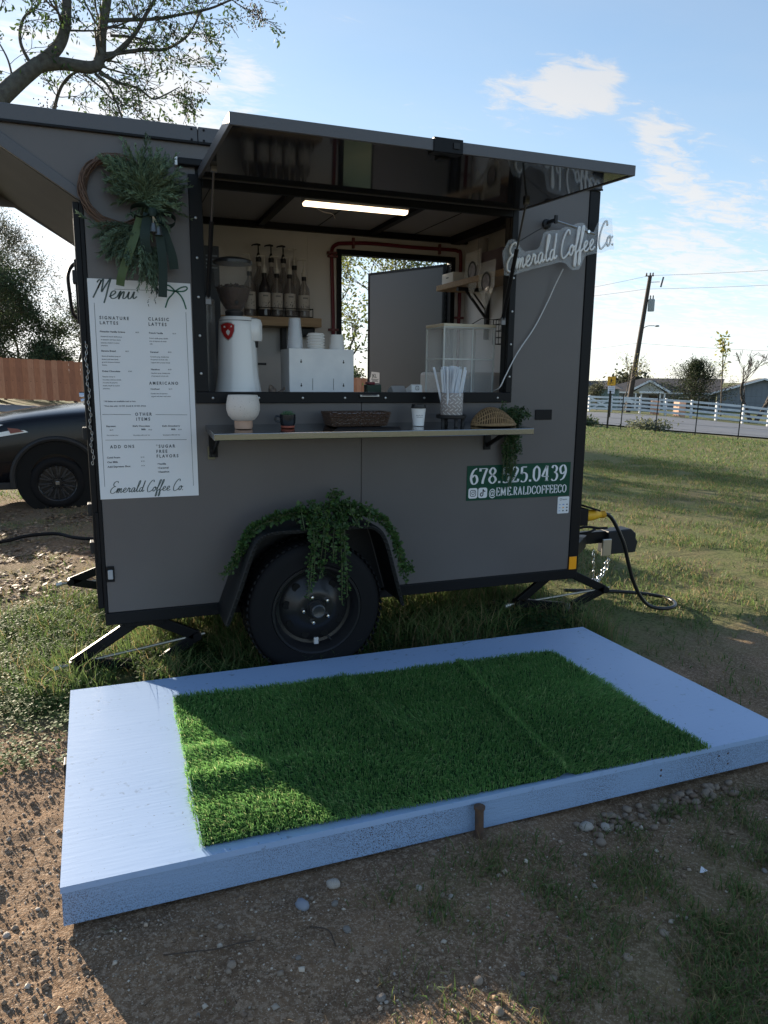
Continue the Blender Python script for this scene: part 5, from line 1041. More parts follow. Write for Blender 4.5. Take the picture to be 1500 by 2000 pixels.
# cup organiser and what stands on it
og = thing('cup_organizer', 'white marble look cup organiser box behind the sill', 'organizer', (1.05, .4, 1.2))
marb = mat('white marble print', (.78, .79, .80), .35, var=(9, (.60, .62, .65), .5), coat=.3)
MB().prism([(.887, 1.2013), (1.241, 1.2013), (1.241, 1.584), (.887, 1.584)], .295, .302).build('front_plate', marb, og, bevel=.001)
MB().box((.887, .3025, 1.2013), (.894, .50, 1.582)).box((1.234, .3025, 1.2013), (1.241, .50, 1.582)).box((.8945, .3025, 1.555), (1.2335, .50, 1.562)).build('side_plate', marb, og)
b = MB()
for x, z in ((.95, 1.515), (1.183, 1.515), (.95, 1.392), (1.183, 1.392)): b.lathe([(.005, -.001), (.0001, -.0011)], (x, .295, z), 10, 'y').box((x - .002, .2938, z), (x + .002, .2942, z + .013))
for x in (1.012, 1.127): b.box((x - .001, .2938, 1.37), (x + .001, .2942, 1.43))
b.build('keyhole_slot', mat('slot grey', (.03, .03, .032), .6), og)
cl0 = MB().lathe([(.0295, .112), (.0305, .1125), (.0400, .004), (.0425, .003), (.0425, -.002), (.0405, -.002), (.0405, .002), (.0300, .1105), (.0, .1105)], (0, 0, 0), 24).build('clear_cup', mat('clear cup plastic', (.88, .91, .95), .08, alpha=.30, spec=.8), smooth=True)
tag(cl0, 'clear plastic cup in the upturned stack on the organiser', 'cup', 'stacked clear plastic cups')
for j in range(8): o = cl0 if j == 0 else copy_tree(cl0); o.location = (.934, .36, 1.5655 + j * .0092); o['label'] = 'clear plastic cup in the upturned stack on the organiser, ' + ('lowest', 'second from the bottom', 'third from the bottom', 'fourth from the bottom', 'fourth from the top', 'third from the top', 'second from the top', 'topmost')[j]
ld0 = MB().lathe([(.047, .0), (.0485, .004), (.047, .008), (.043, .010), (.041, .016), (.028, .018), (0, .018)], (0, 0, 0), 28).build('cup_cover', paper_m, smooth=True); tag(ld0, 'white cup lid in the pile beside the clear cups', 'lid', 'pile of white cup lids')
for j in range(7): o = ld0 if j == 0 else copy_tree(ld0); o.location = (1.048 + random.uniform(-.001, .001), .36, 1.5655 + j * .0142); o['label'] = 'white cup lid in the pile beside the clear cups, ' + ('lowest', 'second from the bottom', 'third from the bottom', 'middle', 'third from the top', 'second from the top', 'topmost')[j]
pcup = MB().lathe([(.034, .098), (.0345, .0985), (.0435, .003), (.0455, 0), (.043, -.001), (.0335, .094), (0, .094)], (0, 0, 0), 28).build('paper_cup', paper_m, smooth=True); pcup.location = (1.166, .36, 1.5640); tag(pcup, 'white paper cup upturned at the right end of the organiser', 'cup')
# display case
dc_ = thing('bakery_case', 'clear acrylic two tier display case with a cream lid', 'display case', (1.88, .32, 1.2))
X0_, X1_, Y0_, Y1_ = 1.731, 2.040, .205, .440
b = MB().box((X0_, Y0_, 1.2013), (X1_, Y0_ + .003, 1.716)).box((X0_, Y0_ + .0035, 1.2013), (X0_ + .003, Y1_, 1.716)).box((X1_ - .003, Y0_ + .0035, 1.2013), (X1_, Y1_, 1.716)).box((X0_ + .0035, Y1_ - .003, 1.2013), (X1_ - .0035, Y1_, 1.716))
b.build('acrylic_panel', mat('case acrylic', (.90, .92, .92), .04, alpha=.14, spec=.9), dc_)
b = MB()
for x in (X0_, X1_):
    for y in (Y0_, Y1_): b.box((x - .004, y - .004, 1.2013), (x + .004, y + .004, 1.716))
for z in (1.712, 1.54): b.box((X0_, Y0_ - .0035, z), (X1_, Y0_ - .0005, z + .006)).box((X0_ - .0035, Y0_, z), (X0_ - .0005, Y1_, z + .006))
b.box((1.902, Y0_ - .003, 1.2013), (1.908, Y0_ - .0005, 1.711)); b.build('bright_edge', mat('acrylic edge', (.80, .84, .82), .2, alpha=.65), dc_)
MB().box((X0_ + .004, Y0_ + .004, 1.537), (X1_ - .004, Y1_ - .004, 1.540)).build('tier', mat('case acrylic', (0, 0, 0)), dc_)
MB().box((X0_ - .006, Y0_ - .008, 1.7185), (X1_ + .006, Y1_ + .006, 1.734)).build('lid', cream_m, dc_, bevel=.004)
ct = MB().prism([(.20, 1.2015), (.20, 1.398), (.215, 1.404), (.31, 1.375), (.31, 1.2015)], 1.540, 1.606, 'yz'); o = thing('card_reader', 'white card payment stand peeping over the hatch sill', 'card reader', (1.57, .25, 1.2)); ct.build('stand_body', whitegloss_m, o, bevel=.006)
b = MB(); pr_ = rrect(1.566, 1.374, .018, .020, .003); ribbon_stroke(b, pr_ + [pr_[0]], .1992, .003); ribbon_stroke(b, [(1.573, 1.384), (1.577, 1.384)], .1992, .005); b.build('logo', ink_m, o, fix=False)
MB().prism([(.26, 1.2015), (.26, 1.355), (.30, 1.395), (.36, 1.37), (.36, 1.2015)], 1.46, 1.5395, 'yz').build('stand_back', mat('grey plastic', (.35, .35, .35), .4), o, bevel=.003)
o = thing('spice_box', 'tiny dark box with a red lid beside the doorway at the sill', 'box', (1.40, .42, 1.2)); MB().box((1.355, .40, 1.2013), (1.44, .46, 1.398)).build('box_body', mat('dark green tin', (.02, .05, .03), .4), o, bevel=.003); MB().box((1.36, .395, 1.3985), (1.40, .45, 1.413)).build('lid', red_m, o, bevel=.003)
# right-hand end wall: shelf, bracket, packaging
rsf = thing('right_wall_shelf', 'pine shelf on a black bracket at the trailer nose end', 'shelf', (2.33, .9, 2.08))
MB().box((2.215, .42, 2.040), (2.4775, 1.40, 2.078)).build('board', wood_m, rsf, bevel=.003)
b = MB().box((2.235, 1.08, 2.016), (2.4775, 1.11, 2.0395)).box((2.452, 1.08, 1.70), (2.4775, 1.11, 2.0155)).bar((2.30, 1.095, 2.02), (2.46, 1.095, 1.84), .02, .012).bar((2.345, 1.095, 2.02), (2.46, 1.095, 1.89), .012, .008); b.build('bracket', black_m, rsf)
bag_m = mat('clear bag', (.85, .85, .84), .12, alpha=.28, spec=.8)
for k, (x, y, z, lab) in enumerate(((2.225, .86, 2.115, 'clear packet with a round dark logo standing on the nose end shelf'), (2.20, .62, 2.02, 'clear packet with a round dark logo hanging below the nose end shelf'))):
    o = thing('pastry_bag', lab, 'packet', (x, y, z)); bm_ = MB(); ring_ = [(-.11, .12), (.10, .12), (.11, -.02), (.0, -.17), (-.10, -.03)]; bm_.prism([(y + a, z + c) for a, c in ring_], x - .002, x + .002, 'yz'); bm_.build('film', bag_m, o)
    MB().lathe([(.058, -.004), (.0585, -.006), (.046, -.006), (.046, -.004)], (x, y, z), 24, 'x', 0, False).build('logo_ring', black_m, o); MB().lathe([(.0455, -.0045), (0, -.0046)], (x, y, z), 20, 'x').build('logo_disc', mat('pale logo', (.34, .31, .33), .5, var=(30, (.16, .14, .15), .9)), o)
o = thing('paper_stack', 'dark stack of packaging on the nose end shelf', 'packaging', (2.35, .8, 2.1)); MB().box((2.26, .55, 2.0785), (2.44, .82, 2.22)).box((2.28, .85, 2.0785), (2.42, 1.0, 2.16)).build('packs', mat('mauve packs', (.14, .10, .11), .6), o, bevel=.006)
o = thing('white_carton', 'small white carton at the left end of the nose end shelf', 'carton', (2.3, 1.28, 2.1)); MB().box((2.24, 1.18, 2.0785), (2.40, 1.36, 2.15)).build('carton_body', paper_m, o, bevel=.003); MB().box((2.2392, 1.25, 2.115), (2.2396, 1.29, 2.122)).build('print', ink_m, o)
o = thing('towel_tube', 'tall shiny roll standing at the back of the nose end shelf', 'roll', (2.42, 1.1, 2.1)); MB().lathe([(0, 0), (.035, 0), (.035, .28), (0, .28)], (2.40, 1.06, 2.0785), 16).build('roll_body', mat('shiny film', (.35, .33, .32), .15), o, smooth=True)
o = thing('wire_basket', 'black wire basket of clear cups on the nose end wall', 'basket', (2.38, .5, 1.8)); b = MB()
for z in (1.65, 1.69, 1.73, 1.77, 1.80): b.tube([(2.28, .30, z), (2.475, .30, z), (2.475, .66, z), (2.28, .66, z)], .0022, 4, closed=True)
for q in range(11): b.tube([(2.28, .30 + q * .036, 1.65), (2.28, .30 + q * .036, 1.80)], .0022, 4)
b.tube([(2.28, .66, 1.80), (2.26, .78, 1.815), (2.25, .92, 1.78)], .003, 4); b.build('wire', black_m, o)
cz = copy_tree(cl0); cz.location = (2.33, .58, 1.735); tag(cz, 'clear plastic cup standing in the black wire basket', 'cup', 'cups in the wire basket')
cz = copy_tree(cl0); cz.location = (2.34, .46, 1.735); tag(cz, 'clear plastic cup standing in the black wire basket', 'cup', 'cups in the wire basket')
o = thing('film_bag', 'crumpled clear bag leaning above the wire basket', 'bag', (2.33, .40, 1.85)); b = MB(); g_ = [(.50, 1.80), (.56, 1.90), (.52, 1.965), (.44, 2.0), (.36, 1.96), (.34, 1.82)]
b.prism(g_, 2.30, 2.33, 'yz'); b.prism([(y + .02, z - .02) for y, z in g_], 2.335, 2.35, 'yz'); b.build('film', mat('bright film', (.85, .82, .76), .15, alpha=.5, spec=.8), o, bevel=.01)
o = thing('water_valve', 'red water valve with a black tap on the nose end wall', 'valve', (2.45, .38, 1.6)); MB().tube([(2.40, .40, 1.42), (2.40, .40, 1.60), (2.40, .43, 1.615), (2.47, .43, 1.615)], .014, 8).build('red_pipe', red_m, o, smooth=True); MB().lathe([(.028, -.012), (.03, 0), (.028, .02), (0, .02)], (2.40, .395, 1.50), 12, 'y').build('tap', black_m, o)
o = thing('white_cabinet', 'white cabinet under the nose end wall behind the display case', 'cabinet', (2.3, .9, .8)); MB().box((2.10, .64, .402), (2.475, 1.40, 1.475)).build('cabinet_body', mat('cabinet white', (.62, .58, .54), .4), o, bevel=.02)
o = thing('grey_bottle', 'rounded grey bottle seen through the display case', 'bottle', (2.02, .75, 1.2)); MB().lathe([(0, 0), (.045, 0), (.045, .22), (.035, .25), (.0, .265)], (2.02, .52, 1.2013), 20).build('bottle_body', mat('grey blue plastic', (.16, .18, .22), .3), o, smooth=True)

# ------------------------------------------------------------------ platform, turf mat
pf = thing('wooden_platform', 'low blue white painted plywood platform on the ground before the trailer', 'platform', (0, 0, 0))
rot = .0258; ax = Vector((math.cos(rot), math.sin(rot), -.0157)).normalized(); ay = Vector((-math.sin(rot), math.cos(rot), -.011)).normalized(); az = ax.cross(ay).normalized(); ay = az.cross(ax)
PM = Matrix(((ax.x, ay.x, az.x, -.1945), (ax.y, ay.y, az.y, -1.6292), (ax.z, ay.z, az.z, .1182), (0, 0, 0, 1)))
paint = (.31, .44, .655)
paint_top = mat('pale blue deck paint', paint, .42, var=(2.5, (.28, .41, .625), .8), bump=(7, .12, .006, (1, 9, 9)), speck=((30, (.19, .26, .38), .62, .70, 2.5), (60, (.10, .10, .10), .69, .72, 3), (150, (.05, .045, .04), .71, .74)), spec=.4)
paint_side = mat('pale blue splashed paint', (.25, .37, .56), .5, bump=(20, .4, .004, (1, 8, 8)), speck=((270, (.055, .042, .034), .54, .60, 1.6), (330, (.05, .04, .03), .585, .62, 2.4)))
PWd, PDp = 2.67, 1.335
def pb(name, a, b, m, bevel=.0015): o = MB().box(a, b).build(name, m, None, bevel=bevel); o.parent = pf; return o
top = pb('plywood_top', (0, 0, -.019), (PWd, PDp, 0), paint_top, 0)
pb('rim_board', (.003, .003, -.118), (PWd - .003, .042, -.0195), paint_side); pb('rim_board', (.003, PDp - .042, -.118), (PWd - .003, PDp - .003, -.0195), paint_side)
pb('rim_board', (.003, .0425, -.118), (.042, PDp - .0425, -.0195), paint_side); pb('rim_board', (PWd - .042, .0425, -.118), (PWd - .003, PDp - .0425, -.0195), paint_side)
for x in (.66, 1.32, 1.98): pb('joist', (x, .0425, -.115), (x + .038, PDp - .0425, -.0195), paint_side)
b = MB()
for x, z in ((2.30, -.045), (2.345, -.042), (2.02, -.050), (2.02, -.072), (2.35, -.085)): b.lathe([(.0048, -.0004), (.0036, -.0016), (0, -.0018)], (x, .003, z), 8, 'y')
o = b.build('screw', mat('rusty screw', (.07, .05, .05), .6)); o.parent = pf
pf.matrix_world = PM
st_m = mat('rusty iron stake', (.075, .05, .038), .8, var=(50, (.13, .07, .04), .8), bump=(90, .6, .004))
o = thing('iron_stake', 'rusty iron stake driven in against the platform front', 'stake', (1.05, -1.63, .0)); MB().tube([(1.052, -1.628, -.15), (1.048, -1.622, .076)], .0145, 10).lathe([(.0, .0), (.018, .001), (.019, .010), (.0, .013)], (1.048, -1.622, .074), 12).build('shaft', st_m, o, smooth=True)
o = thing('iron_stake', 'dark metal stake against the left end of the platform', 'stake', (-.22, -.86, .0)); MB().box((-.228, -.89, -.05), (-.200, -.83, .075)).build('shaft', black_m, o, bevel=.003)

mtf = thing('turf_mat', 'rumpled bright green artificial turf mat laid on the blue platform', 'mat', (1.1, -1.05, .12))
MX0, MX1, MY0, MY1 = .172, 2.045, -1.585, -.512
def plat_z(x, y):
    dx, dy = x + .1945, y + 1.6292; u = dx * ax.x + dy * ax.y; v = dx * ay.x + dy * ay.y
    return .1182 + u * ax.z + v * ay.z
def mat_h(x, y):
    l = 1 - sstep(.35, 1.0, x); h = .016 * np.exp(-((y + 1.035 - .05 * (x - .2)) / .045) ** 2) * (1 - sstep(.3, .62, x)) + .020 * np.exp(-((y + 1.235 - .04 * (x - .2)) / .050) ** 2) * (1 - sstep(.35, .8, x))
    h = h + .010 * l * (np.sin(y * 21 + x * 3) * .5 + .5) * sstep(-.55, -.8, y)
    h = h + .014 * np.exp(-((x - (1.46 + .10 * (y + 1.05))) / .022) ** 2) + .009 * np.exp(-((x - (.98 - .16 * (y + 1.0) + .02 * np.sin(y * 9))) / .03) ** 2) * sstep(-1.5, -1.1, y)
    return h + .004 * fbm(x, y, 2, 4)
def mat_edge(x, y):  # wavy outline
    return (x > MX0 + .004 * np.sin(y * 11) + .010 * (y + 1.05)) & (x < MX1 + .006 * np.sin(y * 7 + 1)) & (y > MY0 + .005 * np.sin(x * 6)) & (y < MY1 + .006 * np.sin(x * 5) - .006 * np.sin(x * 13))
ux = np.linspace(MX0 + .008, MX1 - .008, 150); uy = np.linspace(MY0 + .008, MY1 - .008, 90); UX, UY = np.meshgrid(ux, uy, indexing='ij'); UZ = plat_z(UX, UY) + .004 + mat_h(UX, UY)
ix = np.arange(UX.size).reshape(UX.shape); bf = np.stack([ix[:-1, :-1], ix[1:, :-1], ix[1:, 1:], ix[:-1, 1:]], -1).reshape(-1, 4)
npmesh('backing', np.stack([UX, UY, UZ], -1).reshape(-1, 3), [bf], mat('turf backing', (.012, .045, .012), .9), mtf, smooth=True)
def blades(name, base, height, width, lean, m, colors, parent=None, curl=.5):
    """two-segment grass blades; base (N,3), lean (N,2) horizontal offset of the tip"""
    n = len(base); a = RNG.random(n) * 2 * PI; sx = np.cos(a) * width * .5; sy = np.sin(a) * width * .5; hz = np.zeros(n)
    off = np.stack([sx, sy, hz], -1); ln2 = np.concatenate([lean, hz[:, None]], 1)
    midp = base + ln2 * (1 - curl) * .5 + np.stack([hz, hz, height * .62], -1); tip = base + ln2 + np.stack([hz, hz, height], -1)
    V = np.concatenate([base - off, base + off, midp + off * .75, midp - off * .75, tip]); k_ = np.arange(n)
    q = np.stack([k_, n + k_, 2 * n + k_, 3 * n + k_], -1); t_ = np.stack([3 * n + k_, 2 * n + k_, 4 * n + k_], -1)
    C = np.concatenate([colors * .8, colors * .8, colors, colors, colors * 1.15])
    return npmesh(name, V, [q, t_], m, parent, C)
turf_m = mat('turf yarn', (.03, .12, .02), .5, translucent=.5, attr='tint', spec=.35)
n = 88000; bx = RNG.uniform(MX0 - .03, MX1 + .03, n); by = RNG.uniform(MY0 - .02, MY1 + .03, n); ok = mat_edge(bx, by); bx, by = bx[ok], by[ok]; n = len(bx)
bz = plat_z(bx, by) + .003 + mat_h(bx, by); hh = RNG.uniform(.014, .029, n)
fl = fbm(bx, by, 3, 3.0); la_ = -1.9 + 1.6 * fl; ln_ = RNG.uniform(.010, .028, n)
lean = np.stack([np.cos(la_) * ln_, np.sin(la_) * ln_], -1) + RNG.normal(0, .006, (n, 2))
cA, cB, cC = np.array((.115, .290, .095)), np.array((.24, .45, .135)), np.array((.46, .55, .25)); w1 = RNG.random((n, 1)); w2 = (RNG.random((n, 1)) < .10)
tc_ = np.where(w2, cC, cA * w1 + cB * (1 - w1)) * (1 + .35 * fbm(bx, by, 2, 2.0))[:, None]
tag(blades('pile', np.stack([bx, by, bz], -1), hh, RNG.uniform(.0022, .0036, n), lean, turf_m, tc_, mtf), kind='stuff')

# ------------------------------------------------------------------ living grass and weeds
grass_m = mat('grass blade', (.05, .1, .02), .55, translucent=.5, attr='tint', spec=.3)
def gcolors(n, dry=.25, dark=1.0):
    g1, g2, d1 = np.array((.070, .130, .038)), np.array((.155, .210, .070)), np.array((.32, .25, .125)); w = RNG.random((n, 1)); c = g1 * w + g2 * (1 - w); dd = RNG.random((n, 1)) < dry
    return np.where(dd, d1 * RNG.uniform(.5, 1.1, (n, 1)), c) * dark
def plat_mask(x, y): return (x > -.21) & (x < 2.5) & (y > -1.64) & (y < -.26)
def scatter(n, x0, x1, y0, y1, dens, thr_pow=1.0):
    x = RNG.uniform(x0, x1, n); y = RNG.uniform(y0, y1, n); k_ = (RNG.random(n) < dens(x, y) ** thr_pow) & ~plat_mask(x, y); return x[k_], y[k_]
def grass_obj(name, sets, label):
    B, H, W, Ln, Cc = [], [], [], [], []
    for x, y, h0, h1, w0, w1, sp_, dry in sets:
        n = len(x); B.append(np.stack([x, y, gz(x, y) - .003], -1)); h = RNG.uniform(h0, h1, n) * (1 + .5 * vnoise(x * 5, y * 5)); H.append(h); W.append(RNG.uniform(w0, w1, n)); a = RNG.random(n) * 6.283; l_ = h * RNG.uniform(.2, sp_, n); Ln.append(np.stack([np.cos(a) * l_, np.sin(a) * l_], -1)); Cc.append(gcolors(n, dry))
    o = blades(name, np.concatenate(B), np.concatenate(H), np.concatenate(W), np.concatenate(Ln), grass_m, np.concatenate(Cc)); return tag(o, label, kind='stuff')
def clumped(x, y, s=7, k_=.5): return np.clip(.5 + 1.7 * vnoise(x * s, y * s + 40), 0, 1) ** k_
S1 = scatter(190000, -1.2, 3.6, -2.9, -1.66, lambda x, y: grassiness(x, y) * clumped(x, y, 9, 1.3))
S1b = scatter(9000, -1.2, 2.5, -2.9, -1.66, lambda x, y: .10 * clumped(x, y, 3.5, 3.0))
S2 = scatter(170000, 2.3, 9.5, -2.0, 7.5, lambda x, y: grassiness(x, y) * clumped(x, y, 4, .8))
S3 = scatter(40000, -3.0, .6, .6, 6.5, lambda x, y: grassiness(x, y) * .8)
grass_obj('lawn_grass', [(*S1, .014, .046, .0025, .0045, 1.6, .28), (*S1b, .012, .035, .002, .0035, 1.8, .45), (*S2, .018, .055, .004, .008, 1.5, .30), (*S3, .012, .04, .004, .007, 1.6, .55)], 'short patchy grass growing in front of and beside the trailer')
S4 = scatter(420000, 9, 34, -4, 26, lambda x, y: grassiness(x, y) * .5 * (np.hypot(x - 12.8, y - 16.7) > .5) * (x * .69 + y * .72 < 20.2))
S5 = scatter(110000, -14, 3, 6.5, 24, lambda x, y: grassiness(x, y) * .6)
grass_obj('field_grass', [(*S4, .025, .055, .009, .018, 1.4, .16), (*S5, .025, .055, .009, .018, 1.4, .18)], 'rough field grass stretching out to the road and fence')
U1 = scatter(16000, .05, 2.75, -.30, .9, lambda x, y: clumped(x, y, 5, .8) * sstep(2.9, 2.4, x))
U2 = scatter(9000, -.9, .25, -.12, 1.7, lambda x, y: clumped(x, y, 5, 1.1) * sstep(-.75, -.25, x + .2 * y))
U3 = scatter(1500, -.45, .6, -.2, .35, lambda x, y: clumped(x, y, 6, 1.0))
grass_obj('tall_grass', [(*U1, .06, .20, .003, .0065, 1.0, .22), (*U2, .03, .11, .003, .006, 1.1, .12), (*U3, .06, .17, .003, .006, 1.0, .15)], 'long uncut grass under and behind the trailer')
def weeds(name, x, y, h0, h1, size, m, label, cols):
    n = len(x); k_ = 5; px = np.repeat(x, k_) + RNG.normal(0, size * .9, n * k_); py = np.repeat(y, k_) + RNG.normal(0, size * .9, n * k_); z = gz(px, py) + RNG.uniform(h0, h1, n * k_); c = np.stack([px, py, z], -1); N_ = n * k_
    a = RNG.random(N_) * 6.283; d = np.stack([np.cos(a), np.sin(a), RNG.uniform(-.25, .45, N_)], -1); s_ = np.stack([-np.sin(a), np.cos(a), RNG.uniform(-.3, .3, N_)], -1); sz = size * RNG.uniform(.6, 1.3, N_)[:, None]
    V = np.concatenate([c - d * sz * .5, c + s_ * sz * .42, c + d * sz * .5, c - s_ * sz * .42]); i = np.arange(N_); F = np.stack([i, N_ + i, 2 * N_ + i, 3 * N_ + i], -1); cc_ = cols[RNG.integers(0, len(cols), N_)] * RNG.uniform(.7, 1.3, (N_, 1))
    return tag(npmesh(name, V, [F], m, None, np.tile(cc_, (4, 1))), label, kind='stuff')
weed_m = mat('weed leaf', (.06, .12, .03), .6, translucent=.42, attr='tint', spec=.2)
wx, wy = scatter(9500, -1.0, .22, -.25, 1.5, lambda x, y: clumped(x, y, 4, 1.2) * sstep(-.95, -.30, x + .25 * y) * sstep(1.6, .9, y))
wx2, wy2 = scatter(1600, .05, .62, -.24, .25, lambda x, y: clumped(x, y, 4, .8)); wx3, wy3 = scatter(2200, .6, 2.7, -.25, .4, lambda x, y: clumped(x, y, 4, 1.6))
wx4, wy4 = scatter(700, -.9, -.15, -.75, -.2, lambda x, y: clumped(x, y, 5, 1.8))
weeds('weeds', np.r_[wx, wx4], np.r_[wy, wy4], .008, .06, .015, weed_m, 'low leafy weeds beside the rear corner jack', np.array([(.07, .135, .034), (.115, .18, .05), (.16, .21, .08)]))
weeds('weeds', np.r_[wx2, wx3], np.r_[wy2, wy3], .015, .09, .020, weed_m, 'dark leafy weeds between the platform and trailer wheel', np.array([(.02, .055, .018), (.035, .08, .022)]))
# fallen leaves behind the trailer
lx, ly = scatter(5200, -3.2, .6, 1.5, 5.6, lambda x, y: .7 * clumped(x, y, 2.5, .8)); n = len(lx)
lm_ = mat('dead leaf', (.2, .13, .07), .6, attr='tint', translucent=.15)
weeds('fallen_leaves', lx, ly, .002, .018, .036, lm_, 'brown leaf litter strewn behind the trailer', np.array([(.20, .12, .06), (.28, .19, .11), (.12, .07, .04)]))
# dry straw bits in the soil
sx_, sy_ = scatter(5000, -1.3, 3.4, -2.9, -1.6, lambda x, y: .25 + .6 * clumped(x, y, 5, 1.5)); n = len(sx_)
a = RNG.random(n) * 6.283; l_ = RNG.uniform(.01, .045, n); d = np.stack([np.cos(a) * l_, np.sin(a) * l_], -1)
b0 = np.stack([sx_, sy_, ground(sx_, sy_) + .002], -1); tag(blades('straw_bits', b0, RNG.uniform(.001, .012, n), RNG.uniform(.0012, .0025, n), d, mat('dry straw', (.2, .15, .08), .7, attr='tint'), np.array((.17, .125, .07)) * RNG.uniform(.35, 1.4, (n, 1))), 'dry stalks and twigs scattered on the soil', kind='stuff')

# ------------------------------------------------------------------ stones
def rock_mesh(name, seed, flat=.7):
    import bmesh
    b = bmesh.new(); bmesh.ops.create_icosphere(b, subdivisions=2, radius=1); rg_ = random.Random(seed); off = Vector((rg_.random() * 50, rg_.random() * 50, rg_.random() * 50)); sx, sy = rg_.uniform(.7, 1.0), rg_.uniform(.75, 1.2)
    for v in b.verts: v.co *= 1 + .28 * mnoise.noise(v.co * 1.1 + off) + .08 * mnoise.noise(v.co * 3 + off); v.co = Vector((v.co.x * sx, v.co.y * sy, v.co.z * flat * rg_.uniform(.97, 1.03)))
    me = bpy.data.meshes.new(name); b.to_mesh(me); b.free(); me.polygons.foreach_set('use_smooth', [True] * len(me.polygons)); return me
stone_ms = [mat('tan stone', (.30, .235, .175), .75, var=(8, (.20, .15, .11), .8), bump=(30, .3, .02)), mat('pale stone', (.42, .38, .33), .7, var=(8, (.32, .27, .22), .8), bump=(30, .3, .02)), mat('grey stone', (.22, .195, .17), .7, var=(8, (.16, .14, .12), .8), bump=(30, .3, .02)), mat('brown stone', (.22, .15, .10), .75, var=(8, (.15, .10, .07), .8), bump=(30, .3, .02)), mat('blue grey stone', (.22, .24, .28), .6)]
rocks = []
for k in range(10): me = rock_mesh('stone', 100 + k, (.62, .75, .55)[k % 3]); me.materials.append(stone_ms[k % 4]); rocks.append(me)
bl = rock_mesh('stone', 321, .6); bl.materials.append(stone_ms[4])
def stone(x, y, r, me, label, group, sink=.35):
    o = bpy.data.objects.new('stone', me); COL.objects.link(o); o.location = (x, y, float(gz(x, y)) + r * (.6 - sink)); o.scale = (r, r, r); o.rotation_euler = (random.uniform(-.3, .3), random.uniform(-.3, .3), random.uniform(0, 6.28)); return tag(o, label, 'stone', group)
stone(.43, -1.735, .021, bl, 'rounded blue grey stone on the soil before the platform', 'loose stones on the soil', .3)
stone(.535, -1.69, .021, rocks[1], 'largest pale stone close to the platform front left of the stake', 'loose stones on the soil', .25)
stone(1.432, -1.672, .023, rocks[1], 'big white rounded stone at the left end of the pebble heap', 'pebbles heaped against the platform', .2); stone(1.500, -1.690, .020, rocks[5], 'second white rounded stone beside the biggest one at the pebble heap', 'pebbles heaped against the platform', .2)
for k in range(105):
    t_ = random.random() ** .8; x = 1.40 + t_ * .72 + random.uniform(-.03, .03); y = -1.655 + .055 * t_ - abs(random.gauss(0, .055)) + .02
    q_ = random.choice((0, 3, 4, 7, 8, 0, 3)); stone(x, y, random.uniform(.006, .018), rocks[q_], ('tan', 'pale', 'grey', 'brown')[q_ % 4] + ' pebble in the ' + ('left' if t_ < .34 else 'middle' if t_ < .67 else 'right') + ' part of the heap along the platform edge', 'pebbles heaped against the platform', random.uniform(.0, .35))
for k in range(90):
    x = random.uniform(-.95, 2.4); y = random.uniform(-2.75, -1.66) if x > -.2 else random.uniform(-2.2, -.2)
    if -.21 < x < 2.5 and y > -1.65: continue
    q_ = random.randrange(10); stone(x, y, random.choice((.005, .006, .007, .008, .010, .013)), rocks[q_], 'small ' + ('tan', 'pale', 'grey', 'brown')[q_ % 4] + ' stone half sunk in the soil ' + ('left of the platform' if x < -.2 else 'before the platform, left of stake' if x < 1.0 else 'before the platform, right of stake'), 'loose stones on the soil', random.uniform(.2, .5))
# fine gravel: thousands of grains, one object
n = 64000; x = RNG.uniform(-1.4, 2.6, n); y = RNG.uniform(-2.85, .1, n); k_ = (~plat_mask(x, y)) & (RNG.random(n) < (1 - grassiness(x, y)) * np.clip(.55 + 1.1 * vnoise(x * 3, y * 3), 0, 1)) & ((y < -1.62) | (x < -.2)); x, y = x[k_], y[k_]; n = len(x)
r_ = RNG.uniform(.0016, .0052, n) * (1 + 1.3 * (RNG.random(n) < .07)); z = gz(x, y) + r_ * .35
oct_ = np.array([(1, 0, 0), (-1, 0, 0), (0, 1, 0), (0, -1, 0), (0, 0, .8), (0, 0, -.8)], float); ang_ = RNG.random(n) * 6.28; ca, sa = np.cos(ang_), np.sin(ang_)
vv = oct_[None] * RNG.uniform(.6, 1.25, (n, 6, 1)) * r_[:, None, None]; vx_ = vv[..., 0] * ca[:, None] - vv[..., 1] * sa[:, None] + x[:, None]; vy_ = vv[..., 0] * sa[:, None] + vv[..., 1] * ca[:, None] + y[:, None]; V = np.stack([vx_, vy_, vv[..., 2] + z[:, None]], -1).reshape(-1, 3)
of = np.array([(0, 2, 4), (2, 1, 4), (1, 3, 4), (3, 0, 4), (2, 0, 5), (1, 2, 5), (3, 1, 5), (0, 3, 5)]); F = (of[None] + (np.arange(n) * 6)[:, None, None]).reshape(-1, 3)
cs = np.array([(.30, .21, .14), (.40, .31, .23), (.22, .15, .10), (.50, .43, .35), (.28, .20, .13)])[RNG.integers(0, 5, n)] * RNG.uniform(.55, 1.15, (n, 1))
tag(npmesh('gravel', V, [F], mat('gravel grain', (.3, .2, .15), .85, attr='tint'), None, np.repeat(cs, 6, 0)), 'fine gravel grains in the bare soil round the platform', kind='stuff')
o = thing('foil_litter', 'crumpled scrap of white foil lying on the grass', 'litter', (1.635, -1.985, .02)); b = MB(); z_ = float(ground(1.635, -1.985))
b.add([(1.618, -1.99, z_ + .01), (1.630, -1.981, z_ + .024), (1.648, -1.987, z_ + .010), (1.640, -1.999, z_ + .018), (1.622, -1.997, z_ + .014)], [(0, 1, 3, 4), (1, 2, 3)]); b.build('foil', mat('white foil', (.7, .7, .72), .3, .3), o, fix=False)
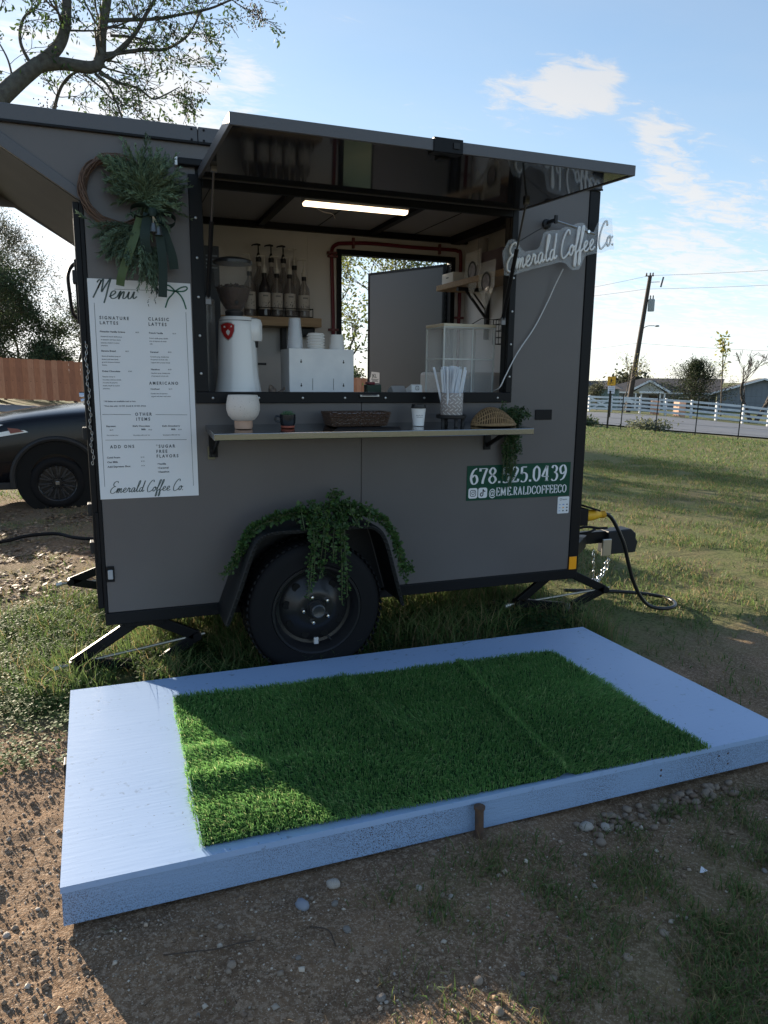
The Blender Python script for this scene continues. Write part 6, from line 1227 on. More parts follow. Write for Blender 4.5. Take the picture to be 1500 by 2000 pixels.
# twigs
tw_m = mat('dead twig', (.06, .042, .03), .85)
for pts, lab in (([(-.62, -1.30, 0), (-.55, -1.36, .02), (-.50, -1.33, .0), (-.44, -1.345, .01)], 'short forked dark twig on the soil left of the platform'), ([(-.25, -1.95, 0), (-.12, -1.99, .006), (0, -2.09, .008), (.10, -2.19, .004)], 'thin curved twig lying before the platform corner'), ([(.05, -1.80, .0), (.16, -1.83, .008), (.28, -1.83, .004)], 'dark twig in the shade before the platform front'), ([(.43, -1.82, .0), (.47, -1.86, .01), (.475, -1.92, .004)], 'dark twig below the blue grey stone')):
    o = MB().tube([(p.x, p.y, float(gz(p.x, p.y)) + p.z + .002) for p in spline(pts, 5)], .0019, 5).build('twig', tw_m, smooth=True); tag(o, lab, 'twig', 'twigs on the soil')

# ------------------------------------------------------------------ car behind the trailer
car = thing('parked_car', 'dark navy car parked behind the trailer, its nose showing past the menu corner', 'car', (.5, 5.85, 0))
carp = mat('black car paint', (.005, .006, .009), .16, spec=.22, coat=.2); dkp = mat('car black plastic', (.012, .012, .013), .6); glass_m = mat('car glass', (.02, .025, .03), .04, spec=.8)
YC, HW = 5.82, .90
#         x     zbot  zmid  zshoulder zcrown  halfwidth
stn = [(-1.74, .34, .46, .60, .66, .60), (-1.66, .26, .48, .70, .80, .76), (-1.50, .23, .50, .78, .90, .84), (-1.25, .22, .52, .88, .965, .885), (-.95, .22, .54, .955, 1.03, .90), (-.55, .22, .56, 1.00, 1.075, .905), (-.10, .22, .58, 1.03, 1.115, .905),
       (.35, .22, .58, 1.04, 1.13, .905), (1.0, .22, .58, 1.05, 1.10, .90), (1.7, .22, .58, 1.04, 1.07, .90), (2.1, .26, .6, 1.0, 1.04, .86), (2.25, .36, .6, .90, .95, .76)]
rings = []
for x, zb, zm, zs, zc, hw in stn:
    half = [(-hw * .90, zb), (-hw * .985, zb + .10), (-hw, zm), (-hw * .985, zs - .09), (-hw * .955, zs - .02), (-hw * .90, zs + .012), (-hw * .72, zs + (zc - zs) * .62), (-hw * .38, zs + (zc - zs) * .92), (0, zc)]
    full = half + [(-a, z) for a, z in half[-2::-1]]; rings.append([(x, YC + a, z) for a, z in full])
b = loft(rings); body = b.build('body', carp, car, smooth='all')
sb = body.modifiers.new('smooth', 'SUBSURF'); sb.levels = 1; sb.render_levels = 2
cab = [[(.22, YC - .74, 1.11), (.80, YC - .60, 1.38), (1.5, YC - .60, 1.38), (2.05, YC - .70, 1.05)], [(.22, YC + .74, 1.11), (.80, YC + .60, 1.38), (1.5, YC + .60, 1.38), (2.05, YC + .70, 1.05)]]
MB().add(cab[0] + cab[1], [(0, 1, 2, 3), (4, 7, 6, 5), (0, 4, 5, 1), (2, 6, 7, 3), (3, 7, 4, 0)]).build('cabin_glass', glass_m, car, bevel=.03)
MB().add([(.80, YC - .61, 1.37), (1.5, YC - .61, 1.37), (1.5, YC + .61, 1.37), (.80, YC + .61, 1.37), (.85, YC - .55, 1.41), (1.45, YC - .55, 1.41), (1.45, YC + .55, 1.41), (.85, YC + .55, 1.41)], [(3, 2, 1, 0), (4, 5, 6, 7), (0, 1, 5, 4), (1, 2, 6, 5), (2, 3, 7, 6), (3, 0, 4, 7)]).build('roof', carp, car, bevel=.02)
MB().prism([(-.28, 1.10), (-.05, 1.12), (.02, 1.22), (-.12, 1.235), (-.24, 1.19)], YC - 1.0, YC - .80).build('door_mirror', carp, car, bevel=.03)
for wx_ in (-.575, 1.55):
    for s_ in (-1, 1):
        cy_ = YC + s_ * (HW + .012) if s_ < 0 else YC + HW - .20; cwh = Vector((wx_, YC - HW - .018 if s_ < 0 else YC + HW - .20, .281))
        ty = MB().lathe([(.190, .006), (.212, -.006), (.254, -.004), (.272, .012), (.281, .04), (.281, .18), (.262, .21), (.186, .21)], cwh, 40, 'y', 0, False).build('wheel', rubber_m, car, smooth=True)
        rm_ = MB().lathe([(.196, -.004), (.190, -.002), (.180, .009), (0, .010)], cwh, 36, 'y', 0, False).build('rim', mat('gloss black rim', (.012, .012, .013), .22), ty, smooth=True)
        sp_ = MB()
        for j in range(10):
            a = 2 * PI * j / 10 + .2; u = Vector((math.cos(a), 0, math.sin(a))); 
            for da in (-.13, .13): v = Vector((math.cos(a + da), 0, math.sin(a + da))); sp_.bar(cwh + u * .05 + Vector((0, .002, 0)), cwh + v * .183 + Vector((0, .002, 0)), .020, .013, (0, 1, 0))
        sp_.build('spokes', mat('rim spoke', (.022, .022, .024), .25), rm_, bevel=.003)
        MB().lathe([(.055, .005), (.050, -.008), (0, -.009)], cwh, 20, 'y').build('wheel_centre', MATS['gloss black rim'], rm_, smooth=True)
        MB().box(cwh + Vector((-.02, -.013, -.02)), cwh + Vector((.02, -.0095, .02)), None).build('wheel_badge', chrome_m, rm_, bevel=.004)
        if s_ < 0:
            arch = spline([(wx_ + .43 * math.cos(a), YC - HW - .004, .33 + .42 * math.sin(a)) for a in [R(-12 + 17 * q) for q in range(13)]], 3)
            MB().tube(arch, .030, 8).build('arch_flare', dkp, car, smooth=True)
            MB().lathe([(.405, -.0), (.26, -.0005)], (wx_, YC - HW - .0075, .33), 36, 'y', 0, False).build('wheel_house', MATS['dark void'], car)
MB().prism([(-1.62, .225), (2.1, .225), (2.1, .30), (-1.62, .30)], YC - HW + .0, YC - HW + .05).build('sill', dkp, car, bevel=.01)
hl_m = mat('headlamp lens', (.80, .79, .70), .08, spec=.9, coat=1.0)
def onside(x, z, o_=.006):   # approximate body side y at station x
    for i in range(len(stn) - 1):
        if stn[i][0] <= x <= stn[i + 1][0]: f = (x - stn[i][0]) / (stn[i + 1][0] - stn[i][0]); hw = stn[i][5] * (1 - f) + stn[i + 1][5] * f; return YC - hw * .99 - o_
    return YC - .6
hp_ = [(-1.60, .76), (-1.45, .75), (-1.28, .760), (-1.08, .79), (-.845, .828), (-.93, .872), (-1.10, .898), (-1.34, .885), (-1.57, .82)]
b = MB(); b.add([(x, onside(x, z, .012) + max(0, z - .80) * .5, z) for x, z in hp_] + [(x, onside(x, z, .0) + .10, z) for x, z in hp_], [tuple(range(9))] + [(i, (i + 1) % 9, 9 + (i + 1) % 9, 9 + i) for i in range(9)])
hl = b.build('headlight', hl_m, car, bevel=.008)
b = MB(); b.add([(x, onside(x, z, .016) + max(0, z - .80) * .5, z) for x, z in ((-.99, .812), (-.862, .832), (-.935, .864), (-1.02, .868))], [(0, 1, 2, 3)]); b.build('indicator', mat('amber lens', (.22, .075, .045), .25), hl, fix=False)
car.scale = (1.08, 1.08, 1.08); car.location = (.541, 6.596, -.116)
MB().tube(spline([(-1.5, onside(-1.5, .3, .004), .30), (-1.3, onside(-1.3, .3, .006), .275), (-1.1, onside(-1.1, .3, .008), .29)], 6), .010, 6).build('bumper_trim', chrome_m, car, smooth=True)
MB().prism([(-1.70, .50), (-1.66, .68), (-1.62, .68), (-1.64, .50)], YC - .5, YC + .5).build('grille', dkp, car, bevel=.01)

# ------------------------------------------------------------------ wooden fence: every plank its own piece
fence = thing('wooden_fence', 'reddish brown picket privacy fence beyond the gravel drive', 'fence', (2, 33, 0))
fw_ms = [mat('cedar plank %s' % w, c, .8, var=(5, c2, .8, (6, 6, .6)), speck=((16, (.07, .03, .018), .68, .74),)) for w, c, c2 in (('red', (.50, .190, .090), (.38, .14, .065)), ('tan', (.56, .24, .125), (.44, .18, .09)), ('brown', (.42, .155, .075), (.32, .12, .06)))]
pk = []
for m_ in fw_ms:
    me = bpy.data.meshes.new('plank'); w, h = .2372, 1.76
    me.from_pydata([(0, 0, 0), (w, 0, 0), (w, 0, h - .03), (w - .03, 0, h), (.03, 0, h), (0, 0, h - .03), (0, .02, 0), (w, .02, 0), (w, .02, h - .03), (w - .03, .02, h), (.03, .02, h), (0, .02, h - .03)], [], [(0, 1, 2, 3, 4, 5), (11, 10, 9, 8, 7, 6)] + [(i, i + 6, (i + 1) % 6 + 6, (i + 1) % 6) for i in range(6)]); fixnormals(me); me.materials.append(m_); pk.append(me)
A_, B_ = Vector((-9.5, 32.6, 0)), Vector((15.0, 31.6, 0)); d = (B_ - A_).normalized(); n = int((B_ - A_).length / .238); fa = math.atan2(d.y, d.x); inv = Matrix.Translation(-fence.location)
def ftop(x): return 1.86 - .045 * (x + 1) if x < 8 else 1.455 - .045 * (x - 8)
for k in range(n):
    p = A_ + d * (k * .238); o = bpy.data.objects.new('plank', pk[(k * 7 + k // 3) % 3]); COL.objects.link(o); o.parent = fence; o.matrix_parent_inverse = inv
    o.location = (p.x, p.y + random.uniform(-.006, .006), ftop(p.x) - 1.76 + random.uniform(-.012, .012)); o.rotation_euler = (0, random.uniform(-.004, .004), fa)
for dzz in (-.25, -.9, -1.5): MB().bar(A_ + Vector((0, .05, ftop(A_.x) + dzz)), B_ + Vector((0, .05, ftop(B_.x) + dzz)), .04, .09).build('fence_rail', fw_ms[2], fence)

# ------------------------------------------------------------------ trees and bushes
bark = mat('grey bark', (.10, .085, .07), .9, var=(9, (.06, .05, .042), .8), bump=(18, .6, .02)); bark2 = mat('dark bark', (.055, .045, .038), .9, bump=(18, .6, .02))
leaf_t = mat('tree leaf', (.06, .1, .03), .6, translucent=.4, attr='tint', spec=.25)
def skeleton(mb, p, d, ln_, r, depth, rg_, tips, spread=.6, up=.12, kids=(2, 3), shrink=(.62, .82), minr=.006, gnarl=.22, seg=4, sides=5):
    pts, rs = [p], [r]; q = p.copy(); dd = d.normalized()
    for i in range(seg):
        dd = (dd + Vector((rg_.gauss(0, gnarl), rg_.gauss(0, gnarl), rg_.gauss(0, gnarl * .8) + up * .5)) * .55).normalized(); q = q + dd * (ln_ / seg); pts.append(q.copy()); rs.append(max(minr, r * (1 - .35 * (i + 1) / seg)))
    mb.tube(pts, rs, sides if r > minr * 2.5 else 3, caps=False)
    if depth <= 1:
        for a, t_ in zip(pts[1:], pts): tips.append((a, (a - t_).normalized()))
    if depth == 0: return
    for k in range(rg_.randint(*kids)):
        ax_ = dd.orthogonal().normalized(); ax_ = Matrix.Rotation(rg_.uniform(0, 6.28), 3, dd) @ ax_; nd = (dd + ax_ * spread * rg_.uniform(.5, 1.25) + Vector((0, 0, up))).normalized()
        f = rg_.choice((1, 1, .75, .5)); st_ = pts[max(1, int(f * seg))]
        skeleton(mb, st_, nd, ln_ * rg_.uniform(*shrink), max(minr, rs[-1] * rg_.uniform(.62, .85)), depth - 1, rg_, tips, spread, up, kids, shrink, minr, gnarl, seg, sides)
def leaves(name, pos, size, m, parent, cols, jitter, per=1, aspect=.5, droop=0.0):
    c = np.repeat(np.array([tuple(p) for p in pos]), per, 0); n = len(c); c = c + RNG.normal(0, jitter, (n, 3)); d = RNG.normal(size=(n, 3)); d[:, 2] -= droop; d /= np.linalg.norm(d, axis=1)[:, None]; s_ = np.cross(d, RNG.normal(size=(n, 3))); s_ /= np.linalg.norm(s_, axis=1)[:, None]
    sz = size * RNG.uniform(.6, 1.4, n)[:, None]; V = np.concatenate([c, c + d * sz * .5 + s_ * sz * aspect * .5, c + d * sz, c + d * sz * .5 - s_ * sz * aspect * .5]); i = np.arange(n); F = np.stack([i, n + i, 2 * n + i, 3 * n + i], -1)
    cc_ = cols[RNG.integers(0, len(cols), n)] * RNG.uniform(.7, 1.3, (n, 1)); return npmesh(name, V, [F], m, parent, np.tile(cc_, (4, 1)))
def tree(label, cat, base, hgt, r, depth, seed, lean=(0, 0, 1), trunk_f=.3, leafn=0, leafs=.12, cols=None, jit_=.12, name='tree', mb_mat=None, group=None, **kw):
    rg_ = random.Random(seed); t_ = thing(name, label, cat, base, group); b = MB(); tips = []; z0 = float(ground(base[0], base[1])) - .1 if len(base) < 3 or base[2] is None else base[2]
    skeleton(b, Vector((base[0], base[1], z0)), Vector(lean), hgt * trunk_f, r, depth, rg_, tips, **kw)
    b.build('trunk', mb_mat or bark, t_, smooth='all', fix=False)
    if leafn:
        k_ = max(1, int(leafn / max(1, len(tips)))); tips_ = [p for p, _ in tips]
        if leafn < len(tips_): tips_ = rg_.sample(tips_, leafn)
        leaves('crown', tips_, leafs, leaf_t, t_, cols, jit_, k_)
    return t_, tips
GREY = np.array([(.085, .095, .055), (.11, .115, .07), (.06, .07, .045)]); BUD = np.array([(.20, .21, .06), (.15, .18, .05), (.10, .13, .04)]); DKG = np.array([(.030, .045, .020), (.045, .060, .028), (.022, .032, .016)]); YEL = np.array([(.30, .27, .06), (.22, .24, .06)])
tree('large half bare tree rising behind the wooden fence at the left edge', 'tree', (-5.9, 38.2, -.2), 11.5, .24, 7, 5, trunk_f=.26, leafn=34000, leafs=.085, cols=GREY, jit_=.26, spread=.75, up=.10, kids=(2, 3), shrink=(.68, .86), minr=.012)
tree('half bare tree behind the wooden fence far left', 'tree', (-4.3, 40.5, -.3), 8.6, .16, 6, 15, trunk_f=.24, leafn=20000, leafs=.085, cols=GREY, jit_=.30, spread=.8, up=.06, kids=(2, 3), shrink=(.66, .85), minr=.012)
tree('smaller leafy tree behind the fence close to the trailer corner', 'tree', (-1.6, 36.6, -.3), 8.0, .11, 6, 9, trunk_f=.24, leafn=15000, leafs=.09, cols=DKG * 1.4, jit_=.22, spread=.8, up=.08, kids=(2, 3), shrink=(.66, .84), minr=.010)
tree('budding tree seen through the open trailer doorway', 'tree', (4.75, 9.75, -.1), 5.4, .15, 6, 23, lean=(-.12, 0, 1), trunk_f=.25, leafn=6500, leafs=.06, cols=BUD, jit_=.16, spread=.72, up=.14, kids=(2, 3), shrink=(.68, .88), minr=.006, mb_mat=bark2)
tree('second budding tree beyond the trailer doorway', 'tree', (5.3, 13.8, -.1), 6.4, .14, 5, 33, trunk_f=.25, leafn=6500, leafs=.09, cols=BUD, jit_=.25, spread=.72, up=.12, kids=(2, 3), shrink=(.68, .88), minr=.009)
o = thing('sun_block_shrub', 'slim leafy shrub added unseen behind the trailer to block sun at its doorway', 'shrub', (.92, 4.0, 0)); MB().tube([(.92, 4.0, -.1), (.90, 4.02, 1.2), (.94, 4.0, 2.5)], [.035, .025, .01], 6).build('trunk', bark, o, smooth='all')  # unseen shrub, added to keep the low sun out of the doorway
P_ = RNG.normal(0, 1, (7000, 3)); P_ = P_ / np.linalg.norm(P_, axis=1)[:, None] * (RNG.random((7000, 1)) ** .4) * np.array([.56, .36, 1.28]) + np.array([.95, 4.0, 2.0]); leaves('crown', P_, .075, leaf_t, o, BUD, .03, 3)
for k, (x, y, h_) in enumerate(((-6.2, 35.5, 12), (-4.7, 36.0, 11), (-3.6, 36.4, 8.5), (-2.5, 36.8, 4.5))): tree('dense dark bush showing over the wooden fence, ' + ('leftmost of four', 'second from the left of four', 'third from the left of four', 'lowest, nearest the trailer')[k], 'bush', (x, y, -.1), h_, .08, 6, 40 + k, name='bush', trunk_f=.22, leafn=16000, leafs=.10, cols=DKG * 1.7, jit_=.26, spread=.9, up=.06, kids=(2, 3), shrink=(.66, .84), minr=.01)
for k, (x, y) in enumerate(((6.4, 33.5), (8.6, 34.5), (11.5, 34))): tree(('rounded bush behind the wooden fence, first right of the trailer doorway axis', 'rounded bush behind the wooden fence, middle of three', 'rounded bush behind the wooden fence, farthest right of three')[k], 'bush', (x, y, -.6), 3.6, .07, 5, 50 + k, name='bush', trunk_f=.22, leafn=4500, leafs=.16, cols=DKG * 1.6, jit_=.25, spread=.9, up=.05, kids=(2, 3), shrink=(.66, .84), minr=.01)
# right side, across the road
tree('bushy grey shrub behind the yellow school sign', 'bush', (26.9, 32.7, -.45), 2.4, .06, 5, 61, name='bush', trunk_f=.24, leafn=2600, leafs=.10, cols=GREY * .8, jit_=.15, spread=.9, up=.12, kids=(3, 3), shrink=(.62, .80), minr=.010, mb_mat=bark2)
tree('thin bare tree behind the leaning utility pole', 'tree', (29.9, 34.1, -.5), 3.6, .06, 5, 62, trunk_f=.3, leafn=250, leafs=.09, cols=YEL, jit_=.2, spread=.65, up=.15, kids=(2, 3), shrink=(.64, .82), minr=.009)
ev = thing('evergreen_tree', 'dark dense evergreen in front of the long grey house', 'tree', (34.3, 32.9, -.75)); b = MB(); rg_ = random.Random(63); tips = []
b.tube([(34.3, 32.9, -.9), (34.32, 32.9, 1.0), (34.28, 32.9, 2.6)], [.10, .07, .015], 7)
for k in range(120):
    h_ = rg_.random() ** 1.3; z_ = -.65 + h_ * 2.9; ln_ = (1.75 * (1 - h_) ** 1.1 + .30) * rg_.uniform(.45, 1.35); a = rg_.uniform(0, 6.283); skeleton(b, Vector((34.3, 32.9, z_)), Vector((math.cos(a), math.sin(a), .35 + .9 * h_)), ln_, .018, 1, rg_, tips, .6, .1, (3, 4), (.35, .55), .006, .18)
b.build('trunk', bark2, ev, smooth='all', fix=False); leaves('crown', [p for p, _ in tips], .095, leaf_t, ev, DKG, .13, 6, .4)
sap, tips_ = tree('tall thin sapling with a few yellow green leaves on top', 'tree', (33.3, 29.65, -.7), 10.0, .05, 1, 64, trunk_f=.36, leafn=0, spread=.35, up=.3, kids=(4, 5), shrink=(.2, .3), minr=.012, gnarl=.06, name='sapling')
leaves('crown', [p for p, _ in tips_ if p.z > 2.2], .22, leaf_t, sap, YEL, .16, 7)
leaves('crown_tuft', [Vector((33.2, 29.72, 2.05)), Vector((33.2, 29.7, 1.9))], .16, leaf_t, sap, YEL * .7, .10, 9)
tree('gnarled bare tree with twisting limbs by the right ranch fence', 'tree', (34.4, 28.5, -1.0), 4.4, .13, 5, 65, lean=(-.25, .2, 1), trunk_f=.36, leafn=0, spread=.7, up=.15, kids=(2, 3), shrink=(.62, .82), minr=.012, mb_mat=bark2)
tree('leaning bare tree at the right edge by the grey gable', 'tree', (34.55, 28.3, -1.0), 5.2, .14, 5, 66, lean=(.32, -.30, 1), trunk_f=.40, leafn=0, spread=.6, up=.12, kids=(2, 3), shrink=(.62, .82), minr=.012, mb_mat=bark2)
for k in range(9):
    x = -16 + k * 7.5; tree('distant dark tree number on the skyline'.replace(' number', ('', ' low', ' broad', ' tall', ' faint', ' round', ' thin', ' squat', ' leafy')[k]), 'tree', (x + 22, 95 - k * 3.5, -1.8), 5.5, .2, 5, 80 + k, trunk_f=.22, leafn=2600, leafs=.5, cols=GREY * .9, jit_=.7, spread=.9, up=.05, kids=(2, 3), shrink=(.66, .84), minr=.03)
# low green clumps at the verge
vb2 = [(13.45, 15.3, .09, .22), (15.3, 14.5, .0, .30)]
for k, (x, y, z, r_) in enumerate(vb2):
    o = thing('verge_shrub', ('small dark green clump on the road verge beside the trailer edge', 'low pale green shrub at the road verge by the second fence post')[k], 'shrub', (x, y, z)); P_ = RNG.normal(0, 1, (500, 3)) * np.array([r_, r_, r_ * .35]) + np.array([x, y, float(ground(x, y)) + r_ * .3]); leaves('foliage', P_, .10, leaf_t, o, (DKG * 1.8, GREY * 1.5, GREY * 1.3)[k], .02, 2)

# ------------------------------------------------------------------ roadside things
post_m = mat('dark green steel post', (.018, .022, .020), .6); wire_m = mat('fence wire', (.12, .12, .12), .5, .7); wpaint = mat('weathered white paint', (.70, .72, .75), .6, var=(4, (.55, .57, .60), .7)); woodpost = mat('dark post wood', (.035, .028, .022), .8)
tf = thing('wire_fence', 'field fence of dark steel posts and thin wires before the road', 'fence', (15, 13, 0))
tpst = [(12.2, 15.1, .06, 1.16, .03), (13.38, 13.96, .03, 1.08, .05), (13.67, 13.73, .02, 1.00, .028), (14.39, 13.13, -.05, 1.04, .028), (15.16, 12.43, -.12, .99, .028), (15.93, 11.67, -.18, 1.03, .028), (16.75, 10.8, -.24, 1.0, .028), (17.6, 9.9, -.30, .97, .028)]
for x, y, zb, zt, w in tpst: MB().bar((x, y, zb - .25), (x + .02, y - .02, zt), w, w * .5).bar((x, y + .01, zb - .25), (x + .02, y - .01, zt), w * .4, w).build('post', woodpost if w > .028 else post_m, tf)
for f in (.98, .84, .70, .56, .42, .28, .14): MB().tube([(x, y, zb + (zt - zb) * f - (.01 if 0 < i else 0)) for i, (x, y, zb, zt, w) in enumerate(tpst)], .0035, 4).build('wire', wire_m, tf)
wf = thing('ranch_fence', 'white four rail ranch fence across the road', 'fence', (30, 27, -.6))
wp = [(24.0, 32.1, -.42, .64), (25.3, 31.26, -.43, .64), (26.25, 30.55, -.43, .62), (27.45, 29.6, -.44, .58), (28.45, 28.72, -.55, .54), (29.42, 27.85, -.66, .50), (30.3, 26.98, -.78, .42), (31.2, 26.05, -.88, .33), (32.03, 25.18, -.97, .20), (33.1, 23.9, -1.08, .06), (34.2, 22.53, -1.27, -.10), (35.4, 20.9, -1.42, -.28)]
wp = [(x, y, zb, zb + (zt - zb) * .80) for x, y, zb, zt in wp]
for x, y, zb, zt in wp: MB().box((x - .05, y - .05, zb - .3), (x + .05, y + .05, zt + .03)).build('post', wpaint, wf, bevel=.008)
for (a, b_) in zip(wp, wp[1:]):
    for f in (.93, .68, .43, .18): MB().bar((a[0] - .04, a[1] - .06, a[2] + (a[3] - a[2]) * f), (b_[0] - .04, b_[1] - .06, b_[2] + (b_[3] - b_[2]) * f), .03, .115).build('rail', wpaint, wf)
a, b_ = wp[1], wp[2]; MB().bar((a[0], a[1] - .09, a[2] + .1), (b_[0], b_[1] - .09, b_[2] + .75), .03, .08).bar((a[0], a[1] - .095, a[2] + .75), (b_[0], b_[1] - .095, b_[2] + .1), .03, .08).build('cross_brace', wpaint, wf)
for k, (x, y, z, w, h, m_) in enumerate(((28.9, 28.0, -.05, .45, .22, 'peach'), (28.0, 28.9, .02, .35, .2, 'peach'))):
    o = thing('light_patch_box', ('peach coloured box standing in for light on the ranch fence, nearer the porch', 'peach coloured box standing in for light on the ranch fence, farther left')[k], 'box', (x + .3, y + .4, z - .5)); MB().box((x + .1, y + .3, z - .6), (x + .1 + w, y + .3 + w, z + h)).build('box_body', mat('peach light patch', (.55, .34, .24), .7), o, bevel=.01)  # orange patches of light on the fence, built as peach boxes
# utility pole with its fittings, and the lines it carries
pole = thing('utility_pole', 'leaning dark timber utility pole with a grey transformer across the road', 'utility pole', (31.35, 35.4, -.7))
pb_, pt_ = Vector((31.33, 35.45, -.9)), Vector((31.93, 34.97, 7.68)); MB().tube([pb_, pb_.lerp(pt_, .5), pt_], [.175, .15, .115], 12).build('shaft', mat('creosote timber', (.045, .036, .030), .85, var=(5, (.07, .058, .05), .7, (8, 8, .5))), pole, smooth=True)
rx = Vector((.71, -.70, 0))
q = Vector((32.08, 34.85, 5.9)); tr_ = MB().lathe([(0, -.36), (.19, -.36), (.20, -.33), (.20, .30), (.205, .33), (.17, .38), (0, .40)], q, 18).build('transformer', mat('transformer grey', (.30, .33, .34), .5), pole, smooth=True); b = MB()
for s_ in (-.08, .08): b.lathe([(.03, .38), (.045, .44), (.03, .47), (.045, .52), (.02, .62), (0, .62)], q + rx * s_, 8)
b.build('bushing', mat('porcelain brown', (.12, .09, .08), .4), tr_)
MB().bar(Vector((31.9, 34.98, 7.3)), Vector((31.9, 34.98, 7.3)) + rx * .62 + Vector((0, 0, .0)), .04, .04).build('crossarm', galv_m, pole)
c = Vector((31.9, 34.98, 7.3)) + rx * .70; MB().bar(c + Vector((0, 0, -.32)), c + rx * .12 + Vector((0, 0, .28)), .09, .09).build('fuse_cutout', mat('cutout grey', (.10, .10, .11), .5), pole)
b = MB()
for s_ in (-.22, .0, .16): b.lathe([(.03, 0), (.055, .05), (.035, .08), (.055, .12), (.02, .2), (0, .2)], pt_ + rx * s_ + Vector((0, 0, .0)), 8)
b.bar(pt_ - rx * .28, pt_ + rx * .22, .05, .06); b.build('insulator', MATS['porcelain brown'], pole)
p1 = Vector((31.72, 35.13, 4.42)); MB().tube(spline([p1, p1 + rx * .3 + Vector((0, 0, .22)), p1 + rx * .75 + Vector((0, 0, .24))], 5), .025, 6).build('lamp_arm', galv_m, pole, smooth=True)
MB().lathe([(0, -.06), (.10, -.05), (.16, .0), (.10, .05), (0, .06)], p1 + rx * .9 + Vector((0, 0, .22)), 12).build('lamp_head', mat('lamp grey', (.28, .29, .30), .5), pole, smooth=True)
pl_ = thing('power_lines', 'thin overhead power lines strung from the leaning pole', 'power lines', pt_)
for a, b_, c in (((16.5, 46.5, 6.2), (31.78, 35.1, 6.9), (52, 18.5, 8.4)), ((16.5, 46.5, 5.6), (31.92, 34.98, 7.7), (52, 18.5, 9.4)), ((16.5, 46.5, 2.6), (31.55, 35.25, 3.6), (52, 18.5, 3.2))):
    for p_, q_ in ((a, b_), (b_, c)): p_, q_ = Vector(p_), Vector(q_); MB().tube([p_.lerp(q_, t_) - Vector((0, 0, .45 * 4 * t_ * (1 - t_))) for t_ in [j / 14 for j in range(15)]], .009, 4).build('wire', black_m, pl_)
sg = thing('school_sign', 'yellow diamondless warning sign over a white plate beside the road', 'road sign', (18.3, 20.28, 0)); sg['label'] = 'small square yellow warning sign over a white plate beside the road'
wv_ = Vector((.80, -.60, 0)); c = Vector((18.28, 20.28, 1.31))
MB().bar(c + wv_ * -.15, c + wv_ * .15, .012, .34).build('warning_plate', mat('sign yellow', (.70, .36, .02), .5), sg)
b = MB(); nrm_ = Vector((-.60, -.80, 0)) * .009
for px, pz, w, h in ((-.01, .07, .035, .035), (-.015, .0, .05, .09), (.03, -.075, .10, .02), (-.05, -.09, .03, .06), (.03, .03, .08, .02)): q = c + wv_ * px + nrm_ + Vector((0, 0, pz)); b.bar(q - wv_ * w / 2, q + wv_ * w / 2, .002, h)
b.build('pictogram', black_m, sg); c2 = Vector((18.29, 20.27, .97)); MB().bar(c2 + wv_ * -.13, c2 + wv_ * .13, .012, .28).build('white_plate', wpaint, sg)
b = MB(); 
for k in range(3): q = c2 + nrm_ + Vector((0, 0, .08 - .07 * k)); b.bar(q - wv_ * .09, q + wv_ * .09, .002, .02)
b.build('lettering', mat('sign grey', (.25, .26, .28), .6), sg); MB().bar((18.30, 20.30, -.4), (18.30, 20.30, 1.46), .05, .05, (0, 1, 0)).build('sign_post', woodpost, sg)
o = thing('leaning_sign', 'small white sign board on a leaning stake by the road', 'sign', (23.65, 26.2, -.2)); MB().bar((23.60, 26.27, -.45), (23.78, 26.14, .42), .05, .05).build('stake', mat('raw stake', (.35, .27, .2), .8), o); MB().bar((23.62, 26.22, .43), (23.98, 25.95, .27), .02, .17).build('board', wpaint, o)
# long grey house with a white porch gable and a gabled wing
house = thing('grey_house', 'long low grey house with a white porch gable across the road', 'house', (48, 47, -1.3))
H0 = Vector((42.5, 52.2, 0)); hu = Vector((.713, -.701, 0)); hv = Vector((.701, .713, 0))
def HP(s, d_, z): q = H0 + hu * s + hv * d_; return (q.x, q.y, z)
sid = mat('blue grey siding', (.20, .22, .24), .7, var=(1.2, (.17, .19, .21), .6)); roofm = mat('brown grey shingle', (.085, .075, .072), .85, var=(6, (.06, .055, .053), .9), bump=(30, .5, .02)); trimw = mat('white house trim', (.72, .73, .74), .6)
def hbox(s0, s1, d0, d1, z0, z1, m_, name, par=house, mb=None):
    b = mb or MB(); v = [HP(s, d_, z) for z in (z0, z1) for s, d_ in ((s0, d0), (s1, d0), (s1, d1), (s0, d1))]; b.add(v, [(3, 2, 1, 0), (4, 5, 6, 7), (0, 1, 5, 4), (1, 2, 6, 5), (2, 3, 7, 6), (3, 0, 4, 7)]); return b if mb else b.build(name, m_, par)
hbox(-1.0, 9.0, .6, 7.0, -1.9, .22, sid, 'wall')
b = MB(); b.add([HP(-1.7, 0, .20), HP(9.2, 0, .24), HP(9.6, 3.8, 1.42), HP(2.6, 3.8, 1.40), HP(-1.7, 7.6, .20), HP(9.2, 7.6, .24), HP(-1.7, 0, .10), HP(9.2, 0, .14), HP(-1.7, 7.6, .10), HP(9.2, 7.6, .14)], [(0, 1, 2, 3), (5, 4, 3, 2), (4, 0, 3), (0, 6, 7, 1), (4, 8, 6, 0), (5, 9, 8, 4), (6, 8, 9, 7), (1, 7, 9, 5, 2)]); rf = b.build('roof', roofm, house)
hbox(-1.72, 9.2, -.03, -.003, .06, .20, trimw, 'fascia', rf)
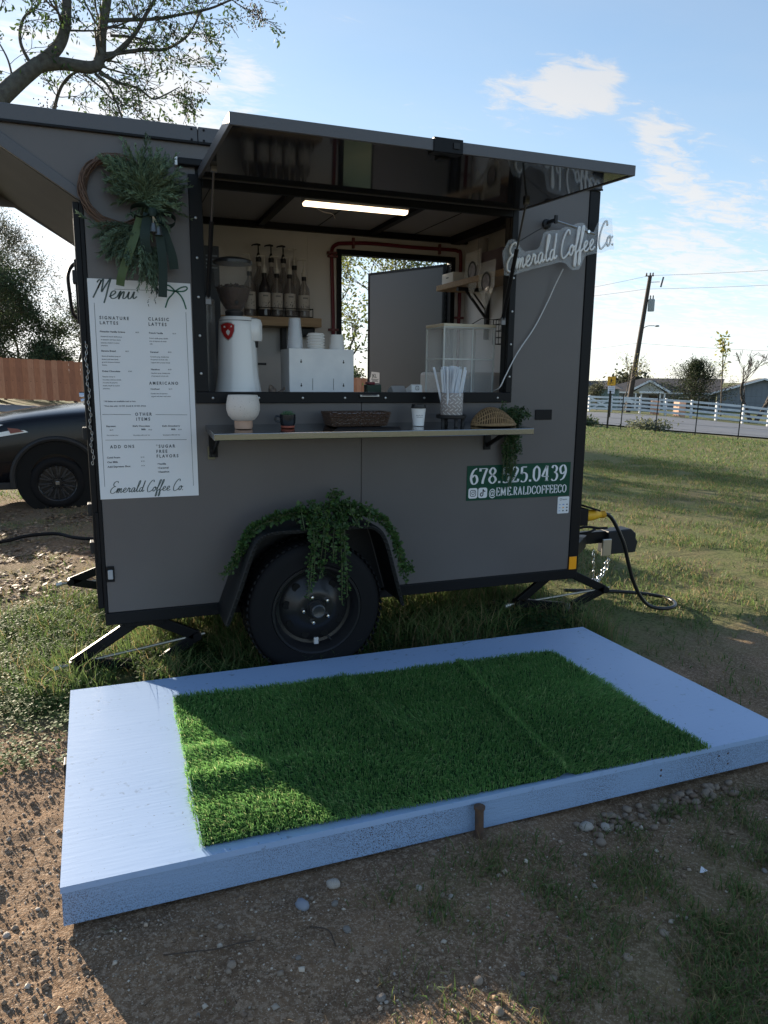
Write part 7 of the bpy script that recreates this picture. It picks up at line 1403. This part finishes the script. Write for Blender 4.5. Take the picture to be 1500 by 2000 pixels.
# right gabled wing
b = MB(); b.add([HP(9.1, -1.2, -1.9), HP(16.2, -1.2, -1.9), HP(16.2, -1.2, .28), HP(12.5, -1.2, 1.36), HP(9.1, -1.2, .30), HP(9.1, 8, -1.9), HP(16.2, 8, -1.9), HP(16.2, 8, .28), HP(12.5, 8, 1.36), HP(9.1, 8, .30)], [(0, 1, 2, 3, 4), (9, 8, 7, 6, 5), (0, 4, 9, 5), (1, 6, 7, 2)]); b.build('wall', sid, house)
b = MB(); b.add([HP(8.2, -1.6, .10), HP(12.5, -1.6, 1.50), HP(12.5, 8.4, 1.50), HP(8.2, 8.4, .10), HP(16.9, -1.6, .10), HP(16.9, 8.4, .10), HP(8.2, -1.6, .0), HP(12.5, -1.6, 1.39), HP(12.5, 8.4, 1.39), HP(8.2, 8.4, .0), HP(16.9, -1.6, .0), HP(16.9, 8.4, .0)], [(0, 1, 2, 3), (1, 4, 5, 2), (6, 9, 8, 7), (7, 8, 11, 10), (0, 6, 7, 1), (1, 7, 10, 4), (3, 2, 8, 9), (2, 5, 11, 8), (0, 3, 9, 6), (4, 10, 11, 5)]); b.build('roof', roofm, house)
b = MB(); b.bar(HP(8.2, -1.63, .06), HP(12.5, -1.63, 1.46), .04, .15).bar(HP(12.5, -1.63, 1.46), HP(16.9, -1.63, .06), .04, .15); b.build('barge_board', trimw, house)
for k in range(18): s_ = 9.35 + k * .38; zt = .26 + (1 - abs(s_ - 12.5) / 3.6) * 1.0; hbox(s_, s_ + .03, -1.222, -1.203, -1.6, zt, sid, 'batten')
# porch
b = MB(); b.add([HP(2.1, -2.2, .26), HP(3.7, -2.2, 1.22), HP(5.3, -2.2, .26), HP(2.1, .5, .26), HP(3.7, 2.8, 1.22), HP(5.3, .5, .26)], [(0, 1, 4, 3), (1, 2, 5, 4)]); pr2 = b.build('porch_roof', roofm, house)
b = MB(); b.add([HP(2.4, -2.0, .24), HP(5.0, -2.0, .24), HP(3.7, -2.0, 1.08)], [(0, 1, 2)]); b.build('gable_panel', mat('pale tan board', (.42, .40, .34), .7), pr2, fix=False)
b = MB(); b.bar(HP(2.0, -2.22, .24), HP(3.7, -2.22, 1.20), .05, .17).bar(HP(3.7, -2.22, 1.20), HP(5.4, -2.22, .24), .05, .17); b.build('barge_board', trimw, pr2); hbox(2.9, 4.9, -2.3, -2.05, .14, .30, trimw, 'porch_beam', pr2)
for s_ in (2.55, 3.0, 4.55, 4.9): hbox(s_, s_ + .12, -2.15, -2.03, -1.8, .14, trimw, 'porch_post')
for s_, w_ in ((.2, .9), (1.3, .5), (6.0, 1.1), (7.6, .9)): wn = hbox(s_, s_ + w_, .55, .59, -1.1, -.2, trimw, 'window'); hbox(s_ + .07, s_ + w_ - .07, .53, .548, -1.03, -.27, glass_m, 'pane', wn)
dr = hbox(3.5, 4.2, .54, .59, -1.8, -.1, mat('dark door', (.06, .04, .035), .5), 'door')
h2 = thing('green_outbuilding', 'small greenish building at the trailer edge beyond the road', 'building', (38, 55, -1)); b = MB(); q = [(33.6, 47.5), (37.4, 44.4), (40.6, 48.2), (36.8, 51.3)]
b.add([(x, y, -1.4) for x, y in q] + [(x, y, .55) for x, y in q], [(3, 2, 1, 0), (4, 5, 6, 7), (0, 1, 5, 4), (1, 2, 6, 5), (2, 3, 7, 6), (3, 0, 4, 7)]); b.build('wall', mat('sage siding', (.14, .19, .17), .7), h2)
b = MB(); b.add([(33.2, 47.4, .56), (37.5, 43.9, .56), (41, 48.3, .56), (36.7, 51.8, .56), (35.2, 47.9, 1.15), (39, 47.8, 1.15)], [(0, 1, 5, 4), (1, 2, 5), (2, 3, 4, 5), (3, 0, 4)]); b.build('roof', roofm, h2)
w_ = MB(); w_.bar((34.5, 46.7, -.2), (35.6, 45.8, -.2), .05, .8); wn = w_.build('window', trimw, h2); w_ = MB(); w_.bar((34.6, 46.58, -.2), (35.5, 45.84, -.2), .03, .65); w_.build('pane', glass_m, wn)

# chinaberry tree over the trailer roof: limbs placed by hand, twigs grown, leaf tufts and berry bunches
ct_ = thing('chinaberry_tree', 'spreading tree with young leaves and berry bunches above the trailer roof', 'tree', (-2.6, 8.5, -.05)); b = MB(); tips = []; rg_ = random.Random(3)
def limb(pts, r0, r1, grow=0, ln_=.5):
    r0 *= .82; r1 *= .82; grow = int(grow * 1.7)
    p = spline([Vector(q) for q in pts], 6); n = len(p); b.tube(p, [r0 + (r1 - r0) * i / (n - 1) for i in range(n)], 8, caps=True)
    for k in range(grow):
        i = rg_.randrange(n // 5, n); d = (p[i] - p[i - 1]).normalized(); a_ = Matrix.Rotation(rg_.uniform(0, 6.28), 3, d) @ d.orthogonal().normalized(); skeleton(b, p[i], (d * .6 + a_ * .9 + Vector((0, 0, rg_.uniform(-.35, .3)))), ln_ * rg_.uniform(.6, 1.2), min(.016, r1 * .6), 2, rg_, tips, .7, .02, (2, 3), (.6, .85), .0045, .25)
limb([(-2.75, 8.5, -.2), (-2.6, 8.5, 1.5), (-2.3, 8.48, 3.2), (-1.85, 8.4, 4.25), (-1.5, 8.4, 4.75), (-1.0, 8.45, 5.30), (-.66, 8.47, 5.62)], .24, .125)
limb([(-.68, 8.47, 5.60), (-.42, 8.48, 5.86), (-.30, 8.49, 6.15), (-.25, 8.49, 6.6), (-.2, 8.5, 7.2)], .11, .06, 7)
limb([(-.72, 8.47, 5.58), (-.40, 8.48, 5.66), (.02, 8.49, 5.68), (.13, 8.49, 5.82), (.17, 8.49, 6.15), (.26, 8.48, 6.55), (.36, 8.48, 7.1)], .115, .065, 9)
limb([(.22, 8.49, 5.80), (.42, 8.48, 5.98), (.62, 8.47, 6.20), (.80, 8.46, 6.5), (.98, 8.45, 6.8), (1.1, 8.4, 7.1)], .045, .022, 8, .42)
limb([(.18, 8.49, 5.86), (.45, 8.48, 5.93), (.75, 8.46, 6.0), (1.02, 8.44, 6.04), (1.30, 8.42, 6.22), (1.45, 8.39, 6.42), (1.53, 8.38, 6.62)], .042, .012, 12, .40)
limb([(.2, 8.49, 6.30), (.55, 8.47, 6.36), (.9, 8.45, 6.42), (1.25, 8.42, 6.52), (1.65, 8.37, 6.64), (1.98, 8.33, 6.80), (2.4, 8.26, 7.0)], .038, .012, 10, .36)
limb([(.28, 8.48, 6.12), (.62, 8.47, 6.14), (.95, 8.45, 6.06)], .026, .014, 4, .35)
limb([(.10, 8.49, 5.62), (.35, 8.48, 5.52), (.62, 8.47, 5.48), (.82, 8.46, 5.36), (1.0, 8.45, 5.44), (1.20, 8.43, 5.56)], .030, .008, 9, .30)
limb([(.05, 8.49, 5.60), (.20, 8.49, 5.48), (.30, 8.49, 5.30), (.38, 8.48, 5.05), (.40, 8.48, 4.8)], .028, .012, 5, .3)
limb([(-.10, 8.49, 5.58), (.10, 8.49, 5.44), (.28, 8.49, 5.28), (.5, 8.47, 5.22)], .020, .008, 4, .3)
limb([(-.75, 8.47, 5.55), (-.88, 8.46, 5.85), (-.82, 8.46, 6.15), (-.6, 8.47, 6.4), (-.55, 8.5, 6.8)], .030, .015, 6, .35)
limb([(-.60, 8.8, 4.6), (-.50, 8.8, 5.25), (-.30, 8.8, 5.62), (.05, 8.8, 5.8)], .035, .018, 5, .35)
limb([(-1.0, 8.45, 5.25), (-1.05, 8.45, 5.6), (-1.2, 8.45, 5.9)], .02, .01, 5, .35)
b.build('trunk', mat('mossy grey bark', (.10, .10, .085), .9, var=(14, (.06, .055, .05), .9), bump=(22, .7, .02)), ct_, smooth='all', fix=False)
tp_ = [p for p, _ in tips]; sel = rg_.sample(tp_, min(len(tp_), 560)); leaves('crown', sel, .066, leaf_t, ct_, np.array([(.055, .095, .035), (.08, .125, .04), (.04, .07, .03)]), .060, 8, .42, .5)
bb = MB(); bsel = rg_.sample(tp_, min(150, len(tp_))) + [Vector((2.28 + rg_.gauss(0, .08), 8.28, 6.72 + rg_.gauss(0, .06))) for k in range(26)] + [Vector((-.62 + rg_.gauss(0, .09), 8.47, 5.12 + rg_.gauss(0, .06))) for k in range(10)]
for p in bsel:
    for k in range(6):
        q = p + Vector((rg_.gauss(0, .05), rg_.gauss(0, .04), -abs(rg_.gauss(.06, .05)))); bb.lathe([(0, -.011), (.009, -.004), (.009, .005), (0, .011)], q, 5)
tag(bb.build('berries', mat('dry brown berry', (.10, .058, .042), .6), ct_, smooth=True), kind='stuff')
